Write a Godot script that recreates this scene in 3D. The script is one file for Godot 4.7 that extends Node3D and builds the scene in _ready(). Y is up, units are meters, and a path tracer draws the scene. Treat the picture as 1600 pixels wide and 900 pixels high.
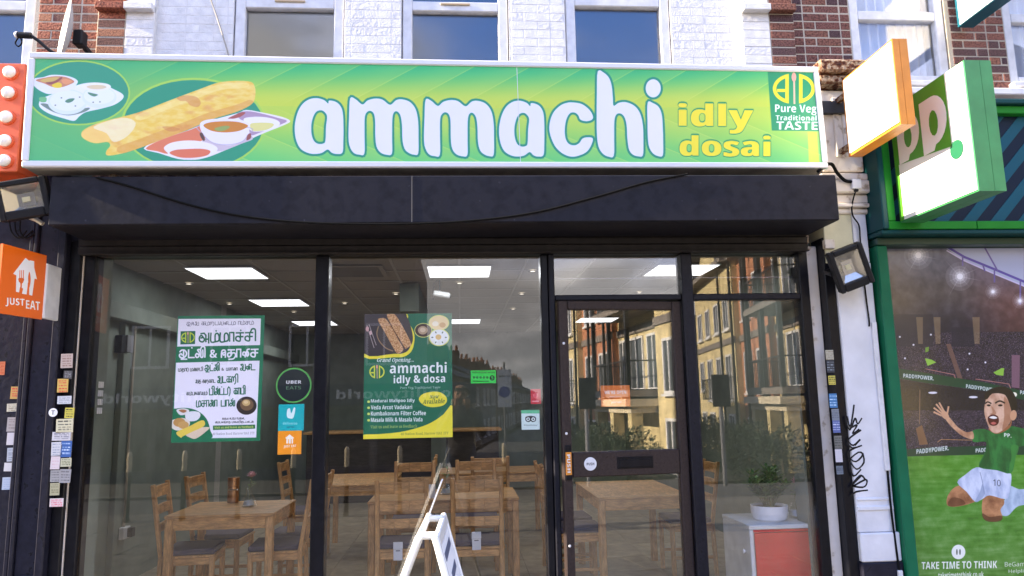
extends Node3D
# A restaurant shopfront on a London parade, seen from the pavement. The glass plane of the shop is z = 0,
# x runs right along the street, the street lies towards +z and the dining room towards -z.

const EYE := Vector3(0.0, 1.52, 4.3)
const FOCAL := 1150.0          # in pixels of the 1600 x 900 photograph
var cam_basis: Basis
var rng := RandomNumberGenerator.new()
var taken := {}
var MT := {}
var mesh_cache := {}
var tex := {}

func _ready() -> void:
	rng.seed = 4711
	cam_basis = Basis.from_euler(Vector3(deg_to_rad(8.6957), deg_to_rad(-4.13), deg_to_rad(-1.111)), EULER_ORDER_YXZ)
	view_and_light()
	make_textures()
	make_materials()
	ground_and_street()
	shop_building()
	right_neighbour()
	left_neighbour()
	interior_shell()
	shopfront()
	roller_shutter()
	main_sign()
	projecting_signs()
	floodlights()
	satellite_dish()
	posters()
	window_stickers()
	paper_stickers()
	furniture()
	cabinet_and_plant()
	ceiling_fittings()
	pavement_sign()
	cables()
	opposite_side()
	passers_by()

func view_and_light() -> void:
	var cam := Camera3D.new()
	cam.name = "camera"
	add_child(cam)
	cam.transform = Transform3D(cam_basis, EYE)
	cam.fov = rad_to_deg(2.0 * atan(450.0 / FOCAL))
	cam.near = 0.05
	cam.far = 900.0
	cam.current = true
	var we := WorldEnvironment.new()
	we.name = "world_environment"
	var e := Environment.new()
	e.background_mode = Environment.BG_SKY
	e.tonemap_mode = Environment.TONE_MAPPER_LINEAR
	e.tonemap_exposure = 3.95
	var sky := Sky.new()
	var sm := PanoramaSkyMaterial.new()
	sm.panorama = sky_picture()
	sm.energy_multiplier = 1.0
	sky.sky_material = sm
	e.sky = sky
	e.sdfgi_enabled = true
	e.ssao_enabled = true
	e.ssil_enabled = true
	we.environment = e
	add_child(we)
	var sun := DirectionalLight3D.new()
	sun.name = "sun"
	sun.light_color = Color(1.0, 0.93, 0.82)
	sun.light_energy = 1.6
	sun.light_angular_distance = 0.5
	sun.shadow_enabled = true
	add_child(sun)
	sun.look_at_from_position(Vector3(-9.15, 4.0, 0.42), Vector3.ZERO, Vector3.UP)

func sky_picture() -> ImageTexture:
	# clear deep blue with broken cloud; direction x = sin, z = -cos as in Godot's panorama
	var w := 1024
	var h := 512
	var im := Image.create(w, h, false, Image.FORMAT_RGBAF)
	var n := FastNoiseLite.new()
	n.seed = 23
	n.noise_type = FastNoiseLite.TYPE_SIMPLEX_SMOOTH
	n.frequency = 1.0
	n.fractal_octaves = 6
	n.fractal_gain = 0.55
	for y in h:
		var el := (0.5 - (y + 0.5) / h) * PI
		for x in w:
			var c := Color(0.07, 0.075, 0.08)
			if el > 0.0:
				var az := (x + 0.5) / w * TAU - 0.2
				var d := Vector3(sin(az) * cos(el), sin(el), cos(az) * cos(el))
				var t := sin(el)
				c = Color(0.80, 0.77, 0.74).lerp(Color(0.095, 0.245, 0.70), clampf(pow(t * 1.9, 0.62), 0.0, 1.0))
				var q := d / (t + 0.22)
				var f := n.get_noise_3d(q.x * 0.85, q.z * 0.85, 3.0) * 0.5 + 0.5
				var k := smoothstep(0.36, 0.60, f)
				var g := n.get_noise_3d(q.x * 0.85 + 0.06, q.z * 0.85 - 0.04, 3.0) * 0.5 + 0.5
				var lit := clampf(0.62 + (g - f) * 3.0 + (0.5 - k) * 0.5, 0.38, 1.0)
				c = c.lerp(Color(1.10, 1.01, 0.93) * lit + Color(0.06, 0.08, 0.12), k)
			im.set_pixel(x, y, Color(c.r, c.g, c.b, 1.0))
	return ImageTexture.create_from_image(im)

# ---------------------------------------------------------------- places from the photograph

func ray(x: float, y: float) -> Vector3:
	return cam_basis * Vector3((x - 800.0) / FOCAL, -(y - 450.0) / FOCAL, -1.0)

func at_z(x: float, y: float, z: float) -> Vector3:
	var d := ray(x, y)
	return EYE + d * ((z - EYE.z) / d.z)

func at_h(x: float, y: float, h: float) -> Vector3:
	var d := ray(x, y)
	return EYE + d * ((h - EYE.y) / d.y)

# ---------------------------------------------------------------- naming

func numbered(called: String) -> String:
	if not taken.has(called):
		taken[called] = 0
		return called
	taken[called] += 1
	return "%s_%03d" % [called, taken[called]]

func thing(called: String, label: String, category: String, pos := Vector3.ZERO, group := "", kind := "") -> Node3D:
	var o := Node3D.new()
	o.name = numbered(called)
	add_child(o)
	o.position = pos
	tag(o, label, category, group, kind)
	return o

func tag(o: Node, label: String, category: String, group := "", kind := "") -> void:
	if label:
		o.set_meta("label", label)
	if category:
		o.set_meta("category", category)
	if group:
		o.set_meta("group", group)
	if kind:
		o.set_meta("kind", kind)

func part(parent: Node, called: String, mesh: Mesh, m: Material, pos := Vector3.ZERO, rot := Vector3.ZERO) -> MeshInstance3D:
	var o := MeshInstance3D.new()
	o.name = called if parent != self else numbered(called)
	o.mesh = mesh
	o.material_override = m
	o.position = pos
	o.rotation = rot
	parent.add_child(o, true)
	return o

func single(called: String, label: String, category: String, mesh: Mesh, m: Material, pos := Vector3.ZERO, rot := Vector3.ZERO, group := "") -> MeshInstance3D:
	var o := part(self, called, mesh, m, pos, rot)
	tag(o, label, category, group)
	return o

func structure(called: String, mesh: Mesh, m: Material, pos := Vector3.ZERO, rot := Vector3.ZERO) -> MeshInstance3D:
	var o := part(self, called, mesh, m, pos, rot)
	o.set_meta("kind", "structure")
	return o

# ---------------------------------------------------------------- meshes

class Shape:
	var v := PackedVector3Array()
	var n := PackedVector3Array()
	var t := PackedVector2Array()
	func tri(a: Vector3, b: Vector3, c: Vector3, na: Vector3, nb: Vector3, nc: Vector3, ta := Vector2.ZERO, tb := Vector2.ZERO, tc := Vector2.ZERO) -> void:
		# stored clockwise as seen from the side the normals point to
		if (b - a).cross(c - a).dot(na + nb + nc) > 0.0:
			v.append(a); v.append(c); v.append(b)
			n.append(na); n.append(nc); n.append(nb)
			t.append(ta); t.append(tc); t.append(tb)
		else:
			v.append(a); v.append(b); v.append(c)
			n.append(na); n.append(nb); n.append(nc)
			t.append(ta); t.append(tb); t.append(tc)
	func quad(a: Vector3, b: Vector3, c: Vector3, d: Vector3, nn: Vector3, uv := Rect2(0, 0, 1, 1)) -> void:
		# a top left, b top right, c bottom right, d bottom left
		var u0 := uv.position
		var u1 := uv.position + Vector2(uv.size.x, 0)
		var u2 := uv.position + uv.size
		var u3 := uv.position + Vector2(0, uv.size.y)
		tri(a, b, c, nn, nn, nn, u0, u1, u2)
		tri(a, c, d, nn, nn, nn, u0, u2, u3)
	func box(c: Vector3, s: Vector3, ch := 0.0, bs := Basis()) -> void:
		var hx := s * 0.5
		ch = minf(ch, minf(hx.x, minf(hx.y, hx.z)) * 0.45)
		var longest := 0
		if s.y > s[longest]: longest = 1
		if s.z > s[longest]: longest = 2
		for ax in 3:
			var a1 := (ax + 1) % 3
			var a2 := (ax + 2) % 3
			if a2 == longest:
				var keep := a1
				a1 = a2
				a2 = keep
			for sg in [-1.0, 1.0]:
				var nn := Vector3.ZERO
				nn[ax] = sg
				var q := []
				var tx := []
				for k in [[-1.0, -1.0], [1.0, -1.0], [1.0, 1.0], [-1.0, 1.0]]:
					var p := Vector3.ZERO
					p[ax] = sg * hx[ax]
					p[a1] = k[0] * (hx[a1] - ch)
					p[a2] = k[1] * (hx[a2] - ch)
					q.append(c + bs * p)
					tx.append(Vector2(p[a1] + c[a1], p[a2] + c[a2] + 0.37 * ax))
				var gn := bs * nn
				tri(q[0], q[1], q[2], gn, gn, gn, tx[0], tx[1], tx[2])
				tri(q[0], q[2], q[3], gn, gn, gn, tx[0], tx[2], tx[3])
		if ch <= 0.0:
			return
		for ax in 3:
			var a1 := (ax + 1) % 3
			var a2 := (ax + 2) % 3
			for s1 in [-1.0, 1.0]:
				for s2 in [-1.0, 1.0]:
					var nn := Vector3.ZERO
					nn[a1] = s1
					nn[a2] = s2
					nn = bs * nn.normalized()
					var q := []
					for e in [-1.0, 1.0]:
						var p := Vector3.ZERO
						p[ax] = e * (hx[ax] - ch)
						p[a1] = s1 * hx[a1]
						p[a2] = s2 * (hx[a2] - ch)
						var r := Vector3.ZERO
						r[ax] = e * (hx[ax] - ch)
						r[a1] = s1 * (hx[a1] - ch)
						r[a2] = s2 * hx[a2]
						q.append(c + bs * p)
						q.append(c + bs * r)
					tri(q[0], q[1], q[3], nn, nn, nn)
					tri(q[0], q[3], q[2], nn, nn, nn)
		for sx in [-1.0, 1.0]:
			for sy in [-1.0, 1.0]:
				for sz in [-1.0, 1.0]:
					var nn := bs * Vector3(sx, sy, sz).normalized()
					tri(c + bs * Vector3(sx * hx.x, sy * (hx.y - ch), sz * (hx.z - ch)), c + bs * Vector3(sx * (hx.x - ch), sy * hx.y, sz * (hx.z - ch)), c + bs * Vector3(sx * (hx.x - ch), sy * (hx.y - ch), sz * hx.z), nn, nn, nn)
	func bar(a: Vector3, b: Vector3, w: float, d: float, ch := 0.0, up := Vector3.UP) -> void:
		# a square bar from a to b, w across and d deep
		var y := (b - a).normalized()
		var x := y.cross(up)
		if x.length() < 0.01:
			x = y.cross(Vector3.BACK)
		x = x.normalized()
		var z := x.cross(y)
		box((a + b) * 0.5, Vector3(w, a.distance_to(b), d), ch, Basis(x, y, z))
	func tube(path: PackedVector3Array, r0: float, r1 := -1.0, seg := 8, capped := true) -> void:
		if r1 < 0.0: r1 = r0
		var rings := []
		var side := Vector3.ZERO
		for i in path.size():
			var d := (path[mini(i + 1, path.size() - 1)] - path[maxi(i - 1, 0)]).normalized()
			if side == Vector3.ZERO:
				side = d.cross(Vector3.UP if absf(d.y) < 0.9 else Vector3.RIGHT).normalized()
			else:
				side = (side - d * side.dot(d)).normalized()
			var other := d.cross(side)
			var r := lerpf(r0, r1, float(i) / maxi(1, path.size() - 1))
			var ring := []
			for k in seg:
				var a := TAU * k / seg
				var nn := side * cos(a) + other * sin(a)
				ring.append([path[i] + nn * r, nn])
			rings.append(ring)
		for i in rings.size() - 1:
			for k in seg:
				var a: Array = rings[i][k]
				var b: Array = rings[i][(k + 1) % seg]
				var c: Array = rings[i + 1][(k + 1) % seg]
				var e: Array = rings[i + 1][k]
				tri(a[0], b[0], c[0], a[1], b[1], c[1])
				tri(a[0], c[0], e[0], a[1], c[1], e[1])
		if capped:
			for end in [0, rings.size() - 1]:
				var d: Vector3 = (path[1] - path[0]).normalized() * -1.0 if end == 0 else (path[path.size() - 1] - path[path.size() - 2]).normalized()
				for k in seg:
					tri(path[end], rings[end][k][0], rings[end][(k + 1) % seg][0], d, d, d)
	func lathe(profile: PackedVector2Array, seg := 20, at := Vector3.ZERO, bs := Basis()) -> void:
		for i in profile.size() - 1:
			var p := profile[i]
			var q := profile[i + 1]
			var e := q - p
			var flat := Vector2(e.y, -e.x).normalized()
			for k in seg:
				var a0 := TAU * k / seg
				var a1 := TAU * (k + 1) / seg
				var c0 := Vector3(cos(a0), 0, sin(a0))
				var c1 := Vector3(cos(a1), 0, sin(a1))
				var up := Vector3.UP
				var n0 := bs * (c0 * flat.x + up * flat.y)
				var n1 := bs * (c1 * flat.x + up * flat.y)
				var a := at + bs * (c0 * p.x + up * p.y)
				var b := at + bs * (c1 * p.x + up * p.y)
				var c := at + bs * (c1 * q.x + up * q.y)
				var d := at + bs * (c0 * q.x + up * q.y)
				if p.x > 0.0: tri(a, b, c, n0, n1, n1)
				if q.x > 0.0: tri(a, c, d, n0, n1, n0)
	func slab(poly: PackedVector2Array, z0: float, z1: float, bs := Basis(), at := Vector3.ZERO) -> void:
		# a flat outline in x, y given thickness from z0 (back) to z1 (front)
		var idx := Geometry2D.triangulate_polygon(poly)
		var f := bs * Vector3(0, 0, 1)
		for i in range(0, idx.size(), 3):
			var q := []
			for k in 3:
				q.append(poly[idx[i + k]])
			for e in [[z1, f], [z0, -f]]:
				tri(at + bs * Vector3(q[0].x, q[0].y, e[0]), at + bs * Vector3(q[1].x, q[1].y, e[0]), at + bs * Vector3(q[2].x, q[2].y, e[0]), e[1], e[1], e[1], q[0], q[1], q[2])
		var cw := Geometry2D.is_polygon_clockwise(poly)
		for i in poly.size():
			var a := poly[i]
			var b := poly[(i + 1) % poly.size()]
			var e2 := (b - a).normalized()
			var nn := bs * (Vector3(-e2.y, e2.x, 0) if cw else Vector3(e2.y, -e2.x, 0))
			quad(at + bs * Vector3(a.x, a.y, z1), at + bs * Vector3(b.x, b.y, z1), at + bs * Vector3(b.x, b.y, z0), at + bs * Vector3(a.x, a.y, z0), nn)
	func mesh() -> ArrayMesh:
		var arr := []
		arr.resize(Mesh.ARRAY_MAX)
		arr[Mesh.ARRAY_VERTEX] = v
		arr[Mesh.ARRAY_NORMAL] = n
		arr[Mesh.ARRAY_TEX_UV] = t
		var m := ArrayMesh.new()
		m.add_surface_from_arrays(Mesh.PRIMITIVE_TRIANGLES, arr)
		return m

func bx(sx: float, sy: float, sz: float, ch := 0.003) -> ArrayMesh:
	var key := "%.4f|%.4f|%.4f|%.4f" % [sx, sy, sz, ch]
	if not mesh_cache.has(key):
		var s := Shape.new()
		s.box(Vector3.ZERO, Vector3(sx, sy, sz), ch)
		mesh_cache[key] = s.mesh()
	return mesh_cache[key]

# a box between two corners
func span(parent: Node, called: String, m: Material, x0: float, x1: float, y0: float, y1: float, z0: float, z1: float, ch := 0.003) -> MeshInstance3D:
	return part(parent, called, bx(absf(x1 - x0), absf(y1 - y0), absf(z1 - z0), ch), m, Vector3((x0 + x1) * 0.5, (y0 + y1) * 0.5, (z0 + z1) * 0.5))

func pipe(points: Array, r: float, seg := 8, smooth := true) -> ArrayMesh:
	var path := PackedVector3Array()
	if smooth and points.size() > 2:
		var c := Curve3D.new()
		for i in points.size():
			var a: Vector3 = points[maxi(i - 1, 0)]
			var b: Vector3 = points[mini(i + 1, points.size() - 1)]
			var tn := (b - a) / 6.0
			c.add_point(points[i], -tn, tn)
		c.bake_interval = maxf(0.015, c.get_baked_length() / 60.0)
		path = c.get_baked_points()
	else:
		path = PackedVector3Array(points)
	var s := Shape.new()
	s.tube(path, r, r, seg)
	return s.mesh()

func lathed(profile: Array, seg := 20) -> ArrayMesh:
	var s := Shape.new()
	s.lathe(PackedVector2Array(profile), seg)
	return s.mesh()

# ---------------------------------------------------------------- flat print

class Ink:
	# a sheet of print; shapes are given in photograph pixels and carried onto the sheet's own plane
	var w: int
	var h: int
	var px := PackedFloat32Array()
	var to_sheet: Callable
	func _init(width: int, height: int, base: Color) -> void:
		w = width
		h = height
		px.resize(w * h * 3)
		for i in w * h:
			px[i * 3] = base.r
			px[i * 3 + 1] = base.g
			px[i * 3 + 2] = base.b
	func paint(fn: Callable) -> void:
		for y in h:
			for x in w:
				var c: Color = fn.call(x, y)
				var i := (y * w + x) * 3
				px[i] = c.r
				px[i + 1] = c.g
				px[i + 2] = c.b
	func shape(polys: Array, col: Color, alpha := 1.0, fn = null, mapped := true) -> void:
		var edges := []
		var lo := Vector2(1e9, 1e9)
		var hi := Vector2(-1e9, -1e9)
		for poly in polys:
			var pts := PackedVector2Array()
			for p in poly:
				var q: Vector2 = to_sheet.call(p) if mapped else p
				pts.append(q)
				lo = lo.min(q)
				hi = hi.max(q)
			for i in pts.size():
				var a := pts[i]
				var b := pts[(i + 1) % pts.size()]
				if a.y != b.y:
					edges.append([minf(a.y, b.y), maxf(a.y, b.y), a, b])
		var x0 := clampi(floori(lo.x), 0, w)
		var x1 := clampi(ceili(hi.x) + 1, 0, w)
		var y0 := clampi(floori(lo.y), 0, h)
		var y1 := clampi(ceili(hi.y) + 1, 0, h)
		if x1 <= x0 or y1 <= y0:
			return
		var cov := PackedFloat32Array()
		cov.resize(x1 - x0)
		for y in range(y0, y1):
			cov.fill(0.0)
			var live := []
			for e in edges:
				if e[1] > y and e[0] < y + 1:
					live.append(e)
			if live.is_empty():
				continue
			for sub in 4:
				var sy := y + (sub + 0.5) * 0.25
				var xs := []
				for e in live:
					if e[0] <= sy and e[1] > sy:
						xs.append(e[2].x + (sy - e[2].y) / (e[3].y - e[2].y) * (e[3].x - e[2].x))
				xs.sort()
				for k in range(0, xs.size() - 1, 2):
					var a: float = clampf(xs[k], x0, x1) - x0
					var b: float = clampf(xs[k + 1], x0, x1) - x0
					if b <= a:
						continue
					var ia := int(a)
					var ib := mini(int(b), x1 - x0 - 1)
					if ia == ib:
						cov[ia] += (b - a) * 0.25
					else:
						cov[ia] += (ia + 1 - a) * 0.25
						for i in range(ia + 1, ib):
							cov[i] += 0.25
						cov[ib] += (b - ib) * 0.25
			for i in x1 - x0:
				var k := minf(cov[i], 1.0) * alpha
				if k > 0.002:
					var c: Color = fn.call(x0 + i, y) if fn != null else col
					var o := (y * w + x0 + i) * 3
					px[o] += (c.r - px[o]) * k
					px[o + 1] += (c.g - px[o + 1]) * k
					px[o + 2] += (c.b - px[o + 2]) * k
	func stroke(line: PackedVector2Array, width: float, col: Color, alpha := 1.0, closed := false) -> void:
		# in photograph pixels; each leg is a small quad with a round joint
		var n := line.size()
		for i in (n if closed else n - 1):
			var a := line[i]
			var b := line[(i + 1) % n]
			var d := (b - a).normalized()
			var s := Vector2(-d.y, d.x) * width * 0.5
			var e := d * width * 0.3
			shape([PackedVector2Array([a + s - e, b + s + e, b - s + e, a - s - e])], col, alpha)
	func texture() -> ImageTexture:
		var by := PackedByteArray()
		by.resize(w * h * 3)
		for i in w * h * 3:
			by[i] = int(clampf(px[i], 0.0, 1.0) * 255.0 + 0.5)
		return ImageTexture.create_from_image(Image.create_from_data(w, h, false, Image.FORMAT_RGB8, by))

func rgb(r: int, g: int, b: int) -> Color:
	return Color(r / 255.0, g / 255.0, b / 255.0)

# a flat list of numbers read off an enlarged view of the photograph: offset and enlargement
func pts(a: Array, ox := 0.0, oy := 0.0, s := 1.0) -> PackedVector2Array:
	var p := PackedVector2Array()
	for i in range(0, a.size(), 2):
		p.append(Vector2(a[i] / s + ox, a[i + 1] / s + oy))
	return p

func round_off(p: PackedVector2Array, closed := true, steps := 5) -> PackedVector2Array:
	var out := PackedVector2Array()
	var n := p.size()
	for i in (n if closed else n - 1):
		var a := p[(i - 1 + n) % n] if closed or i > 0 else p[i]
		var b := p[i]
		var c := p[(i + 1) % n]
		var d := p[(i + 2) % n] if closed or i + 2 < n else c
		for k in steps:
			out.append(b.cubic_interpolate(c, a, d, float(k) / steps))
	if not closed:
		out.append(p[n - 1])
	return out

func oval(cx: float, cy: float, rx: float, ry: float, tilt := 0.0, n := 40) -> PackedVector2Array:
	var p := PackedVector2Array()
	for i in n:
		p.append(Vector2(cx, cy) + Vector2(cos(TAU * i / n) * rx, sin(TAU * i / n) * ry).rotated(tilt))
	return p

var fonts := {}
func font(bold: bool, serif := false) -> SystemFont:
	var key := str(bold) + str(serif)
	if not fonts.has(key):
		var f := SystemFont.new()
		f.font_names = PackedStringArray(["Droid Serif" if serif else "Droid Sans"])
		f.font_weight = 700 if bold else 400
		fonts[key] = f
	return fonts[key]

var glyph_cache := {}
# the outlines of a line of text as triangles: [triangles, width, height of a capital]
func letters(words: String, bold: bool, serif := false) -> Array:
	var key := words + str(bold) + str(serif)
	if not glyph_cache.has(key):
		var tm := TextMesh.new()
		tm.text = words
		tm.font = font(bold, serif)
		tm.font_size = 64
		tm.pixel_size = 0.01
		tm.depth = 0.0
		tm.curve_step = 1.0
		tm.horizontal_alignment = HORIZONTAL_ALIGNMENT_LEFT
		tm.vertical_alignment = VERTICAL_ALIGNMENT_BOTTOM
		var arr := tm.get_mesh_arrays()
		var vs: PackedVector3Array = arr[Mesh.ARRAY_VERTEX]
		var ns: PackedVector3Array = arr[Mesh.ARRAY_NORMAL]
		var ix = arr[Mesh.ARRAY_INDEX]
		var idx: PackedInt32Array = ix if ix != null and ix.size() > 0 else PackedInt32Array(range(vs.size()))
		var tris := []
		var lo := Vector2(1e9, 1e9)
		var hi := Vector2(-1e9, -1e9)
		for i in range(0, idx.size() - 2, 3):
			if ns[idx[i]].z < 0.5:
				continue
			var p := PackedVector2Array()
			for k in 3:
				var q := Vector2(vs[idx[i + k]].x, vs[idx[i + k]].y)
				p.append(q)
				lo = lo.min(q)
				hi = hi.max(q)
			tris.append(p)
		glyph_cache[key] = [tris, lo, hi]
	return glyph_cache[key]

# text between two points of the photograph: the ink's left end (x0, y0) and right end (x1, y1) at the bottom of the ink, tall pixels from bottom to top of the ink
func write(ink: Ink, words: String, x0: float, y0: float, x1: float, y1: float, tall: float, col: Color, bold := true, serif := false, slant := 0.0, alpha := 1.0) -> void:
	var g := letters(words, bold, serif)
	var lo: Vector2 = g[1]
	var hi: Vector2 = g[2]
	var size := hi - lo
	var a := Vector2(x0, y0)
	var along := Vector2(x1, y1) - a
	var polys := []
	for tr in g[0]:
		var p := PackedVector2Array()
		for q in tr:
			var u: float = (q.x - lo.x) / size.x
			var k: float = (q.y - lo.y) / size.y
			p.append(a + along * u + Vector2(slant * k * tall, -k * tall))
		polys.append(p)
	ink.shape(polys, col, alpha)

# a sheet that hangs in the plane through `origin` (its top left corner) with axes `right` and `down` (full length)
func sheet(width_px: int, base: Color, origin: Vector3, right: Vector3, down: Vector3) -> Ink:
	var ink := Ink.new(width_px, int(round(width_px * down.length() / right.length())), base)
	var nn := right.cross(down)
	ink.to_sheet = func(p: Vector2) -> Vector2:
		var d := ray(p.x, p.y)
		var q := EYE + d * ((origin - EYE).dot(nn) / d.dot(nn)) - origin
		return Vector2(q.dot(right) / right.length_squared() * ink.w, q.dot(down) / down.length_squared() * ink.h)
	return ink

func print_material(ink: Ink, rough := 0.5) -> StandardMaterial3D:
	var m := StandardMaterial3D.new()
	m.albedo_texture = ink.texture()
	m.roughness = rough
	return m

# a thin board whose front carries the print
func board_mesh(right: Vector3, down: Vector3, thick: float) -> ArrayMesh:
	var s := Shape.new()
	var f := down.cross(right).normalized()
	s.quad(Vector3.ZERO, right, right + down, down, f)
	var b := -f * thick
	var e := Rect2(0.001, 0.001, 0.001, 0.001)
	s.quad(b, right + b, right + down + b, down + b, -f, e)
	s.quad(Vector3.ZERO, right, right + b, b, -down.normalized(), e)
	s.quad(down, down + right, down + right + b, down + b, down.normalized(), e)
	s.quad(Vector3.ZERO, down, down + b, b, -right.normalized(), e)
	s.quad(right, right + down, right + down + b, right + b, right.normalized(), e)
	return s.mesh()

# ---------------------------------------------------------------- materials

func noise_tex(sd: int, freq: float, lo: float, hi: float, octaves := 5, size := 512, kind := FastNoiseLite.TYPE_SIMPLEX_SMOOTH) -> NoiseTexture2D:
	var n := FastNoiseLite.new()
	n.seed = sd
	n.noise_type = kind
	n.frequency = freq
	n.fractal_octaves = octaves
	var t := NoiseTexture2D.new()
	t.width = size
	t.height = size
	t.seamless = true
	t.noise = n
	var g := Gradient.new()
	g.set_color(0, Color(lo, lo, lo))
	g.set_color(1, Color(hi, hi, hi))
	t.color_ramp = g
	return t

func ramp_tex(sd: int, freq: float, stops: Array, octaves := 5, size := 512) -> NoiseTexture2D:
	var t := noise_tex(sd, freq, 0, 1, octaves, size)
	var g := Gradient.new()
	g.offsets = PackedFloat32Array(stops.map(func(s): return s[0]))
	g.colors = PackedColorArray(stops.map(func(s): return s[1]))
	t.color_ramp = g
	return t

func make_textures() -> void:
	tex.mottle = noise_tex(5, 0.012, 0.74, 1.0)
	tex.soft = noise_tex(6, 0.008, 0.88, 1.0, 4)
	tex.fine = noise_tex(7, 0.09, 0.72, 1.0, 3)
	tex.rough = noise_tex(8, 0.05, 0.0, 1.0, 4)
	tex.bump = noise_tex(9, 0.035, 0.0, 1.0, 5)
	# black paint, chipped and dusty in places
	tex.chipped = ramp_tex(14, 0.03, [[0.0, Color(0.80, 0.80, 0.82)], [0.62, Color(0.95, 0.95, 1.0)], [0.76, Color(1, 1, 1)], [0.79, Color(0.62, 0.62, 0.62)], [1.0, Color(1, 1, 1)]], 6)
	tex.flaking = ramp_tex(21, 0.022, [[0.0, Color(0.52, 0.46, 0.40)], [0.22, Color(0.82, 0.78, 0.72)], [0.32, Color(0.98, 0.97, 0.95)], [1.0, Color(1, 1, 1)]], 6)
	tex.rusty = ramp_tex(22, 0.018, [[0.0, Color(0.20, 0.08, 0.03)], [0.35, Color(0.42, 0.20, 0.08)], [0.5, Color(0.74, 0.66, 0.56)], [0.62, Color(0.86, 0.82, 0.76)], [1.0, Color(0.35, 0.3, 0.26)]], 6)
	tex.scuffed = ramp_tex(41, 0.02, [[0.0, Color(0.30, 0.30, 0.31)], [0.55, Color(0.41, 0.41, 0.42)], [0.88, Color(0.40, 0.40, 0.40)], [0.93, Color(0.55, 0.55, 0.55)], [1.0, Color(0.8, 0.8, 0.8)]], 6)
	# wood grain along u
	var im := Image.create(512, 256, false, Image.FORMAT_RGB8)
	var n := FastNoiseLite.new()
	n.seed = 3
	n.fractal_octaves = 4
	n.frequency = 1.0
	for y in 256:
		for x in 512:
			var a := n.get_noise_3d(cos(x / 512.0 * TAU) * 0.6, sin(x / 512.0 * TAU) * 0.6, y * 0.09)
			var b := n.get_noise_3d(cos(x / 512.0 * TAU) * 2.0, sin(x / 512.0 * TAU) * 2.0, y * 0.45 + 40.0)
			var c := n.get_noise_3d(cos(x / 512.0 * TAU) * 0.4, sin(x / 512.0 * TAU) * 0.4, y * 0.02 + 90.0)
			var k := clampf(0.86 + a * 0.16 + b * 0.14 + c * 0.12, 0.4, 1.0)
			im.set_pixel(x, y, Color(k, k * (0.93 + 0.07 * k), k * (0.84 + 0.16 * k)))
	tex.wood = ImageTexture.create_from_image(im)
	# brick faces: burnt patches and grit
	tex.brick = ramp_tex(31, 0.045, [[0.0, Color(0.42, 0.36, 0.36)], [0.35, Color(0.78, 0.72, 0.70)], [0.6, Color(1, 1, 1)], [1.0, Color(1.0, 0.92, 0.82)]], 6)

func mat(called: String, c: Color, rough := 0.6, opts := {}) -> StandardMaterial3D:
	var m := StandardMaterial3D.new()
	m.resource_name = called
	m.albedo_color = c.linear_to_srgb()
	m.roughness = rough
	if opts.has("tex"):
		m.albedo_texture = tex[opts.tex]
		if not opts.get("uv", false):
			m.uv1_triplanar = true
			m.uv1_world_triplanar = opts.get("world", true)
		var k: float = opts.get("scale", 1.0)
		m.uv1_scale = Vector3(k, k, k)
	if opts.has("bump"):
		m.heightmap_enabled = true
		m.heightmap_texture = tex[opts.get("bump_tex", "bump")]
		m.heightmap_scale = opts.bump
		if not opts.has("tex"):
			m.uv1_triplanar = true
			m.uv1_world_triplanar = opts.get("world", true)
			var k: float = opts.get("scale", 1.0)
			m.uv1_scale = Vector3(k, k, k)
	if opts.has("metal"):
		m.metallic = opts.metal
	if opts.has("spec"):
		m.metallic_specular = opts.spec
	if opts.has("coat"):
		m.clearcoat_enabled = true
		m.clearcoat = opts.coat
		m.clearcoat_roughness = 0.15
	if opts.has("emit"):
		m.emission_enabled = true
		m.emission = opts.emit
		m.emission_energy_multiplier = opts.get("power", 1.0)
	if opts.has("back"):
		m.backlight_enabled = true
		m.backlight = opts.back
	MT[called] = m
	return m

func L(r: float, g: float, b: float) -> Color:
	return Color(r, g, b)

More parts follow.
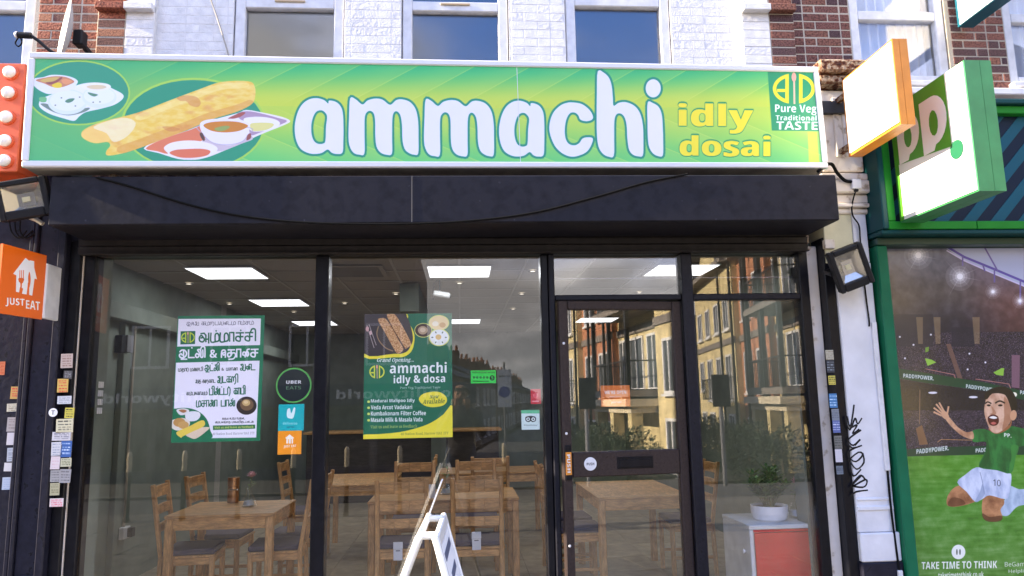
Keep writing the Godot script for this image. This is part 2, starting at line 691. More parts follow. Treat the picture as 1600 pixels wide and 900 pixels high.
func make_materials() -> void:
	mat("white_paint", L(0.84, 0.83, 0.82), 0.55, {"tex": "soft", "scale": 1.3, "bump": 0.12, "bump_tex": "bump"})
	mat("white_brick_a", L(0.86, 0.85, 0.84), 0.5, {"tex": "soft", "scale": 2.2, "bump": 0.16, "bump_tex": "rough"})
	mat("white_brick_b", L(0.84, 0.83, 0.82), 0.6, {"tex": "soft", "scale": 0.9, "bump": 0.28, "bump_tex": "rough"})
	mat("white_joint", L(0.82, 0.81, 0.80), 0.7, {"tex": "soft", "scale": 3.0, "bump": 0.3})
	mat("mortar", L(0.68, 0.60, 0.48), 0.9, {"tex": "fine", "scale": 3.0, "bump": 0.3})
	var reds := [L(0.36, 0.115, 0.065), L(0.42, 0.15, 0.085), L(0.28, 0.085, 0.06), L(0.33, 0.13, 0.085), L(0.19, 0.08, 0.065), L(0.46, 0.20, 0.11)]
	for i in reds.size():
		mat("brick_%d" % i, reds[i], 0.85, {"tex": "brick", "scale": 1.6 + 0.35 * i, "bump": 0.35, "bump_tex": "rough"})
	var dark_reds := [L(0.21, 0.085, 0.062), L(0.25, 0.105, 0.07), L(0.16, 0.068, 0.058), L(0.22, 0.09, 0.07), L(0.10, 0.05, 0.055)]
	for i in dark_reds.size():
		mat("dark_brick_%d" % i, dark_reds[i], 0.85, {"tex": "brick", "scale": 1.6 + 0.35 * i, "bump": 0.35, "bump_tex": "rough"})
	mat("black_paint", L(0.016, 0.016, 0.021), 0.36, {"tex": "chipped", "scale": 1.4, "bump": 0.06, "spec": 0.27})
	mat("black_panel", L(0.020, 0.020, 0.030), 0.42, {"tex": "chipped", "scale": 0.9, "bump": 0.1, "spec": 0.27})
	mat("black_gloss", L(0.012, 0.012, 0.016), 0.3, {"tex": "mottle", "scale": 2.0, "bump": 0.03, "spec": 0.27})
	mat("warm_lit_door", L(0.050, 0.036, 0.030), 0.4, {"tex": "chipped", "scale": 2.1, "bump": 0.05, "spec": 0.27})  # door is black; the brown of the light it catches is in this colour
	mat("shutter_box", L(0.115, 0.112, 0.15), 0.5, {"tex": "scuffed", "scale": 0.9, "bump": 0.05, "spec": 0.27})
	mat("shutter_slat", L(0.030, 0.026, 0.026), 0.45, {"tex": "mottle", "scale": 2.0, "spec": 0.27})
	mat("cream_paint", L(0.72, 0.66, 0.60), 0.6, {"tex": "flaking", "scale": 0.7, "bump": 0.25})
	mat("yellowed_paint", L(0.70, 0.66, 0.44), 0.6, {"tex": "soft", "scale": 1.0, "bump": 0.15})
	mat("pilaster_white", L(0.80, 0.80, 0.83), 0.5, {"tex": "soft", "scale": 0.8, "bump": 0.12})
	mat("rusty_ledge", L(0.60, 0.52, 0.44), 0.9, {"tex": "rusty", "scale": 2.0, "bump": 0.8, "bump_tex": "rough"})
	mat("plastic_white", L(0.78, 0.78, 0.80), 0.35, {"tex": "soft", "scale": 2.0})
	mat("sign_frame", L(0.72, 0.72, 0.76), 0.35)
	mat("sign_back", L(0.42, 0.38, 0.34), 0.6, {"tex": "mottle", "scale": 1.0})
	mat("glass", L(1, 1, 1), 0.0)
	MT.glass.transparency = BaseMaterial3D.TRANSPARENCY_ALPHA
	MT.glass.albedo_color = Color(1, 1, 1, 0.0)
	MT.glass.metallic_specular = 0.5
	mat("green_frame", L(0.010, 0.150, 0.070), 0.35, {"tex": "soft", "scale": 1.2, "spec": 0.27})
	mat("green_bright", L(0.020, 0.26, 0.030), 0.35, {"tex": "soft", "scale": 1.2, "spec": 0.27})
	mat("green_dark", L(0.006, 0.045, 0.030), 0.35)
	mat("teal_dark", L(0.006, 0.055, 0.060), 0.35, {"spec": 0.27})
	mat("navy", L(0.006, 0.018, 0.040), 0.35, {"spec": 0.27})
	mat("stripe_teal", L(0.010, 0.095, 0.135), 0.35, {"spec": 0.27})
	mat("pp_green", L(0.060, 0.30, 0.110), 0.35, {"tex": "soft", "scale": 1.5})
	mat("pp_green_face", L(0.075, 0.30, 0.025), 0.35)
	mat("pp_dot", L(0.012, 0.13, 0.06), 0.4)
	mat("acrylic_white", L(0.82, 0.82, 0.80), 0.25)
	mat("acrylic_letter", L(0.80, 0.78, 0.76), 0.3)
	mat("orange_edge", L(0.70, 0.26, 0.03), 0.35, {"tex": "soft", "scale": 1.5})
	mat("orange_sign", L(0.76, 0.145, 0.010), 0.35)
	mat("bulb_board", L(0.80, 0.13, 0.040), 0.4, {"tex": "soft", "scale": 1.5})
	mat("bulb_glass", L(0.85, 0.82, 0.76), 0.12)
	mat("black_metal", L(0.018, 0.018, 0.020), 0.4, {"spec": 0.27})
	mat("grey_metal", L(0.20, 0.20, 0.22), 0.4, {"metal": 0.3})
	mat("reflector", L(0.62, 0.60, 0.55), 0.25, {"metal": 0.85})
	mat("led", L(0.75, 0.70, 0.45), 0.4)
	mat("dish_grey", L(0.62, 0.61, 0.58), 0.5, {"tex": "soft", "scale": 2.0})
	mat("cable_black", L(0.010, 0.010, 0.010), 0.8, {"spec": 0.15})
	mat("cable_grey", L(0.36, 0.33, 0.28), 0.6)
	mat("pavement", L(0.20, 0.18, 0.15), 0.85, {"tex": "mottle", "scale": 0.8, "bump": 0.2, "bump_tex": "rough"})
	mat("pavement_b", L(0.225, 0.205, 0.17), 0.85, {"tex": "fine", "scale": 0.9, "bump": 0.2, "bump_tex": "rough"})
	mat("joint", L(0.05, 0.047, 0.042), 0.95)
	mat("asphalt", L(0.105, 0.10, 0.095), 0.9, {"tex": "fine", "scale": 0.7, "bump": 0.3, "bump_tex": "rough"})
	mat("earth", L(0.10, 0.10, 0.085), 0.95, {"tex": "mottle", "scale": 0.1})
	mat("road_paint", L(0.65, 0.64, 0.60), 0.7, {"tex": "flaking", "scale": 0.6})
	mat("yellow_paint", L(0.62, 0.42, 0.05), 0.7)
	# dining room
	mat("room_wall", L(0.20, 0.235, 0.20), 0.7, {"tex": "soft", "scale": 0.7})
	mat("ceiling_tile_a", L(0.50, 0.46, 0.40), 0.9, {"tex": "fine", "scale": 2.0, "bump": 0.1})
	mat("ceiling_tile_b", L(0.46, 0.42, 0.36), 0.9, {"tex": "fine", "scale": 2.4, "bump": 0.1})
	mat("ceiling_grid", L(0.46, 0.44, 0.40), 0.6)
	mat("floor_tile_a", L(0.40, 0.335, 0.24), 0.35, {"tex": "mottle", "scale": 0.9})
	mat("floor_tile_b", L(0.365, 0.30, 0.215), 0.35, {"tex": "mottle", "scale": 1.1})
	mat("grout", L(0.13, 0.11, 0.09), 0.9)
	mat("pine", L(0.80, 0.44, 0.165), 0.45, {"tex": "wood", "uv": true, "scale": 2.2})
	mat("cushion", L(0.105, 0.085, 0.125), 0.9, {"tex": "fine", "scale": 4.0, "world": false})
	mat("paper", L(0.78, 0.79, 0.82), 0.7)
	mat("lacquer_red", L(0.66, 0.025, 0.018), 0.3, {"tex": "soft", "scale": 1.1})
	mat("cabinet_white", L(0.70, 0.73, 0.74), 0.35, {"tex": "soft", "scale": 1.5})
	mat("ceramic", L(0.78, 0.78, 0.80), 0.2)
	mat("soil", L(0.035, 0.025, 0.018), 0.95, {"bump": 1.0, "scale": 6.0, "bump_tex": "rough"})
	mat("leaf_a", L(0.07, 0.16, 0.04), 0.45, {"back": Color(0.12, 0.25, 0.05)})
	mat("leaf_b", L(0.13, 0.23, 0.06), 0.45, {"back": Color(0.12, 0.25, 0.05)})
	mat("stem", L(0.10, 0.13, 0.045), 0.6)
	mat("petal", L(0.80, 0.52, 0.55), 0.6, {"back": Color(0.3, 0.15, 0.15)})
	mat("copper", L(0.42, 0.22, 0.10), 0.3, {"metal": 0.7})
	mat("chrome", L(0.62, 0.62, 0.62), 0.15, {"metal": 0.95})
	mat("panel_light", L(0.9, 0.9, 0.9), 0.6, {"emit": Color(0.97, 0.985, 1.0), "power": 0.55})
	mat("spot_light", L(0.9, 0.9, 0.9), 0.6, {"emit": Color(1.0, 0.95, 0.86), "power": 0.6})
	mat("curtain", L(0.62, 0.66, 0.76), 0.9, {"back": Color(0.5, 0.5, 0.55)})
	mat("room_dark", L(0.42, 0.41, 0.39), 0.9)
	mat("vent_beige", L(0.52, 0.40, 0.25), 0.6)
	mat("counter_dark", L(0.07, 0.055, 0.045), 0.5, {"tex": "wood", "uv": true, "scale": 1.2})
	# across the street
	mat("render_yellow", L(0.74, 0.61, 0.33), 0.9, {"tex": "mottle", "scale": 0.25, "bump": 0.3})
	mat("orange_brick", L(0.54, 0.25, 0.14), 0.9, {"tex": "brick", "scale": 1.2, "bump": 0.8, "bump_tex": "rough"})
	mat("grey_band", L(0.24, 0.21, 0.19), 0.9, {"tex": "mottle", "scale": 0.5})
	mat("stone_trim", L(0.62, 0.54, 0.40), 0.8, {"tex": "soft", "scale": 0.4})
	mat("roof_slate", L(0.055, 0.055, 0.062), 0.8, {"tex": "mottle", "scale": 0.5})
	mat("dark_terrace", L(0.13, 0.085, 0.06), 0.9, {"tex": "brick", "scale": 0.6})
	mat("terrace_grey", L(0.22, 0.21, 0.21), 0.9, {"tex": "mottle", "scale": 0.3})
	mat("chimney_pot", L(0.40, 0.16, 0.08), 0.9)
	mat("fascia_navy", L(0.030, 0.036, 0.075), 0.4)
	mat("letter_pale", L(0.70, 0.72, 0.74), 0.5)
	mat("post_cream", L(0.70, 0.60, 0.42), 0.5)
	mat("window_dark", L(0.04, 0.045, 0.05), 0.15)
	mat("bush_a", L(0.020, 0.036, 0.016), 0.7)
	mat("bush_b", L(0.026, 0.046, 0.018), 0.7)
	mat("bark", L(0.10, 0.075, 0.05), 0.9)
	mat("denim", L(0.035, 0.055, 0.12), 0.9)
	mat("coat_dark", L(0.030, 0.032, 0.038), 0.9)
	mat("skin", L(0.36, 0.20, 0.13), 0.6)
	mat("hair", L(0.012, 0.010, 0.009), 0.6)
	mat("bag_blue", L(0.020, 0.040, 0.22), 0.6)

# ---------------------------------------------------------------- ground and street

func sheet_strip(x0: float, x1: float, profile: Array) -> ArrayMesh:
	var s := Shape.new()
	for i in profile.size() - 1:
		var a: Vector2 = profile[i]
		var b: Vector2 = profile[i + 1]
		var nn := Vector3(0, b.x - a.x, -(b.y - a.y)).normalized()
		s.quad(Vector3(x0, a.y, a.x), Vector3(x1, a.y, a.x), Vector3(x1, b.y, b.x), Vector3(x0, b.y, b.x), nn)
	return s.mesh()

func ground_and_street() -> void:
	structure("ground", sheet_strip(-420, 420, [Vector2(-120, -2.6), Vector2(420, -2.6)]), MT.earth)
	# our pavement with its paving slabs
	var pv := Node3D.new()
	pv.name = "pavement"
	pv.set_meta("kind", "structure")
	add_child(pv)
	span(pv, "bed", MT.joint, -60, 60, -0.5, -0.006, -0.1, 6.9, 0)
	for i in 15:
		for j in 12:
			var x := -6.3 + i * 0.9 + (0.45 if j % 2 else 0.0)
			part(pv, "paving_slab", bx(0.89, 0.05, 0.565, 0.004), MT.pavement if (i * 7 + j * 3) % 5 else MT.pavement_b, Vector3(x, -0.025 + 0.0008 * ((i * 5 + j) % 3), 0.3 + j * 0.575))
	span(pv, "paving", MT.pavement, -60, -6.8, -0.05, 0.0, -0.1, 6.9, 0)
	span(pv, "paving", MT.pavement, 7.2, 60, -0.05, 0.0, -0.1, 6.9, 0)
	var kerb := Node3D.new()
	kerb.name = "kerb"
	kerb.set_meta("kind", "structure")
	add_child(kerb)
	for i in 24:
		part(kerb, "kerb_stone", bx(0.905, 0.30, 0.14, 0.015), MT.pavement_b, Vector3(-10.8 + i * 0.915, -0.15, 6.98))
	structure("road", sheet_strip(-80, 80, [Vector2(7.05, -0.12), Vector2(10.5, -0.30), Vector2(14, -0.62), Vector2(17.2, -1.02)]), MT.asphalt)
	for i in 9:
		var s := sheet_strip(-1.0, 1.0, [Vector2(-0.05, 0.008), Vector2(0.05, -0.002)])
		var o := part(self, "road_marking", s, MT.road_paint, Vector3(-18 + i * 4.4, -0.44, 12.0))
		o.set_meta("kind", "structure")
	structure("far_pavement", sheet_strip(-80, 80, [Vector2(17.2, -0.90), Vector2(21.9, -0.98)]), MT.asphalt)
	structure("far_kerb", bx(160, 0.3, 0.16, 0.01), MT.pavement_b, Vector3(0, -1.04, 17.2))
	# the side street runs away opposite, falling gently
	var s2 := Shape.new()
	var u := Vector3(sin(0.1466), 0, cos(0.1466))
	var rt := Vector3(u.z, 0, -u.x)
	var o2 := Vector3(2.6, -0.97, 17.1)
	s2.quad(o2 + rt * -4.4, o2 + rt * 5.2, o2 + rt * 5.2 + u * 240 + Vector3(0, -1.2, 0), o2 - rt * 4.4 + u * 240 + Vector3(0, -1.2, 0), Vector3.UP)
	structure("side_street", s2.mesh(), MT.asphalt)

# ---------------------------------------------------------------- upper floors

const WALL_Z := -1.3
const COURSE := 0.0735

# courses of single bricks from x0 to x1; free spans are the window openings [x0, x1, y0, y1]
func lay_bricks(parent: Node, mats: Array, x0: float, x1: float, y0: float, y1: float, front: float, free: Array, sd: int, skew := 0, gap := 0.010, jut := 0.0022) -> void:
	var r := RandomNumberGenerator.new()
	r.seed = sd
	var rows := int(round((y1 - y0) / COURSE))
	for j in rows:
		var y := y0 + (j + 0.5) * COURSE
		var x := x0
		var k := (j + skew) % 2
		while x < x1 - 0.02:
			# Flemish bond: stretcher and header in turn
			var full := 0.2175 if k % 2 == 0 else 0.105
			if x == x0 and j % 2 == 1:
				full = 0.105 if k % 2 == 0 else 0.2175
			k += 1
			var e := minf(x + full, x1)
			if x1 - e < 0.05:
				e = x1
			var cuts := [[x, e]]
			for f in free:
				if y > f[2] and y < f[3]:
					var next := []
					for c in cuts:
						if c[1] <= f[0] or c[0] >= f[1]:
							next.append(c)
						else:
							if f[0] - c[0] > 0.035: next.append([c[0], f[0]])
							if c[1] - f[1] > 0.035: next.append([f[1], c[1]])
					cuts = next
			for c in cuts:
				var wd: float = snappedf(c[1] - c[0] - gap + 0.001, 0.0025)
				if wd < 0.02: continue
				var pr := r.randf_range(-jut, jut)
				part(parent, "brick", bx(wd, COURSE - gap, 0.05, 0.0035 if gap > 0.008 else 0.0022), mats[r.randi() % mats.size()], Vector3((c[0] + c[1]) * 0.5, y + r.randf_range(-0.0008, 0.0008), front - 0.025 + pr), Vector3(0, 0, r.randf_range(-0.004, 0.004)))
			x = e

# a white casement: frame, lower pane, transom with trickle vent, upper pane
func upvc_window(parent: Node, x0: float, x1: float, y0: float, y1: float, trans: float, z: float, vent := true) -> Node3D:
	var w := Node3D.new()
	w.name = "window"
	parent.add_child(w, true)
	var f := 0.078
	var s := Shape.new()
	s.box(Vector3(x0 + f * 0.5, (y0 + y1) * 0.5, z), Vector3(f, y1 - y0, 0.07), 0.008)
	s.box(Vector3(x1 - f * 0.5, (y0 + y1) * 0.5, z), Vector3(f, y1 - y0, 0.07), 0.008)
	for yy in [y0 + f * 0.5, y1 - f * 0.5]:
		s.box(Vector3((x0 + x1) * 0.5, yy, z - 0.002), Vector3(x1 - x0 - 2 * f, f, 0.07), 0.008)
	s.box(Vector3((x0 + x1) * 0.5, trans, z - 0.002), Vector3(x1 - x0 - 2 * f, 0.085, 0.07), 0.008)
	part(w, "frame", s.mesh(), MT.plastic_white)
	for yy in [[y0 + f, trans - 0.0425], [trans + 0.0425, y1 - f]]:
		glazing(w, "pane", x0 + f, x1 - f, yy[0], yy[1], z - 0.012)
	if vent:
		span(w, "trickle_vent", MT.vent_beige, (x0 + x1) * 0.5 - 0.12, (x0 + x1) * 0.5 + 0.12, trans + 0.008, trans + 0.024, z + 0.034, z + 0.046, 0.003)
	span(w, "sill", MT.plastic_white, x0 - 0.03, x1 + 0.03, y0 - 0.04, y0, z - 0.03, z + 0.11, 0.005)
	return w

# stacked sheets of glass with gaps; sheets are added for a stronger reflection
func glazing(parent: Node, called: String, x0: float, x1: float, y0: float, y1: float, z: float, leaves := 2) -> MeshInstance3D:
	var s := Shape.new()
	for q in leaves:
		s.box(Vector3((x0 + x1) * 0.5, (y0 + y1) * 0.5, z - q * 0.012), Vector3(x1 - x0 - 0.002, y1 - y0 - 0.002, 0.005))
	return part(parent, called, s.mesh(), MT.glass)

# the wall round a row of openings, as solid boxes behind the bricks
func wall_round(parent: Node, m: Material, x0: float, x1: float, y0: float, y1: float, z0: float, z1: float, free: Array) -> void:
	var x := x0
	for f in free:
		if f[0] > x:
			span(parent, "wall", m, x, f[0], y0, y1, z0, z1, 0)
		span(parent, "wall", m, f[0], f[1], y0, f[2], z0, z1, 0)
		span(parent, "wall", m, f[0], f[1], f[3], y1, z0, z1, 0)
		x = f[1]
	if x1 > x:
		span(parent, "wall", m, x, x1, y0, y1, z0, z1, 0)

func shop_building() -> void:
	var b := thing("shop_building", "white painted brick upper storey with three white framed windows above the green restaurant sign", "building")
	var free := [[-1.775, -0.905, 3.72, 5.2], [-0.45, 0.42, 3.72, 5.2], [0.885, 1.77, 3.72, 5.2]]
	wall_round(b, MT.white_joint, -2.577, 2.587, 3.2, 7.6, WALL_Z - 0.35, WALL_Z - 0.005, free)
	lay_bricks(b, [MT.white_brick_a, MT.white_brick_a, MT.white_brick_a, MT.white_brick_b], -2.36, 2.35, 4.0, 5.10, WALL_Z - 0.0036, free, 91, 0, 0.005, 0.0006)
	for f in free:
		upvc_window(b, f[0] + 0.008, f[1] - 0.008, f[2] + 0.04, f[3] - 0.01, 4.715 if f[0] < 0.5 else 4.785, WALL_Z - 0.05, f[0] < 0.5)
	# piers on the party lines, white on this side
	for p in [[-2.577, -2.362], [2.352, 2.587]]:
		span(b, "pier", MT.white_joint, p[0], p[1], 3.2, 7.6, WALL_Z - 0.1, WALL_Z + 0.05, 0.004)
		lay_bricks(b, [MT.white_brick_a, MT.white_brick_a, MT.white_brick_b], p[0], p[1], 4.0, 5.10, WALL_Z + 0.0525, [], 7, 0, 0.006, 0.0012)
		var ly := 4.575 if p[0] < 0 else 4.665
		span(b, "ledge", MT.white_brick_a, p[0], p[1] + (0.0 if p[0] < 0 else 0.0), ly, ly + 0.06, WALL_Z + 0.03, WALL_Z + 0.115, 0.006)
	# shell: flat shop roof, floor slab, back, party walls, roof
	span(b, "roof", MT.roof_slate, -2.95, 2.95, 3.22, 3.3, WALL_Z, 0.16, 0.004)
	span(b, "floor_slab", MT.room_dark, -2.95, 2.95, 2.95, 3.2, -9.0, WALL_Z, 0)
	span(b, "party_wall", MT.room_dark, -2.93, -2.8, 3.2, 7.6, -9.0, WALL_Z - 0.36, 0)
	span(b, "party_wall", MT.room_dark, 2.8, 2.93, 3.2, 7.6, -9.0, WALL_Z - 0.36, 0)
	span(b, "back_wall", MT.room_dark, -2.79, 2.79, 3.2, 7.6, -5.1, -5.0, 0)
	span(b, "roof", MT.roof_slate, -2.95, 2.95, 7.6, 7.75, -9.0, WALL_Z + 0.1, 0)
	# the shop's fascia wall behind the sign and the shutter housing
	span(b, "fascia_wall", MT.rusty_ledge, -2.12, 2.14, 2.44, 3.215, -0.16, 0.02, 0)
	# right-hand pilaster with console, moulded capital and plinth
	var pil := Node3D.new()
	pil.name = "pilaster"
	b.add_child(pil, true)
	span(pil, "shaft", MT.pilaster_white, 2.252, 2.474, 0.74, 2.30, -0.1, 0.10, 0.004)
	span(pil, "plinth", MT.pilaster_white, 2.252, 2.486, 0.58, 0.738, -0.1, 0.115, 0.006)
	span(pil, "plinth", MT.black_panel, 2.247, 2.490, 0.0, 0.578, -0.1, 0.118, 0.006)
	span(pil, "moulding", MT.pilaster_white, 2.256, 2.470, 0.86, 0.885, 0.09, 0.108, 0.004)
	span(pil, "moulding", MT.pilaster_white, 2.256, 2.470, 0.915, 0.93, 0.09, 0.106, 0.004)
	span(pil, "neck", MT.yellowed_paint, 2.20, 2.38, 2.30, 2.60, -0.1, 0.095, 0.004)
	span(pil, "neck", MT.pilaster_white, 2.382, 2.47, 2.301, 2.60, -0.1, 0.10, 0.004)
	var cap := Shape.new()
	for q in [[2.60, 2.635, 0.11], [2.637, 2.66, 0.135], [2.662, 2.72, 0.12], [2.722, 2.80, 0.155], [2.802, 2.845, 0.145]]:
		cap.box(Vector3(2.335, (q[0] + q[1]) * 0.5, q[2] * 0.5 - 0.05), Vector3(0.30, q[1] - q[0], q[2] + 0.1), 0.008)
	part(pil, "capital", cap.mesh(), MT.cream_paint)
	span(pil, "console", MT.cream_paint, 2.21, 2.47, 2.86, 3.38, -0.1, 0.13, 0.006)
	for k in 3:
		span(pil, "flute", MT.cream_paint, 2.30 + k * 0.055, 2.335 + k * 0.055, 2.95, 3.33, 0.12, 0.142, 0.006)
	span(pil, "corbel", MT.rusty_ledge, 2.20, 2.49, 3.395, 3.455, -0.1, 0.20, 0.012)
	span(pil, "corbel", MT.rusty_ledge, 2.19, 2.50, 3.457, 3.54, -0.1, 0.235, 0.014)
	# timber reveals beside the glass
	span(b, "reveal", MT.cream_paint, 2.118, 2.186, 0.0, 2.42, -0.08, 0.012, 0.004)
	span(b, "shutter_guide", MT.black_gloss, 2.188, 2.251, 0.0, 2.46, -0.06, 0.085, 0.005)
	span(b, "noggin", MT.cream_paint, 2.188, 2.25, 2.385, 2.44, 0.087, 0.12, 0.003)
	# left-hand black timber pilaster in three boards
	var lp := Node3D.new()
	lp.name = "pilaster"
	b.add_child(lp, true)
	span(lp, "shutter_guide", MT.black_gloss, -2.19, -2.132, 0.0, 2.46, -0.06, 0.06, 0.005)
	span(lp, "edge_strip", MT.cream_paint, -2.1315, -2.1265, 0.0, 2.38, -0.02, 0.035, 0.001)
	span(lp, "board", MT.black_panel, -2.235, -2.192, 0.0, 2.62, -0.1, 0.108, 0.006)
	span(lp, "board", MT.black_panel, -2.345, -2.238, 0.0, 2.80, -0.1, 0.085, 0.004)
	span(lp, "moulding", MT.black_panel, -2.368, -2.348, 0.0, 2.80, -0.1, 0.104, 0.006)
	span(lp, "moulding", MT.black_panel, -2.398, -2.372, 0.0, 2.80, -0.1, 0.094, 0.006)
	span(lp, "board", MT.black_panel, -2.62, -2.40, 0.0, 2.80, -0.1, 0.075, 0.004)
	span(lp, "rail", MT.black_panel, -2.345, -2.238, 0.55, 0.66, 0.08, 0.10, 0.006)
	span(lp, "head", MT.black_panel, -2.95, -2.125, 2.46, 2.80, -0.1, 0.06, 0.004)

func right_neighbour() -> void:
	var b := thing("betting_shop_building", "dark red brick upper storey with white windows and pale curtains above the green shopfront", "building")
	var bricks := []
	for i in 5: bricks.append(MT["dark_brick_%d" % i])
	var free := [[3.315, 4.165, 4.05, 5.4], [4.685, 5.6, 4.05, 5.4]]
	wall_round(b, MT.mortar, 2.589, 8.5, 3.2, 7.6, WALL_Z - 0.35, WALL_Z - 0.005, free)
	lay_bricks(b, bricks, 2.80, 4.70, 3.75, 5.05, WALL_Z - 0.002, free, 17, 1)
	span(b, "pier", MT.mortar, 2.589, 2.798, 3.2, 7.6, WALL_Z - 0.1, WALL_Z + 0.05, 0.004)
	lay_bricks(b, bricks, 2.589, 2.80, 4.0, 5.10, WALL_Z + 0.053, [], 27)
	span(b, "ledge", MT.dark_brick_1, 2.589, 2.80, 4.665, 4.725, WALL_Z + 0.03, WALL_Z + 0.115, 0.006)
	for f in free:
		var w := upvc_window(b, f[0] + 0.006, f[1] - 0.006, f[2] + 0.04, f[3] - 0.01, 4.705, WALL_Z - 0.05, false)
		# a net curtain in folds
		var s := Shape.new()
		var q := PackedVector3Array()
		for i in 61:
			var x: float = lerpf(f[0] + 0.05, f[1] - 0.05, i / 60.0)
			q.append(Vector3(x, 0, WALL_Z - 0.16 + 0.022 * sin(i * 0.95) + 0.012 * sin(i * 0.41)))
		for i in 60:
			var nn := Vector3(-(q[i + 1].z - q[i].z), 0, q[i + 1].x - q[i].x).normalized()
			s.quad(q[i] + Vector3(0, 5.35, 0), q[i + 1] + Vector3(0, 5.35, 0), q[i + 1] + Vector3(0, 4.08, 0), q[i] + Vector3(0, 4.08, 0), nn)
		part(w, "curtain", s.mesh(), MT.curtain)
	span(b, "sill_course", MT.pilaster_white, 3.2, 8.5, 3.96, 4.02, WALL_Z - 0.1, WALL_Z + 0.09, 0.008)
	span(b, "roof", MT.roof_slate, 2.96, 8.5, 3.22, 3.3, WALL_Z, 0.18, 0.004)
	span(b, "back_wall", MT.room_dark, 2.94, 8.5, 0.0, 7.6, -5.2, -5.0, 0)
	span(b, "end_wall", MT.mortar, 8.5, 8.7, 0.0, 7.6, -5.2, -1.31, 0)
	span(b, "roof", MT.roof_slate, 2.96, 8.7, 7.6, 7.75, -9.0, WALL_Z + 0.1, 0)
	span(b, "floor_slab", MT.room_dark, 2.96, 8.5, 2.95, 3.2, -5.0, WALL_Z - 0.01, 0)
	# green shopfront: frame round the advertising window, fascia with striped panel
	var f := thing("betting_shopfront", "green framed betting shop window and bright green fascia with diagonal teal stripes", "shopfront")
	span(f, "stile", MT.green_frame, 2.489, 2.556, 0.0, 2.395, -0.08, 0.15, 0.006)
	span(f, "head_rail", MT.green_dark, 2.489, 6.0, 2.397, 2.44, -0.08, 0.16, 0.004)
	span(f, "cornice", MT.teal_dark, 2.476, 6.0, 2.442, 2.47, -0.08, 0.245, 0.006)
	span(f, "backing", MT.green_dark, 2.557, 6.0, 0.0, 2.394, -0.08, 0.03, 0)
	span(f, "end_board", MT.teal_dark, 2.478, 2.514, 2.472, 3.34, -0.08, 0.262, 0.006)
	span(f, "lower_border", MT.green_bright, 2.516, 3.06, 2.472, 2.52, 0.0, 0.25, 0.004)
	span(f, "lower_border", MT.green_bright, 3.063, 6.0, 2.472, 2.52, 0.0, 0.25, 0.004)
	span(f, "side_border", MT.green_bright, 2.516, 2.565, 2.522, 3.19, 0.0, 0.25, 0.004)
	span(f, "upper_border", MT.green_bright, 2.516, 6.0, 3.192, 3.24, 0.0, 0.25, 0.004)
	span(f, "top_cornice", MT.teal_dark, 2.516, 6.0, 3.242, 3.275, -0.08, 0.28, 0.006)
	span(f, "striped_panel", MT.navy, 2.566, 6.0, 2.521, 3.191, 0.0, 0.20, 0)
	for k in 24:
		var x := 2.30 + k * 0.175
		var p := PackedVector2Array([Vector2(x, 2.5215), Vector2(x + 0.085, 2.5215), Vector2(x + 0.085 + 0.62, 3.1905), Vector2(x + 0.62, 3.1905)])
		for c in Geometry2D.intersect_polygons(p, PackedVector2Array([Vector2(2.567, 2.5215), Vector2(5.99, 2.5215), Vector2(5.99, 3.1905), Vector2(2.567, 3.1905)])):
			var s := Shape.new()
			s.slab(c, 0.2005, 0.203)
			part(f, "stripe", s.mesh(), MT.stripe_teal)

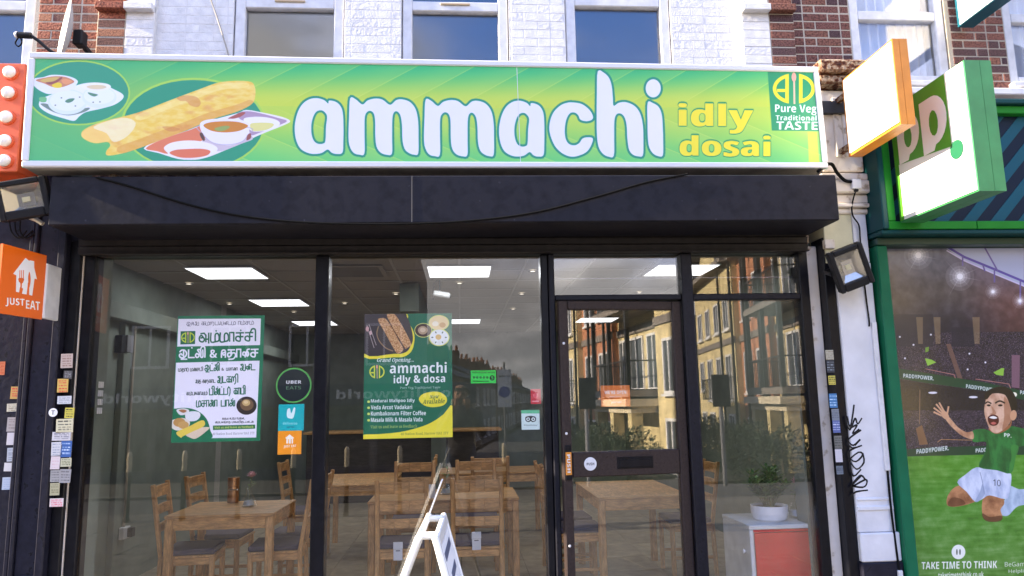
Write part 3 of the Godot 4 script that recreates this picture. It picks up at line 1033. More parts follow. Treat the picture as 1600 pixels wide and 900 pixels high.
func left_neighbour() -> void:
	var b := thing("brick_building", "warm red brick upper wall with a white framed window behind the satellite dish", "building")
	var bricks := []
	for i in 6: bricks.append(MT["brick_%d" % i])
	var free := [[-4.2, -3.29, 4.02, 5.4]]
	wall_round(b, MT.mortar, -8.5, -2.579, 3.2, 7.6, WALL_Z - 0.35, WALL_Z - 0.005, free)
	lay_bricks(b, bricks, -4.45, -2.79, 3.78, 5.05, WALL_Z - 0.002, free, 55)
	span(b, "pier", MT.mortar, -2.79, -2.579, 3.2, 7.6, WALL_Z - 0.1, WALL_Z + 0.05, 0.004)
	lay_bricks(b, bricks, -2.79, -2.579, 4.0, 5.10, WALL_Z + 0.053, [], 65)
	span(b, "ledge", MT.brick_0, -2.79, -2.579, 4.575, 4.635, WALL_Z + 0.03, WALL_Z + 0.115, 0.006)
	upvc_window(b, -4.194, -3.296, 4.06, 5.39, 4.655, WALL_Z - 0.05, false)
	span(b, "back_wall", MT.room_dark, -8.5, -2.95, 0.0, 7.6, -5.2, -5.0, 0)
	span(b, "end_wall", MT.mortar, -8.7, -8.5, 0.0, 7.6, -5.2, -1.31, 0)
	span(b, "roof", MT.roof_slate, -8.7, -2.96, 7.6, 7.75, -9.0, WALL_Z + 0.1, 0)
	span(b, "floor_slab", MT.room_dark, -8.5, -2.96, 2.95, 3.2, -5.0, WALL_Z - 0.01, 0)
	span(b, "shop_roof", MT.roof_slate, -8.5, -2.96, 3.22, 3.3, WALL_Z, 0.16, 0.004)
	span(b, "shopfront_wall", MT.black_panel, -6.0, -2.622, 0.0, 2.80, -0.1, 0.06, 0)
	span(b, "fascia_wall", MT.black_panel, -6.0, -2.30, 2.802, 3.215, -0.1, 0.06, 0)
	# marquee board with a column of bulbs
	var s := thing("bulb_sign", "orange board with a column of round white bulbs beside the green sign", "sign", Vector3(-2.62, 2.79, 0.3))
	span(s, "board", MT.bulb_board, -0.55, 0.245, 0.0, 0.62, -0.24, 0.0, 0.006)
	var bulb := lathed([Vector2(0, 0.034), Vector2(0.018, 0.031), Vector2(0.029, 0.024), Vector2(0.034, 0.014), Vector2(0.032, 0.004), Vector2(0.026, -0.004), Vector2(0, -0.004)], 20)
	var ring := lathed([Vector2(0.024, 0.006), Vector2(0.040, 0.006), Vector2(0.043, 0.0), Vector2(0.043, -0.004)], 20)
	for q in [[17, 114], [15, 146], [12, 184], [10, 221], [9, 252]]:
		var p := at_z(q[0], q[1], 0.3) - s.position
		var o := part(s, "bulb", bulb, MT.bulb_glass, Vector3(p.x, p.y, 0.003), Vector3(PI / 2, 0, 0))
		part(o, "socket", ring, MT.bulb_board)

# ---------------------------------------------------------------- dining room

func interior_shell() -> void:
	var fl := Node3D.new()
	fl.name = "floor"
	fl.set_meta("kind", "structure")
	add_child(fl)
	span(fl, "bed", MT.grout, -2.97, 2.97, -0.3, -0.004, -9.0, -0.1, 0)
	for i in 10:
		for j in 15:
			part(fl, "floor_tile", bx(0.592, 0.02, 0.592, 0.002), MT.floor_tile_a if (i * 3 + j * 5) % 7 < 4 else MT.floor_tile_b, Vector3(-2.68 + i * 0.5955, -0.0095, -0.42 - j * 0.5955))
	var ce := Node3D.new()
	ce.name = "ceiling"
	ce.set_meta("kind", "structure")
	add_child(ce)
	span(ce, "void", MT.room_dark, -2.97, 2.97, 2.80, 2.94, -9.0, -0.17, 0)
	for i in 10:
		for j in 15:
			var x := -2.7 + i * 0.6
			var z := -0.48 - j * 0.6
			part(ce, "ceiling_tile", bx(0.585, 0.016, 0.585, 0.002), MT.ceiling_tile_a if (i * 5 + j * 3) % 4 else MT.ceiling_tile_b, Vector3(x, 2.762, z))
	for i in 11:
		span(ce, "grid_bar", MT.ceiling_grid, -3.0 + i * 0.6 - 0.011, -3.0 + i * 0.6 + 0.011, 2.746, 2.756, -9.0, -0.17, 0)
	for j in 16:
		span(ce, "grid_bar", MT.ceiling_grid, -2.97, 2.97, 2.744, 2.745, -0.18 - j * 0.6 - 0.011, -0.18 - j * 0.6 + 0.011, 0)
	var w := Node3D.new()
	w.name = "wall"
	w.set_meta("kind", "structure")
	add_child(w)
	span(w, "left_side", MT.room_wall, -3.1, -2.95, -0.3, 2.95, -9.0, -0.27, 0)
	span(w, "right_side", MT.room_wall, 2.95, 3.1, -0.3, 2.95, -9.0, -0.27, 0)
	span(w, "rear", MT.room_wall, -3.1, 3.1, -0.3, 2.95, -9.15, -9.0, 0)
	span(w, "front_return", MT.room_wall, -3.1, -2.095, -0.3, 2.95, -0.26, -0.105, 0.004)
	span(w, "front_return", MT.room_wall, 2.06, 3.1, -0.3, 2.95, -0.26, -0.105, 0.004)
	span(w, "bulkhead", MT.ceiling_tile_b, -2.094, 2.059, 2.43, 2.95, -0.165, -0.161, 0)
	span(w, "trunking", MT.room_wall, -2.949, -2.84, 2.26, 2.40, -9.0, -0.27, 0.006)
	span(w, "downstand", MT.room_wall, -0.62, -0.42, 2.45, 2.743, -9.0, -3.3, 0.004)
	span(w, "column", MT.room_wall, -0.44, -0.22, 0.0, 2.742, -7.2, -6.95, 0.004)
	span(w, "pipe_casing", MT.room_wall, -2.949, -2.90, 0.0, 2.259, -2.36, -2.30, 0.004)
	# counter, fridge and shelf at the back
	var c := thing("service_counter", "dark timber service counter across the back of the dining room", "counter", Vector3(-0.9, 0, -7.9))
	span(c, "front_panel", MT.counter_dark, -1.5, 1.5, 0.0, 1.05, -0.35, 0.3, 0.006)
	span(c, "worktop", MT.pine, -1.55, 1.55, 1.051, 1.09, -0.38, 0.34, 0.006)
	var e := thing("electric_box_pair", "two dark grey electric boxes on the green side wall", "electric box", Vector3(-2.95, 2.08, -2.32))
	span(e, "box", MT.black_metal, 0.0, 0.06, -0.09, 0.06, 0.02, 0.10, 0.004)
	span(e, "box", MT.grey_metal, 0.0, 0.07, -0.08, 0.07, -0.11, 0.01, 0.004)
	var pp := thing("wall_conduit", "thin grey conduit running down the green side wall to a socket", "conduit", Vector3(-2.93, 0, -2.56))
	part(pp, "pipe", pipe([Vector3(0, 0.5, 0), Vector3(0, 2.25, 0)], 0.012, 8, false), MT.cable_grey)
	span(pp, "socket_box", MT.plastic_white, -0.015, 0.03, 0.40, 0.50, -0.07, 0.06, 0.005)
	span(pp, "plug", MT.black_metal, 0.031, 0.075, 0.41, 0.49, -0.06, 0.0, 0.005)
	var vt := thing("switch_strip", "column of small white slotted switch plates on the green pier", "switch plate", Vector3(-2.094, 1.56, -0.2))
	for k in 4:
		for q in 3:
			span(vt, "slot", MT.plastic_white, 0.001, 0.006, 0.08 - k * 0.05, 0.115 - k * 0.05, 0.03 - q * 0.022, 0.043 - q * 0.022, 0.001)

# ---------------------------------------------------------------- glazed shopfront

func shopfront() -> void:
	var f := thing("shopfront", "black framed glazed shopfront with two large panes, a warm-lit door and a narrow side pane", "shopfront")
	var fr := Node3D.new()
	var zf := 0.028
	span(f, "jamb", MT.black_gloss, -2.126, -2.066, 0.0, 2.43, -0.08, zf, 0.005)
	span(f, "jamb", MT.black_gloss, 2.058, 2.117, 0.0, 2.43, -0.08, zf, 0.005)
	span(f, "mullion", MT.black_gloss, -0.832, -0.756, 0.10, 2.376, -0.08, zf, 0.006)
	span(f, "mullion", MT.black_gloss, 0.480, 0.524, 0.0, 2.376, -0.08, zf, 0.006)
	span(f, "mullion", MT.black_paint, 0.526, 0.560, 0.0, 2.376, -0.08, zf + 0.016, 0.006)
	span(f, "mullion", MT.black_paint, 1.325, 1.392, 0.0, 2.376, -0.08, zf + 0.016, 0.006)
	span(f, "head", MT.black_gloss, -2.065, 2.057, 2.378, 2.43, -0.08, zf, 0.005)
	span(f, "transom", MT.black_paint, 0.561, 1.324, 2.098, 2.131, -0.08, zf, 0.005)
	span(f, "transom", MT.black_paint, 1.393, 2.057, 2.094, 2.131, -0.08, zf, 0.005)
	span(f, "sill", MT.black_gloss, -2.065, -0.833, 0.0, 0.10, -0.08, zf, 0.005)
	span(f, "sill", MT.black_gloss, -0.755, 0.479, 0.0, 0.10, -0.08, zf, 0.005)
	span(f, "sill", MT.black_gloss, 1.393, 2.057, 0.0, 0.10, -0.08, zf, 0.005)
	glazing(f, "pane", -2.066, -0.832, 0.10, 2.378, 0.0, 1)
	glazing(f, "pane", -0.756, 0.480, 0.10, 2.378, 0.0, 1)
	glazing(f, "pane", 0.560, 1.325, 2.131, 2.378, 0.0)
	glazing(f, "pane", 1.392, 2.058, 2.131, 2.378, 0.0)
	glazing(f, "pane", 1.392, 2.058, 0.10, 2.094, 0.0)
	# a bar behind the glass of the fanlights
	span(f, "fanlight_bar", MT.grey_metal, 0.561, 2.057, 2.24, 2.246, -0.07, -0.062, 0)
	# the door stands a little ajar on its right-hand hinges
	var d := Node3D.new()
	d.name = "door"
	f.add_child(d, true)
	d.position = Vector3(1.318, 0, -0.01)
	d.rotation.y = DOOR_TURN
	var m: Material = MT.warm_lit_door
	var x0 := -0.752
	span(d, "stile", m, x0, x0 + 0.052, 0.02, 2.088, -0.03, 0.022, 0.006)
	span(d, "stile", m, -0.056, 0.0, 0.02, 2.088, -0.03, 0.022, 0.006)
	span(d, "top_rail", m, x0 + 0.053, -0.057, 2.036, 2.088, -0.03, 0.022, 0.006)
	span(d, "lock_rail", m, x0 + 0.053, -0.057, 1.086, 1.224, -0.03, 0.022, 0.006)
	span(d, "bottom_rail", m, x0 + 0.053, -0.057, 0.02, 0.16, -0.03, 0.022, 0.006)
	glazing(d, "pane", x0 + 0.052, -0.056, 1.224, 2.036, 0.004, 3)  # third sheet added to brighten the mirrored street
	glazing(d, "pane", x0 + 0.052, -0.056, 0.16, 1.086, 0.004)
	var lt := Shape.new()
	lt.box(Vector3(-0.33, 1.158, 0.0235), Vector3(0.215, 0.066, 0.006), 0.002)
	lt.box(Vector3(-0.33, 1.155, 0.0275), Vector3(0.185, 0.044, 0.006), 0.002)
	part(d, "letter_plate", lt.mesh(), MT.black_gloss)
	var hd := Shape.new()
	hd.box(Vector3(x0 + 0.028, 1.17, 0.0245), Vector3(0.036, 0.19, 0.008), 0.003)
	part(d, "lock_plate", hd.mesh(), MT.black_gloss)
	for y in [0.72, 1.33, 1.84]:
		part(d, "screw_cap", lathed([Vector2(0, 0.003), Vector2(0.006, 0.002), Vector2(0.008, 0.0)], 10), MT.plastic_white, Vector3(x0 + 0.022, y, 0.0225), Vector3(PI / 2, 0, 0))
	# push notice and the orange plate by the lock
	door_turn = d
	single("push_notice", "round white PUSH notice on the door rail", "notice", lathed([Vector2(0, 0.002), Vector2(0.036, 0.002), Vector2(0.037, 0.0)], 28), MT.plastic_white, d.transform * Vector3(-0.596, 1.158, 0.0225), Vector3(PI / 2, DOOR_TURN, 0))
	words_on("lettering", "PUSH", self.get_node("push_notice"), MT.black_metal, Vector3(0, 0.0026, 0), Vector3(-PI / 2, 0, 0), 0.044, 0.015)
	var ol := single("lock_label", "narrow orange label with white upright letters on the door lock plate", "label", bx(0.034, 0.125, 0.002, 0), MT.orange_edge, d.transform * Vector3(x0 + 0.028, 1.165, 0.0297), Vector3(0, DOOR_TURN, 0))
	words_on("lettering", "PUSH", ol, MT.plastic_white, Vector3(0, 0.0, 0.0014), Vector3(0, 0, -PI / 2), 0.10, 0.02)

const DOOR_TURN := 0.118
var door_turn: Node3D

# raised lettering: a thin mesh of text fitted into a width and height
func words_on(called: String, words: String, parent: Node, m: Material, at: Vector3, rot: Vector3, wide: float, tall: float, bold := true) -> MeshInstance3D:
	var g := letters(words, bold)
	var lo: Vector2 = g[1]
	var hi: Vector2 = g[2]
	var s := Shape.new()
	var k := Vector2(wide / (hi.x - lo.x), tall / (hi.y - lo.y))
	for tr in g[0]:
		var p := []
		for q in tr:
			p.append(Vector3((q.x - (lo.x + hi.x) * 0.5) * k.x, (q.y - (lo.y + hi.y) * 0.5) * k.y, 0.0))
		s.tri(p[0], p[1], p[2], Vector3.BACK, Vector3.BACK, Vector3.BACK)
	return part(parent, called, s.mesh(), m, at, rot)

func roller_shutter() -> void:
	var r := thing("roller_shutter", "rolled up black roller shutter in a long dented black housing under the green sign", "roller shutter")
	var s := Shape.new()
	# the housing rises a little to the right
	var bs := Basis(Vector3(0, 0, 1), 0.0048)
	s.box(Vector3(0, 2.598, 0.235), Vector3(4.225, 0.262, 0.43), 0.006, bs)
	part(r, "housing", s.mesh(), MT.shutter_box)
	var seam := Shape.new()
	for x in [-0.25]:
		seam.box(Vector3(x, 2.598, 0.4515), Vector3(0.0016, 0.255, 0.002))
	part(r, "seam", seam.mesh(), MT.cable_grey)
	for k in 4:
		var o := part(r, "slat", bx(4.24, 0.040, 0.018, 0.007), MT.shutter_slat, Vector3(-0.02, 2.405 + k * 0.0415, 0.075))
		o.rotation.x = 0.12
	span(r, "bottom_rail", MT.shutter_slat, -2.13, 2.10, 2.375, 2.384, 0.05, 0.10, 0.002)
	span(r, "bracket", MT.rusty_ledge, -1.86, -1.83, 2.73, 2.77, 0.32, 0.36, 0.003)

# ---------------------------------------------------------------- the main sign

var leaf_noise := FastNoiseLite.new()

func main_sign() -> void:
	# corners of its face: the left end stands further out than the right
	var tl := at_z(42, 82, 0.50)
	var bl := at_z(35, 261, 0.50)
	var tr := at_z(1280, 105, 0.30)
	var left_top := Vector3((tl.x + bl.x) * 0.5, tl.y, 0.50)
	var right := Vector3((tr.x + at_z(1288, 262, 0.30).x) * 0.5, tr.y, 0.30) - left_top
	var face_n := right.cross(Vector3.UP).normalized() * -1.0
	if face_n.z < 0: face_n = -face_n
	var up := face_n.cross(right).normalized()
	if up.y < 0: up = -up
	var tall := 0.626
	var down := -up * tall
	var n := thing("restaurant_sign", "long green lightbox sign reading ammachi idly dosai with dosa and idli pictures", "sign", left_top)
	var ink := sheet(2048, rgb(90, 190, 120), left_top, right, down)
	leaf_noise.seed = 2
	leaf_noise.frequency = 0.02
	leaf_noise.fractal_octaves = 4
	ink.paint(sign_ground.bind(ink))
	sign_food(ink)
	sign_words(ink)
	part(n, "face", board_mesh(right, down, 0.01), print_material(ink, 0.4))
	# aluminium border and body
	var bs := Basis(right.normalized(), up, face_n)
	var wd := right.length()
	var s := Shape.new()
	var rim := 0.034
	s.box(bs * Vector3(wd * 0.5, -rim * 0.5, -0.004), Vector3(wd, rim, 0.03), 0.006, bs)
	s.box(bs * Vector3(wd * 0.5, -tall + rim * 0.5, -0.004), Vector3(wd, rim, 0.03), 0.006, bs)
	s.box(bs * Vector3(rim * 0.5 - 0.002, -tall * 0.5, -0.003), Vector3(rim, tall - 2 * rim, 0.03), 0.006, bs)
	s.box(bs * Vector3(wd - rim * 0.5 + 0.002, -tall * 0.5, -0.003), Vector3(rim, tall - 2 * rim, 0.03), 0.006, bs)
	part(n, "border", s.mesh(), MT.sign_frame)
	var body := Shape.new()
	body.box(bs * Vector3(wd * 0.5, -tall * 0.5, -0.085), Vector3(wd - 0.004, tall - 0.004, 0.13), 0.004, bs)
	part(n, "body", body.mesh(), MT.sign_back)
	for k in [0.4, wd * 0.5, wd - 0.3]:
		var br := Shape.new()
		var p := bs * Vector3(k, -tall * 0.8, -0.15)
		var z_back := 0.02 - left_top.z
		br.bar(p, Vector3(p.x, p.y, z_back), 0.03, 0.03)
		part(n, "bracket", br.mesh(), MT.black_metal)
	var seam := Shape.new()
	seam.box(bs * Vector3(wd * 0.588, -tall * 0.5, 0.0005), Vector3(0.003, tall - 2 * rim, 0.001), 0, bs)
	part(n, "seam", seam.mesh(), MT.sign_frame)

func sign_ground(x: int, y: int, ink: Ink) -> Color:
	var v := float(y) / ink.h
	var mid := 0.42 + 0.03 * sin(x * 0.002)
	var c: Color
	var green := rgb(52, 186, 116)
	var lime := rgb(196, 216, 74)
	var low := rgb(100, 204, 116)
	if v < mid:
		c = green.lerp(lime, smoothstep(0.03, mid * 0.92, v))
	else:
		c = lime.lerp(low, smoothstep(mid, 1.0, v) * 0.9 + 0.1)
	# leaf veins rising to the right above the midrib and falling below it
	var dy := (mid - v) * ink.h
	var ph := (x - absf(dy) * (1.75 if dy > 0 else 2.3)) / (148.0 if dy > 0 else 190.0)
	var fr := ph - floorf(ph)
	var vein := smoothstep(0.0, 1.0, fr) * 0.20
	if fr < 0.035:
		vein = 0.42
	vein *= clampf(absf(dy) / (0.10 * ink.h), 0.25, 1.0)
	c = c.lerp(rgb(214, 228, 104), vein)
	# the left end is a deeper green
	c = c.lerp(rgb(76, 178, 118), (1.0 - smoothstep(60.0, 560.0, x)) * 0.75)
	return c

func sign_food(ink: Ink) -> void:
	# enlarged views: A = left picture (40,80 x4.735), B = right picture (200,120 x6.154)
	var ring := rgb(168, 214, 88)
	var deep := rgb(54, 156, 122)
	var ring2 := oval(302, 194, 113, 72.5, 0.0)
	ink.shape([ring2], ring)
	ink.shape([oval(302, 194.5, 109.5, 69.5)], rgb(44, 152, 116))
	ink.shape([oval(122.5, 145, 81, 51)], ring)
	ink.shape([oval(122.5, 145, 78.3, 48.5)], deep)
	var A := func(a: Array) -> PackedVector2Array: return pts(a, 40, 80, 4.735)
	var B := func(a: Array) -> PackedVector2Array: return pts(a, 200, 120, 6.154)
	# idli plate
	ink.shape([round_off(A.call([100, 380, 130, 345, 250, 300, 420, 240, 560, 235, 640, 275, 715, 315, 720, 350, 660, 395, 560, 425, 450, 450, 400, 480, 360, 515, 290, 500, 180, 465, 110, 420]))], rgb(236, 240, 246))
	ink.shape([round_off(A.call([110, 390, 150, 420, 220, 455, 320, 475, 420, 455, 470, 430, 460, 418, 340, 440, 230, 430, 160, 390]))], rgb(120, 142, 132))
	ink.shape([oval(40 + 310 / 4.735, 80 + 375 / 4.735, 31, 20)], rgb(222, 234, 234))
	ink.shape([oval(40 + 312 / 4.735, 80 + 366 / 4.735, 28, 16)], rgb(234, 241, 242))
	ink.shape([oval(40 + 545 / 4.735, 80 + 340 / 4.735, 27, 17)], rgb(224, 235, 235))
	ink.shape([oval(40 + 545 / 4.735, 80 + 330 / 4.735, 24, 13)], rgb(235, 242, 242))
	ink.shape([round_off(A.call([412, 262, 450, 240, 520, 232, 600, 240, 632, 262, 600, 285, 520, 292, 450, 285]))], rgb(240, 240, 236))
	ink.shape([round_off(A.call([450, 262, 500, 250, 570, 252, 600, 266, 560, 280, 490, 280]))], rgb(226, 208, 170))
	ink.shape([round_off(A.call([292, 370, 320, 352, 362, 350, 345, 372, 312, 382]))], rgb(88, 140, 112))
	ink.shape([round_off(A.call([460, 305, 500, 312, 535, 322, 510, 335, 478, 325]))], rgb(88, 140, 112))
	for q in [[265, 345], [220, 400], [368, 405], [500, 378], [550, 375], [400, 340]]:
		ink.shape([oval(40 + q[0] / 4.735, 80 + q[1] / 4.735, 1.3, 1.0)], rgb(120, 130, 120))
	ink.shape([round_off(A.call([100, 345, 130, 338, 155, 345, 150, 375, 110, 375]))], rgb(120, 190, 130))
	# sauce bowl
	ink.shape([round_off(A.call([40, 220, 70, 200, 130, 192, 190, 175, 280, 178, 350, 195, 385, 220, 375, 250, 340, 285, 260, 300, 180, 318, 120, 300, 70, 265]))], rgb(236, 238, 246))
	ink.shape([round_off(A.call([75, 215, 140, 196, 220, 185, 300, 192, 360, 222, 330, 245, 260, 268, 200, 265, 140, 240]))], rgb(206, 140, 104))
	ink.shape([round_off(A.call([110, 215, 180, 195, 250, 195, 200, 225, 140, 228]))], rgb(214, 182, 104))
	ink.shape([round_off(A.call([150, 232, 210, 222, 262, 192, 268, 202, 225, 235, 180, 246]))], rgb(150, 86, 84))
	ink.shape([round_off(A.call([195, 250, 235, 232, 265, 240, 262, 268, 215, 270]))], rgb(238, 210, 62))
	ink.shape([round_off(A.call([265, 215, 300, 205, 345, 222, 310, 245, 280, 240]))], rgb(232, 158, 110))
	# leaf-shaped tray under the dosa
	ink.shape([round_off(B.call([150, 690, 300, 600, 560, 520, 800, 420, 1050, 350, 1140, 318, 1300, 345, 1480, 385, 1560, 425, 1500, 465, 1300, 545, 1100, 635, 880, 730, 760, 775, 640, 798, 480, 790, 300, 735]), true, 3)], rgb(238, 232, 236))
	ink.shape([round_off(B.call([700, 560, 760, 600, 860, 640, 980, 660, 1090, 625, 1170, 560, 1200, 600, 1100, 640, 900, 715, 800, 690, 720, 630]), true, 3)], rgb(206, 192, 204))
	ink.shape([round_off(B.call([170, 688, 330, 600, 600, 510, 720, 470, 760, 560, 700, 620, 640, 640, 420, 690, 380, 740, 280, 715]), true, 3)], rgb(226, 128, 92))
	ink.shape([round_off(B.call([1040, 365, 1140, 330, 1280, 352, 1440, 395, 1530, 425, 1440, 470, 1260, 540, 1180, 560, 1150, 470]), true, 3)], rgb(176, 150, 176))
	ink.shape([round_off(B.call([960, 400, 1080, 345, 1130, 345, 1080, 385, 1000, 405]))], rgb(170, 92, 84))
	# dosa roll, its crust broken by noise
	var crust := func(x: int, y: int) -> Color:
		var a := leaf_noise.get_noise_2d(x * 1.4, y * 3.2)
		var b := leaf_noise.get_noise_2d(x * 0.55 + 300, y * 1.1)
		var c := rgb(240, 202, 84).lerp(rgb(246, 220, 132), clampf(0.4 + a * 0.9, 0, 1))
		return c.lerp(rgb(226, 158, 84), smoothstep(0.05, 0.7, b) * 0.7)
	ink.shape([round_off(pts([132, 202, 160, 190, 215, 176, 262, 158, 310, 140, 346, 128, 388, 127, 398, 135, 399, 150, 394, 162, 372, 174, 330, 187, 296, 202, 258, 216, 222, 230, 190, 240, 168, 243, 166, 236, 172, 228, 168, 222, 150, 224, 136, 220, 127, 212]), true, 4)], Color.WHITE, 1.0, crust)
	ink.shape([round_off(pts([127, 210, 138, 200, 160, 196, 172, 214, 168, 221, 150, 223, 136, 219]), true, 4)], rgb(250, 210, 120), 0.85)
	ink.shape([round_off(pts([146, 198, 190, 184, 212, 192, 200, 212, 178, 222, 166, 208]), true, 4)], rgb(250, 240, 205), 0.75)
	ink.shape([round_off(pts([190, 240, 222, 230, 258, 216, 296, 202, 330, 187, 372, 174, 394, 162, 390, 156, 368, 164, 326, 176, 290, 190, 252, 204, 216, 218, 184, 230]), true, 4)], rgb(214, 140, 66), 0.45)
	ink.shape([round_off(pts([215, 179, 262, 161, 310, 143, 346, 131, 386, 130, 384, 137, 348, 140, 312, 152, 264, 170, 220, 188]), true, 4)], rgb(252, 236, 160), 0.45)
	ink.shape([round_off(B.call([470, 200, 560, 178, 660, 195, 700, 250, 670, 290, 600, 275, 560, 235, 500, 230]))], rgb(206, 128, 74), 0.5)
	ink.shape([round_off(B.call([330, 480, 420, 480, 500, 500, 450, 525, 380, 520]))], rgb(206, 128, 74), 0.5)
	# chutney dishes and the sambar bowl
	ink.shape([round_off(B.call([345, 690, 400, 640, 520, 615, 660, 615, 800, 645, 862, 690, 820, 740, 700, 780, 540, 785, 420, 755]))], rgb(240, 236, 238))
	ink.shape([round_off(B.call([400, 735, 450, 705, 560, 695, 700, 692, 790, 712, 760, 755, 640, 778, 500, 775]))], rgb(224, 120, 88))
	ink.shape([round_off(B.call([1110, 410, 1200, 385, 1320, 388, 1430, 415, 1460, 455, 1400, 500, 1280, 525, 1180, 515]))], rgb(240, 238, 240))
	ink.shape([round_off(B.call([1175, 455, 1260, 440, 1380, 445, 1400, 470, 1330, 510, 1200, 520]))], rgb(226, 222, 142))
	ink.shape([round_off(B.call([690, 470, 720, 425, 820, 405, 950, 402, 1080, 412, 1165, 450, 1170, 490, 1150, 560, 1100, 620, 1000, 650, 880, 650, 790, 620, 720, 550]))], rgb(236, 232, 246))
	ink.stroke(round_off(B.call([690, 470, 720, 550, 790, 620, 880, 650, 1000, 650, 1100, 620, 1150, 560, 1170, 490])), 1.0, rgb(186, 176, 196))
	ink.shape([round_off(B.call([690, 545, 715, 540, 740, 600, 725, 615, 700, 580]))], rgb(90, 66, 60))
	ink.shape([round_off(B.call([1150, 560, 1180, 545, 1180, 590, 1140, 610]))], rgb(150, 84, 76))
	ink.shape([round_off(B.call([725, 470, 780, 440, 900, 428, 1040, 432, 1130, 455, 1150, 480, 1060, 522, 920, 535, 800, 518]))], rgb(206, 132, 46))
	ink.shape([round_off(B.call([830, 500, 880, 480, 950, 470, 980, 485, 930, 515, 870, 522]))], rgb(150, 168, 92))

func sign_words(ink: Ink) -> void:
	var C := func(a: Array) -> PackedVector2Array: return round_off(pts(a, 420, 60, 3.461), true, 4)
	var D := func(a: Array) -> PackedVector2Array: return round_off(pts(a, 860, 60, 3.461), true, 4)
	var a_out := [326, 336, 321, 352, 300, 334, 262, 323, 222, 328, 185, 352, 158, 395, 143, 450, 140, 500, 148, 550, 168, 592, 200, 615, 240, 625, 285, 620, 318, 601, 340, 618, 365, 625, 398, 618, 403, 560, 404, 480, 400, 400, 385, 362, 360, 342]
	var a_in := [305, 402, 285, 389, 258, 396, 240, 425, 230, 470, 232, 520, 245, 555, 268, 570, 295, 568, 306, 552, 309, 480, 315, 425]
	var m_out := [440, 324, 470, 329, 506, 357, 535, 335, 575, 325, 615, 331, 656, 359, 690, 333, 725, 330, 765, 345, 795, 385, 808, 450, 810, 540, 808, 622, 785, 629, 758, 620, 735, 598, 723, 550, 720, 470, 712, 418, 694, 395, 676, 402, 668, 440, 667, 540, 666, 622, 640, 630, 605, 618, 583, 586, 576, 530, 575, 450, 568, 408, 550, 392, 530, 400, 519, 430, 518, 520, 517, 622, 490, 629, 460, 620, 440, 590, 431, 540, 434, 420]
	var moved := func(a: Array, dx: float, dy: float, x0 := 0.0, sx := 1.0) -> Array:
		var r := []
		for i in range(0, a.size(), 2):
			r.append(x0 + (a[i] - x0) * sx + dx)
			r.append(a[i + 1] + dy)
		return r
	var words := [[C.call(a_out), C.call(a_in)], [C.call(m_out)], [C.call(moved.call(m_out, 408, 8))],
		[C.call(moved.call(a_out, 1105, 14, 140, 0.93)), C.call(moved.call(a_in, 1105, 14, 140, 0.93))],
		[D.call([120, 346, 170, 355, 210, 385, 230, 420, 224, 440, 195, 448, 163, 440, 150, 415, 130, 401, 105, 406, 86, 440, 78, 490, 82, 540, 100, 570, 130, 578, 156, 566, 172, 543, 195, 535, 228, 539, 224, 570, 200, 610, 160, 632, 115, 640, 70, 625, 30, 590, 5, 540, -6, 490, 0, 440, 20, 395, 55, 362, 90, 348])],
		[D.call([256, 179, 290, 186, 318, 215, 332, 260, 338, 320, 342, 364, 370, 348, 410, 345, 455, 365, 485, 405, 500, 470, 503, 560, 500, 632, 475, 638, 445, 628, 425, 600, 416, 540, 412, 470, 400, 425, 378, 406, 356, 413, 346, 450, 345, 540, 343, 634, 315, 640, 285, 625, 262, 590, 252, 530, 250, 430, 251, 300])],
		[D.call([526, 347, 555, 350, 585, 370, 602, 410, 608, 480, 610, 560, 608, 632, 583, 637, 555, 622, 535, 590, 527, 540, 525, 450])],
		[oval(860 + 556 / 3.461, 60 + 270 / 3.461, 11.8, 14.2)]]
	var edge := rgb(28, 142, 116)
	for w in words:
		for p in w:
			ink.stroke(p, 6.4, edge, 1.0, true)
	for w in words:
		ink.shape(w, rgb(232, 232, 252))
	# idly / dosai in round yellow letters
	for q in [[0.9, 0.0], [-0.9, 0.0], [0.0, 0.9], [0.0, -0.9], [0.7, 0.7], [-0.7, -0.7], [0.7, -0.7], [-0.7, 0.7]]:
		write(ink, "idly", 1061 + q[0] * 2.5, 208 + q[1] * 1.9, 1176 + q[0] * 2.5, 209 + q[1] * 1.9, 48, rgb(44, 152, 92))
		write(ink, "dosai", 1063 + q[0] * 2.5, 244 + q[1] * 1.9, 1203 + q[0] * 2.5, 245 + q[1] * 1.9, 34, rgb(44, 152, 92))
	for q in [0.0, 1.3, -1.3, 0.6, -0.6]:
		write(ink, "idly", 1061 + q, 208, 1176 + q, 209, 47, rgb(242, 226, 48))
		write(ink, "dosai", 1063 + q, 244, 1203 + q, 245, 33, rgb(242, 226, 48))
	# badge
	ink.shape([pts([1199, 105.5, 1275, 107, 1282, 205, 1206, 204])], rgb(30, 150, 98))
	ink.shape([pts([1262, 206, 1276, 206, 1281, 259, 1264, 259])], rgb(206, 222, 70), 0.8)
	badge(ink, 1240.5, 138.5, 33, 24, rgb(240, 224, 44))
	write(ink, "Pure Veg", 1211, 179, 1276, 180, 16, rgb(240, 246, 244))
	write(ink, "Traditional", 1212, 188, 1276, 188.5, 8.5, rgb(240, 246, 244))
	write(ink, "TASTE", 1213, 202.5, 1278, 203, 13, rgb(240, 246, 244))

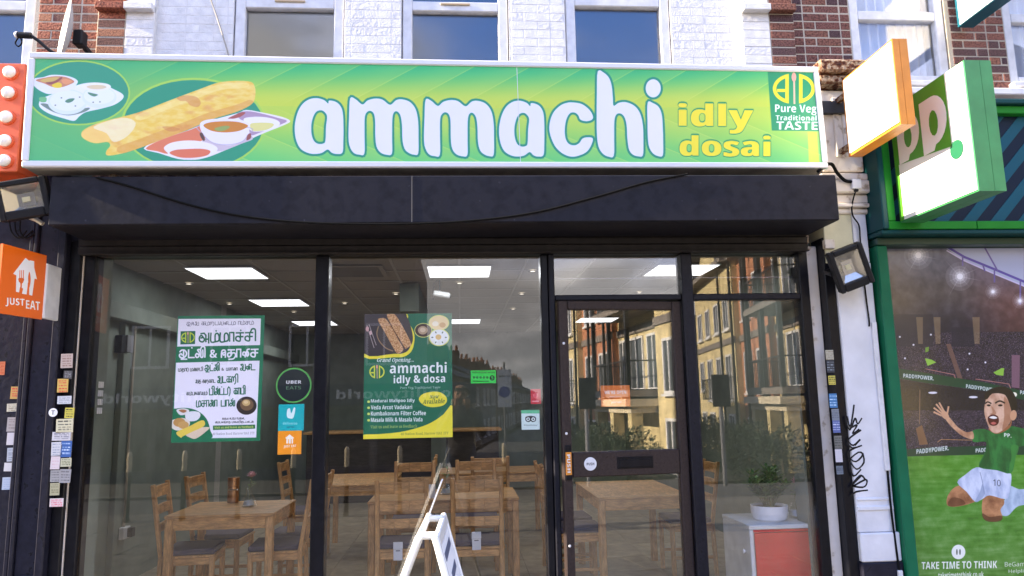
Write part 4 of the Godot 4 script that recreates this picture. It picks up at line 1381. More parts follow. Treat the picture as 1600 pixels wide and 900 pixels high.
# the A-and-D roundel with a torch between the halves
func badge(ink: Ink, cx: float, cy: float, rx: float, ry: float, col: Color) -> void:
	var gap := rx * 0.24
	var wd := rx * 0.17
	for side in [-1.0, 1.0]:
		var out := PackedVector2Array()
		var inn := PackedVector2Array()
		var a0 := acos(gap / rx)
		for i in 25:
			var a := lerpf(-a0, a0, i / 24.0)
			out.append(Vector2(cx + side * cos(a) * rx, cy + sin(a) * ry))
		var a1 := acos(minf(1.0, (gap + wd) / (rx - wd)))
		for i in 25:
			var a := lerpf(-a1, a1, i / 24.0)
			inn.append(Vector2(cx + side * cos(a) * (rx - wd), cy + sin(a) * (ry - wd)))
		ink.shape([out, inn], col)
	ink.shape([pts([cx - rx * 0.8, cy + ry * 0.02, cx - gap - wd * 0.5, cy + ry * 0.02, cx - gap - wd * 0.5, cy + ry * 0.22, cx - rx * 0.8, cy + ry * 0.22])], col)
	ink.shape([pts([cx - rx * 0.04, cy - ry * 0.9, cx + rx * 0.05, cy - ry * 0.9, cx + rx * 0.07, cy + ry * 1.0, cx - rx * 0.02, cy + ry * 1.0])], rgb(226, 190, 160))
	ink.shape([oval(cx, cy - ry * 0.75, rx * 0.11, ry * 0.3)], rgb(240, 170, 150))

# ---------------------------------------------------------------- signs that stick out from the wall

# a plate traced in its own plane: outline points are (distance out along +z, height)
func side_plate(parent: Node, called: String, m: Material, outline: PackedVector2Array, x0: float, x1: float, turn := 0.0) -> MeshInstance3D:
	var s := Shape.new()
	# local x of the slab -> world z, local z -> world -x
	s.slab(outline, -x1, -x0, Basis(Vector3(0, 0, 1), Vector3(0, 1, 0), Vector3(-1, 0, 0)))
	var o := part(parent, called, s.mesh(), m)
	o.rotation.y = turn
	return o

func rect(x0: float, y0: float, x1: float, y1: float) -> PackedVector2Array:
	return PackedVector2Array([Vector2(x0, y0), Vector2(x1, y0), Vector2(x1, y1), Vector2(x0, y1)])

func projecting_signs() -> void:
	# orange lightbox with a white face
	var o := thing("projecting_lightbox", "square orange edged projecting lightbox with a plain white face over the pilaster", "sign", Vector3(2.29, 2.90, 0.28))
	side_plate(o, "case", MT.orange_edge, rect(0.0, 0.0, 0.52, 0.475), 0.004, 0.04)
	side_plate(o, "case", MT.orange_edge, rect(0.0, 0.0, 0.52, 0.475), 0.042, 0.085)
	side_plate(o, "face", MT.acrylic_white, rect(0.022, 0.014, 0.514, 0.462), -0.002, 0.0035)
	# raised curl of the old logo
	var curl := PackedVector3Array()
	for i in 26:
		var t := i / 25.0
		curl.append(Vector3(-0.0035, 0.08 + t * 0.33, 0.15 + t * 0.20 + 0.035 * sin(t * TAU)))
	var cs := Shape.new()
	cs.tube(curl, 0.004, 0.004, 6)
	part(o, "raised_mark", cs.mesh(), MT.acrylic_white)
	var ob := Shape.new()
	ob.bar(Vector3(0.04, 0.40, 0.0), Vector3(0.04, 0.40, -0.16), 0.03, 0.03)
	part(o, "bracket", ob.mesh(), MT.rusty_ledge)
	part(o, "bracket", ob.mesh(), MT.rusty_ledge, Vector3(0, -0.32, 0))
	# green and white lightbox
	var p := thing("projecting_lightbox", "green and white projecting lightbox with PP letters and a green dot", "sign", Vector3(2.575, 2.505, 0.27))
	side_plate(p, "case", MT.pp_green, rect(0.0, 0.0, 0.66, 0.69), 0.004, 0.086)
	side_plate(p, "case", MT.pp_green, rect(0.0, 0.0, 0.66, 0.69), 0.088, 0.148)
	side_plate(p, "face", MT.acrylic_white, rect(0.045, 0.008, 0.654, 0.684), -0.002, 0.0035)
	side_plate(p, "lime_edge", MT.pp_green_face, rect(0.006, 0.008, 0.043, 0.684), -0.002, 0.0035)
	side_plate(p, "green_field", MT.pp_green_face, PackedVector2Array([Vector2(0.045, 0.335), Vector2(0.51, 0.285), Vector2(0.51, 0.684), Vector2(0.045, 0.684)]), -0.004, -0.0025)
	for q in [[0.06, 0.205, 0.332], [0.285, 0.215, 0.308]]:
		# each letter: the bowl of a P standing on the white field
		var x: float = q[0]
		var w: float = q[1]
		var b: float = q[2]
		var t := b + 0.27 + (0.03 if x > 0.2 else 0.0)
		var out := PackedVector2Array([Vector2(x, b), Vector2(x, t)])
		for i in 13:
			var a := PI / 2 - PI * i / 12.0
			out.append(Vector2(x + w * 0.5 + cos(a) * w * 0.5, (t + b + 0.03) * 0.5 + sin(a) * (t - b - 0.03) * 0.5))
		out.append(Vector2(x + w * 0.42, b))
		var hole := PackedVector2Array()
		for i in 12:
			var a := TAU * i / 12.0
			hole.append(Vector2(x + w * 0.5 + cos(a) * w * 0.17, (t + b) * 0.5 + sin(a) * (t - b) * 0.24))
		side_plate(p, "letter", MT.acrylic_letter, out, -0.006, -0.0045)
		side_plate(p, "letter_counter", MT.pp_green_face, hole, -0.0075, -0.0065)
	var dot := PackedVector2Array()
	for i in 24:
		dot.append(Vector2(0.545 + cos(TAU * i / 24.0) * 0.05, 0.255 + sin(TAU * i / 24.0) * 0.05))
	side_plate(p, "dot", MT.pp_dot, dot, -0.006, -0.0025)
	# a third lightbox further along
	var q3 := at_z(1496, 43, WALL_Z + 0.06)
	var t3 := thing("projecting_lightbox", "white projecting lightbox with a teal edge hanging high over the betting shop", "sign", Vector3(q3.x, q3.y, WALL_Z + 0.06))
	side_plate(t3, "case", MT.stripe_teal, rect(0.0, 0.0, 0.72, 0.72), 0.004, 0.14)
	side_plate(t3, "face", MT.acrylic_white, rect(0.035, 0.006, 0.712, 0.712), -0.002, 0.0035)
	var b3 := Shape.new()
	b3.bar(Vector3(0.06, 0.3, 0.0), Vector3(0.06, 0.3, -0.07), 0.04, 0.04)
	part(t3, "bracket", b3.mesh(), MT.black_metal)
	# small orange food delivery sign on the left
	var j := thing("delivery_sign", "orange projecting sign with a white house of cutlery reading JUST EAT", "sign", Vector3(-2.23, 1.985, 0.10))
	var right := Vector3(0.045, 0, -0.305)
	var tl := Vector3(-2.255, 2.338, 0.56)
	var ink := sheet(512, rgb(240, 106, 20), tl, right, Vector3(0, -0.345, 0))
	just_eat(ink)
	part(j, "panel", board_mesh(right, Vector3(0, -0.345, 0), 0.014), print_material(ink, 0.35), tl - j.position)
	span(j, "back_box", MT.plastic_white, 0.008, 0.028, 0.015, 0.31, 0.01, 0.152, 0.004)

func just_eat(ink: Ink) -> void:
	# enlarged view (0,360 x3.2154)
	var E := func(a: Array) -> PackedVector2Array: return pts(a, 0, 360, 3.2154)
	var white := rgb(250, 244, 238)
	var house: PackedVector2Array = E.call([128, 138, 146, 152, 152, 150, 172, 155, 172, 188, 186, 246, 174, 242, 162, 328, 146, 324, 148, 262, 140, 262, 134, 322, 110, 318, 116, 292, 100, 286, 96, 312, 80, 308, 82, 226, 66, 218])
	ink.shape([house], white)
	var orange := rgb(240, 106, 20)
	for x in [98, 107, 116]:
		ink.shape([E.call([x, 200, x + 4, 200, x + 3, 244, x - 1, 244])], orange)
	ink.shape([round_off(E.call([94, 240, 120, 242, 116, 262, 110, 270, 108, 320, 101, 318, 102, 268, 95, 258]))], orange)
	ink.shape([round_off(E.call([148, 208, 154, 240, 152, 268, 146, 290, 142, 260, 142, 230]))], orange)
	write(ink, "JUST", 8.5, 478.5, 38.5, 481, 14, white)
	write(ink, "EAT", 40.5, 482, 62.5, 485, 13.5, white)

# ---------------------------------------------------------------- floodlights, dish

func flood(called_label: String, at: Vector3, turn: Vector3, wide: float, tall: float) -> Node3D:
	var f := thing("floodlight", called_label, "floodlight", at)
	f.rotation = turn
	var s := Shape.new()
	# hollow square body: deep rim round a reflector
	var r := 0.03
	s.box(Vector3(-wide * 0.5 + r * 0.5, 0, 0), Vector3(r, tall, 0.06), 0.006)
	s.box(Vector3(wide * 0.5 - r * 0.5, 0, 0), Vector3(r, tall, 0.06), 0.006)
	s.box(Vector3(0, tall * 0.5 - r * 0.5, 0), Vector3(wide - 2 * r, r, 0.06), 0.006)
	s.box(Vector3(0, -tall * 0.5 + r * 0.8, 0), Vector3(wide - 2 * r, r * 1.6, 0.06), 0.006)
	s.box(Vector3(0, 0, -0.045), Vector3(wide * 0.92, tall * 0.92, 0.03), 0.01)
	part(f, "body", s.mesh(), MT.black_metal)
	var q := Shape.new()
	var a := Vector2(wide * 0.5 - r, tall * 0.5 - r)
	var b := a * 0.45
	var z0 := 0.012
	var z1 := -0.026
	var c0 := [Vector3(-a.x, a.y, z0), Vector3(a.x, a.y, z0), Vector3(a.x, -a.y, z0), Vector3(-a.x, -a.y, z0)]
	var c1 := [Vector3(-b.x, b.y, z1), Vector3(b.x, b.y, z1), Vector3(b.x, -b.y, z1), Vector3(-b.x, -b.y, z1)]
	for i in 4:
		var k := (i + 1) % 4
		var nn: Vector3 = (c0[k] - c0[i]).cross(c1[i] - c0[i]).normalized()
		if nn.z < 0: nn = -nn
		q.quad(c0[i], c0[k], c1[k], c1[i], nn)
	q.quad(c1[0], c1[1], c1[2], c1[3], Vector3.BACK)
	part(f, "reflector", q.mesh(), MT.reflector)
	span(f, "led_chip", MT.led, -b.x * 0.45, b.x * 0.45, -b.y * 0.4, b.y * 0.4, z1 + 0.001, z1 + 0.006, 0.001)
	span(f, "cover_glass", MT.glass, -a.x, a.x, -a.y, a.y, 0.018, 0.021, 0)
	var st := Shape.new()
	st.bar(Vector3(-wide * 0.5 - 0.008, 0, -0.01), Vector3(-wide * 0.5 - 0.008, 0, -0.11), 0.008, 0.025)
	st.bar(Vector3(wide * 0.5 + 0.008, 0, -0.01), Vector3(wide * 0.5 + 0.008, 0, -0.11), 0.008, 0.025)
	st.bar(Vector3(-wide * 0.5 - 0.008, 0, -0.11), Vector3(wide * 0.5 + 0.008, 0, -0.11), 0.008, 0.025)
	part(f, "stirrup", st.mesh(), MT.black_metal)
	return f

func floodlights() -> void:
	var a := flood("black square floodlight above the orange JUST EAT sign", Vector3(-2.255, 2.605, 0.42), Vector3(0.18, 0.10, 0.20), 0.25, 0.205)
	var arm := Shape.new()
	arm.bar(Vector3(0, 0, -0.11), Vector3(0, 0.02, -0.36), 0.03, 0.03)
	part(a, "arm", arm.mesh(), MT.black_metal)
	var b := flood("tilted black square floodlight on the white pilaster", Vector3(2.262, 2.245, 0.24), Vector3(0.30, -0.12, 0.36), 0.20, 0.25)
	var arm2 := Shape.new()
	arm2.bar(Vector3(0, 0.02, -0.11), Vector3(0.0, 0.03, -0.20), 0.05, 0.05)
	part(b, "arm", arm2.mesh(), MT.black_metal)

func satellite_dish() -> void:
	# the dish is seen almost edge on, facing left; a curved arm carries its receiver
	var d := thing("satellite_dish", "pale satellite dish seen edge on with a black receiver arm in front of red brick", "satellite dish", Vector3(-2.86, 4.24, -1.02))
	var s := Shape.new()
	var prof := PackedVector2Array()
	for i in 9:
		var r := 0.235 * i / 8.0
		prof.append(Vector2(maxf(r, 0.0001), r * r * 0.85))
	prof.append(Vector2(0.243, 0.046))
	for i in 9:
		var r := 0.241 * (8 - i) / 8.0
		prof.append(Vector2(maxf(r, 0.0001), r * r * 0.85 - 0.006))
	var face := Vector3(-0.82, 0.08, 0.57).normalized()
	var side := face.cross(Vector3.UP).normalized()
	s.lathe(prof, 32, Vector3(0, 0.03, 0), Basis(side, face, side.cross(face)))
	part(d, "reflector", s.mesh(), MT.dish_grey)
	var m := Shape.new()
	m.box(Vector3(0.06, 0.0, -0.02), Vector3(0.07, 0.12, 0.09), 0.01)
	m.bar(Vector3(0.07, -0.03, -0.02), Vector3(0.10, -0.10, -0.22), 0.03, 0.03)
	m.box(Vector3(0.10, -0.10, -0.23), Vector3(0.10, 0.12, 0.02), 0.003)
	part(d, "mount", m.mesh(), MT.black_metal)
	var tip := Vector3(-0.30, -0.015, 0.05)
	part(d, "arm", pipe([Vector3(0.03, -0.16, 0.0), Vector3(-0.10, -0.13, 0.02), Vector3(-0.20, -0.05, 0.04), tip + Vector3(0.05, 0, 0)], 0.012), MT.black_metal)
	var l := Shape.new()
	l.tube(PackedVector3Array([tip + Vector3(0.05, 0.0, 0), tip + Vector3(-0.05, 0.004, 0)]), 0.024, 0.024, 14)
	part(d, "receiver", l.mesh(), MT.black_metal)
	part(d, "receiver_cap", lathed([Vector2(0, 0.012), Vector2(0.022, 0.008), Vector2(0.026, 0.0), Vector2(0.026, -0.01)], 14), MT.plastic_white, tip + Vector3(-0.05, 0.004, 0), Vector3(0, 0, PI / 2))
	part(d, "cable_loop", pipe([tip + Vector3(-0.04, -0.02, 0), tip + Vector3(-0.055, -0.06, 0.0), tip + Vector3(-0.03, -0.085, 0), tip + Vector3(-0.01, -0.055, 0), tip + Vector3(-0.02, -0.02, 0)], 0.005, 6), MT.cable_black)

# ---------------------------------------------------------------- posters

# Tamil letters as strokes in a box 1 high; each: [advance, polylines]
var TAMIL := {
	"a": [1.25, [[0.45, 0.55, 0.25, 0.75, 0.05, 0.5, 0.1, 0.12, 0.4, 0.0, 0.6, 0.25, 0.45, 0.5, 0.2, 0.45], [0.2, 0.95, 0.55, 1.0, 0.75, 0.75, 0.75, 0.0], [1.05, 1.0, 1.05, -0.15], [0.6, 0.3, 1.05, 0.3]]],
	"i": [1.15, [[0.45, 0.3, 0.3, 0.5, 0.1, 0.35, 0.2, 0.05, 0.55, 0.0, 0.85, 0.2, 0.95, 0.6, 0.7, 0.95, 0.35, 0.95, 0.15, 0.75], [0.6, 0.9, 0.6, -0.2], [0.3, -0.2, 1.0, -0.2]]],
	"t": [0.85, [[0.05, 1.0, 0.05, 0.0, 0.75, 0.0]]],
	"l": [1.0, [[0.4, 0.35, 0.2, 0.5, 0.05, 0.25, 0.2, 0.0, 0.45, 0.15, 0.5, 0.6, 0.3, 0.95, 0.55, 1.0, 0.7, 0.7, 0.68, 0.1, 0.85, 0.0, 0.95, 0.2, 0.92, 0.95]]],
	"m": [1.0, [[0.05, 1.0, 0.05, 0.0, 0.6, 0.0, 0.9, 0.15, 0.9, 0.7, 0.7, 0.95, 0.5, 0.75, 0.5, 0.0]]],
	"p": [0.9, [[0.05, 1.0, 0.05, 0.0, 0.78, 0.0, 0.78, 1.0]]],
	"v": [1.05, [[0.3, 0.35, 0.12, 0.3, 0.1, 0.05, 0.35, 0.0, 0.45, 0.3, 0.4, 0.7, 0.15, 0.95, 0.5, 1.0, 0.6, 0.6, 0.55, 0.0, 0.95, 0.0, 0.95, 1.0]]],
	"k": [1.0, [[0.1, 0.95, 0.9, 0.95], [0.5, 0.95, 0.5, 0.0], [0.05, 0.25, 0.1, 0.55, 0.5, 0.55, 0.85, 0.5, 0.9, 0.2, 0.7, 0.05, 0.5, 0.3, 0.3, 0.05, 0.05, 0.25]]],
	"c": [1.0, [[0.1, 0.95, 0.9, 0.95], [0.55, 0.95, 0.55, 0.1, 0.35, 0.0, 0.1, 0.15, 0.1, 0.45, 0.35, 0.55, 0.55, 0.4], [0.55, 0.5, 0.85, 0.5]]],
	"d": [1.05, [[0.1, 0.95, 0.85, 0.95], [0.45, 0.95, 0.45, 0.25], [0.45, 0.55, 0.15, 0.55, 0.05, 0.3, 0.2, 0.05, 0.45, 0.25, 0.6, 0.55, 0.9, 0.5, 0.95, 0.15, 0.7, -0.2, 0.2, -0.25]]],
	"R": [1.1, [[0.05, 0.0, 0.05, 0.7, 0.2, 0.95, 0.4, 0.7, 0.4, 0.2, 0.4, 0.7, 0.6, 0.95, 0.85, 0.7, 0.85, 0.0, 0.6, -0.3]]],
	"r": [0.65, [[0.05, 0.0, 0.05, 1.0, 0.5, 1.0, 0.5, 0.1, 0.3, -0.25]]],
	"A": [0.65, [[0.05, 0.0, 0.05, 1.0, 0.5, 1.0, 0.5, 0.0]]],
	"I": [0.3, [[-0.35, 1.0, -0.2, 1.35, 0.1, 1.35, 0.18, 1.0, 0.18, 0.0]]],
	"E": [0.75, [[0.1, 0.0, 0.1, 0.5, 0.2, 0.9, 0.5, 0.9, 0.55, 0.5, 0.35, 0.3, 0.25, 0.55, 0.45, 0.65], [0.55, 0.5, 0.55, 0.0]]],
	"Y": [0.95, [[0.3, 0.2, 0.1, 0.3, 0.15, 0.6, 0.35, 0.6, 0.4, 0.3, 0.35, 0.0], [0.4, 0.3, 0.5, 0.65, 0.7, 0.6, 0.75, 0.3, 0.6, 0.1, 0.55, 0.4, 0.6, 0.9, 0.85, 1.0]]],
	".": [0.0, [[-0.42, 1.22, -0.38, 1.26]]],
	"n": [1.1, [[0.25, 0.3, 0.1, 0.15, 0.2, 0.0, 0.35, 0.2, 0.3, 0.7, 0.45, 0.95, 0.6, 0.6, 0.6, 0.0, 1.0, 0.0, 1.0, 1.0]]],
	" ": [0.5, []],
}

# x0..x1 and the base line y of the line in photograph pixels
func tamil(ink: Ink, words: String, x0: float, x1: float, y0: float, y1: float, tall: float, col: Color, wt: float) -> void:
	var total := 0.0
	for ch in words: total += TAMIL[ch][0]
	var k := (x1 - x0) / total
	var x := 0.0
	for ch in words:
		for line in TAMIL[ch][1]:
			var p := PackedVector2Array()
			for i in range(0, line.size(), 2):
				var u: float = (x + line[i]) * k
				p.append(Vector2(x0 + u, lerpf(y0, y1, u / (x1 - x0)) - line[i + 1] * tall))
			ink.stroke(round_off(p, false, 4) if p.size() > 4 else p, wt, col)
		x += TAMIL[ch][0]

func hang(called: String, label: String, category: String, ink: Ink, at: Vector3, right: Vector3, down: Vector3, rough := 0.35) -> MeshInstance3D:
	return single(called, label, category, board_mesh(right, down, 0.0012), print_material(ink, rough), at)

func posters() -> void:
	tamil_poster()
	menu_poster()
	football_poster()

func tamil_poster() -> void:
	var tl := Vector3(-1.607, 2.034, -0.0062)
	var right := Vector3(0.486, 0, 0)
	var down := Vector3(-0.004, -0.71, 0)
	var ink := sheet(720, rgb(24, 118, 78), tl, right, down)
	# enlarged view (250,470 x3.4615)
	var P := func(a: Array) -> PackedVector2Array: return pts(a, 250, 470, 3.4615)
	var paper := rgb(236, 234, 246)
	var green := rgb(20, 104, 72)
	ink.shape([P.call([100, 98, 546, 98, 542, 242, 94, 248])], paper)
	ink.shape([P.call([88, 335, 540, 326, 524, 742, 72, 746])], paper)
	ink.shape([round_off(P.call([60, 600, 90, 583, 150, 580, 210, 598, 255, 640, 275, 700, 272, 748, 60, 760]))], rgb(24, 118, 78))
	tamil(ink, "iEv kmRpnYtm Am.cm.", 291, 397, 508.5, 507.5, 5.2, rgb(90, 90, 110), 0.7)
	ink.shape([P.call([112, 165, 192, 164, 190, 234, 111, 236])], green)
	badge(ink, 293.8, 527.5, 10.8, 8.6, rgb(196, 214, 60))
	tamil(ink, "am.mAc.cI", 311, 401, 534.5, 533.0, 13.5, green, 2.3)
	tamil(ink, "it.lI", 279.5, 322, 559, 558.5, 12.2, paper, 2.3)
	write(ink, "&", 328, 559.5, 340, 559.3, 13, paper)
	tamil(ink, "EdAYc", 345, 405, 559, 558, 12.2, paper, 2.3)
	tamil(ink, "mdAr mlcpI", 279, 318, 580.2, 579.5, 4.4, rgb(50, 70, 66), 0.9)
	tamil(ink, "it.lI", 320, 344, 579.8, 579.3, 9.0, green, 1.5)
	write(ink, "&", 346.5, 579.5, 350.5, 579.5, 4.5, rgb(50, 70, 66))
	tamil(ink, "mcAlA", 354, 372, 579.3, 579, 4.2, rgb(50, 70, 66), 0.8)
	tamil(ink, "vYt", 375.5, 400, 579, 578.5, 9.0, green, 1.6)
	tamil(ink, "vd aRkAt", 306, 337.5, 598.5, 598, 4.6, rgb(50, 70, 66), 0.9)
	tamil(ink, "vtkRI", 340, 373, 598.3, 597.8, 9.4, green, 1.6)
	tamil(ink, "km.pEkAnm.", 292, 325, 617.5, 617, 4.6, rgb(50, 70, 66), 0.9)
	tamil(ink, "pIl.t.tr.", 327.5, 361, 617.3, 616.6, 9.6, green, 1.6)
	tamil(ink, "kApI", 366, 384.5, 616.6, 616.2, 9.6, green, 1.6)
	tamil(ink, "mcAlA", 307.5, 341, 635.6, 635.0, 9.4, green, 1.6)
	tamil(ink, "pAl.", 346, 368, 635.2, 634.8, 9.4, green, 1.6)
	ink.shape([oval(386, 634.5, 15.8, 14.2)], rgb(46, 38, 34))
	ink.shape([oval(386.5, 633, 10.5, 9.2)], rgb(120, 92, 62))
	ink.shape([oval(385.5, 630, 6.2, 5.0)], rgb(206, 176, 116))
	ink.shape([oval(385.0, 629, 3.6, 2.6)], rgb(226, 202, 150))
	# food on the green quarter
	ink.shape([round_off(P.call([92, 590, 130, 582, 160, 592, 150, 612, 112, 618]))], rgb(228, 226, 224))
	ink.shape([round_off(P.call([104, 592, 130, 588, 148, 596, 128, 606]))], rgb(176, 120, 76))
	ink.shape([round_off(P.call([140, 612, 175, 598, 215, 604, 220, 628, 195, 650, 150, 648]))], rgb(230, 232, 236))
	ink.shape([round_off(P.call([55, 655, 85, 640, 130, 634, 165, 655, 150, 690, 100, 702, 68, 688]))], rgb(226, 220, 208))
	ink.shape([oval(250 + 108 / 3.4615, 470 + 658 / 3.4615, 9.5, 7)], rgb(196, 150, 84))
	ink.shape([oval(250 + 130 / 3.4615, 470 + 672 / 3.4615, 8.5, 6)], rgb(206, 164, 96))
	ink.shape([round_off(P.call([140, 720, 200, 690, 270, 685, 250, 710, 200, 745, 170, 742]))], rgb(224, 204, 180))
	ink.shape([round_off(P.call([92, 712, 160, 680, 225, 648, 245, 655, 240, 680, 180, 708, 125, 735, 118, 742]))], rgb(232, 206, 84))
	tamil(ink, "adn Eprm AmvYt", 348, 384, 656, 655.6, 2.6, rgb(90, 90, 100), 0.6)
	tamil(ink, "lmpYvcd mknrIdtpYtl", 337, 397, 661.5, 661, 2.6, rgb(90, 90, 100), 0.6)
	ink.shape([P.call([290, 676, 518, 672, 518, 694, 290, 700])], rgb(40, 116, 66))
	write(ink, "Visit us and leave us feedback", 336, 670.2, 397, 669.2, 3.6, rgb(214, 226, 120), true)
	write(ink, "40 Station Road Harrow HA1 2TY", 333, 680.2, 399, 679.0, 3.8, rgb(120, 120, 132), false, true)
	hang("menu_poster", "white and green poster in Tamil script stuck inside the window farthest from the door", "poster", ink, tl, right, down)

func menu_poster() -> void:
	var tl := Vector3(-0.552, 2.034, -0.0062)
	var right := Vector3(0.506, 0, 0)
	var down := Vector3(0.0, -0.714, 0)
	var ink := sheet(720, rgb(18, 106, 74), tl, right, down)
	# enlarged views: Q (540,460 x3.6), R (500,390 x4.2105)
	var Q := func(a: Array) -> PackedVector2Array: return pts(a, 540, 460, 3.6)
	var yel := rgb(236, 224, 60)
	var white := rgb(236, 242, 240)
	ink.shape([round_off(Q.call([118, 100, 330, 104, 352, 150, 384, 215, 386, 270, 370, 320, 330, 350, 270, 354, 100, 352, 104, 200]), true, 4)], yel)
	ink.shape([round_off(Q.call([105, 95, 320, 98, 344, 150, 368, 215, 370, 268, 354, 312, 320, 332, 270, 334, 100, 330]), true, 4)], rgb(58, 50, 52))
	ink.shape([round_off(Q.call([178, 190, 240, 130, 330, 110, 372, 200, 372, 280, 300, 330, 220, 300]), true, 4)], rgb(72, 64, 60))
	ink.stroke(round_off(Q.call([185, 180, 176, 220, 190, 262, 225, 300, 265, 318]), false), 1.6, rgb(150, 124, 88))
	var roast := func(x: int, y: int) -> Color:
		var a := leaf_noise.get_noise_2d(x * 2.6, y * 2.6)
		var b := leaf_noise.get_noise_2d(x * 6.0, y * 6.0 + 200)
		return rgb(216, 178, 128).lerp(rgb(166, 112, 66), clampf(0.4 + a * 1.3 + b * 0.6, 0, 1))
	ink.shape([round_off(Q.call([182, 145, 205, 133, 228, 140, 262, 190, 300, 260, 325, 305, 312, 325, 290, 332, 262, 290, 222, 215]), true, 4)], Color.WHITE, 1.0, roast)
	ink.shape([round_off(Q.call([232, 115, 258, 108, 282, 118, 315, 170, 350, 235, 370, 282, 350, 298, 332, 302, 300, 250, 262, 180]), true, 4)], Color.WHITE, 1.0, roast)
	ink.stroke(Q.call([240, 150, 332, 302]), 1.2, rgb(90, 56, 34))
	for q in [[120, 175, 160, 300], [132, 170, 172, 285]]:
		ink.stroke(Q.call(q), 1.0, rgb(170, 160, 160))
	ink.shape([oval(574, 514, 2.6, 4.0)], rgb(196, 150, 150))
	ink.shape([oval(579, 520, 2.2, 3.4)], rgb(206, 176, 176))
	for q in [[437, 202, 50, 41], [525, 160, 58, 44], [526, 242, 58, 49]]:
		ink.shape([oval(540 + q[0] / 3.6, 460 + q[1] / 3.6, q[2] / 3.6, q[3] / 3.6)], rgb(214, 220, 120))
	ink.shape([oval(540 + 437 / 3.6, 460 + 202 / 3.6, 12.8, 10.3)], rgb(66, 46, 38))
	ink.shape([oval(540 + 434 / 3.6, 460 + 202 / 3.6, 7.5, 6.5)], rgb(186, 160, 128))
	ink.shape([oval(540 + 434 / 3.6, 460 + 200 / 3.6, 4.5, 3.6)], rgb(216, 196, 166))
	ink.shape([oval(540 + 525 / 3.6, 460 + 160 / 3.6, 14.6, 11.0)], rgb(226, 204, 150))
	ink.shape([oval(540 + 505 / 3.6, 460 + 165 / 3.6, 5, 4)], rgb(236, 228, 206))
	ink.shape([oval(540 + 545 / 3.6, 460 + 172 / 3.6, 5, 4)], rgb(200, 160, 100))
	ink.shape([oval(540 + 526 / 3.6, 460 + 242 / 3.6, 14.6, 12.2)], rgb(226, 232, 232))
	ink.shape([oval(540 + 522 / 3.6, 460 + 240 / 3.6, 4.6, 4.2)], rgb(206, 168, 84))
	for a in 6:
		var v := Vector2(cos(a * 1.05), sin(a * 1.05) * 0.85) * 10.5
		ink.shape([oval(540 + 526 / 3.6 + v.x, 460 + 242 / 3.6 + v.y, 1.7, 1.0, a * 1.05)], rgb(60, 84, 66))
	write(ink, "Grand Opening...", 588, 567.5, 646, 567, 8.2, white, true, true, 0.25)
	badge(ink, 589, 581, 12, 10.5, rgb(212, 220, 70))
	write(ink, "ammachi", 609, 583.5, 698, 582.5, 17, white)
	write(ink, "idly & dosa", 615, 603, 695.5, 601, 16.5, white)
	write(ink, "Pure Veg Traditional Taste", 625, 608.5, 688, 607.6, 4.4, rgb(196, 214, 204), false, true)
	ink.shape([round_off(Q.call([412, 590, 432, 562, 480, 548, 530, 550, 565, 575, 568, 605, 540, 628, 480, 634, 435, 620]))], yel)
	write(ink, "Now", 671, 623.5, 685, 622.5, 6, rgb(40, 90, 50), true, true, 0.25)
	write(ink, "Available", 660, 631.5, 694, 630, 7.4, rgb(40, 90, 50), true, true, 0.25)
	var rows := [["Madurai Malipoo Idly", 579.5, 648, 630.5], ["Veda Arcot Vadakari", 579.5, 644, 640], ["Kumbakonam Filter Coffee", 579.5, 665.5, 649.5], ["Masala Milk & Masala Vada", 579.5, 660, 659.5]]
	for r in rows:
		ink.shape([oval(576, r[3] - 2.8, 2.2, 2.0)], rgb(206, 226, 110))
		write(ink, r[0], r[1], r[3], r[2], r[3] - 0.8, 7.0, white)
	write(ink, "Visit us and leave us feedback", 579, 669.5, 652, 668, 5.0, rgb(196, 216, 110), false, true)
	ink.shape([round_off(Q.call([98, 790, 180, 786, 300, 775, 400, 752, 480, 722, 550, 675, 602, 625, 604, 815, 350, 815, 98, 818]), true, 3)], yel)
	write(ink, "40 Station Road, Harrow HA1 2TY", 626, 680.8, 701, 679.2, 4.8, rgb(110, 124, 60), false, true)
	hang("menu_poster", "green and yellow Grand Opening poster with rolled dosas in the shop window", "poster", ink, tl, right, down)

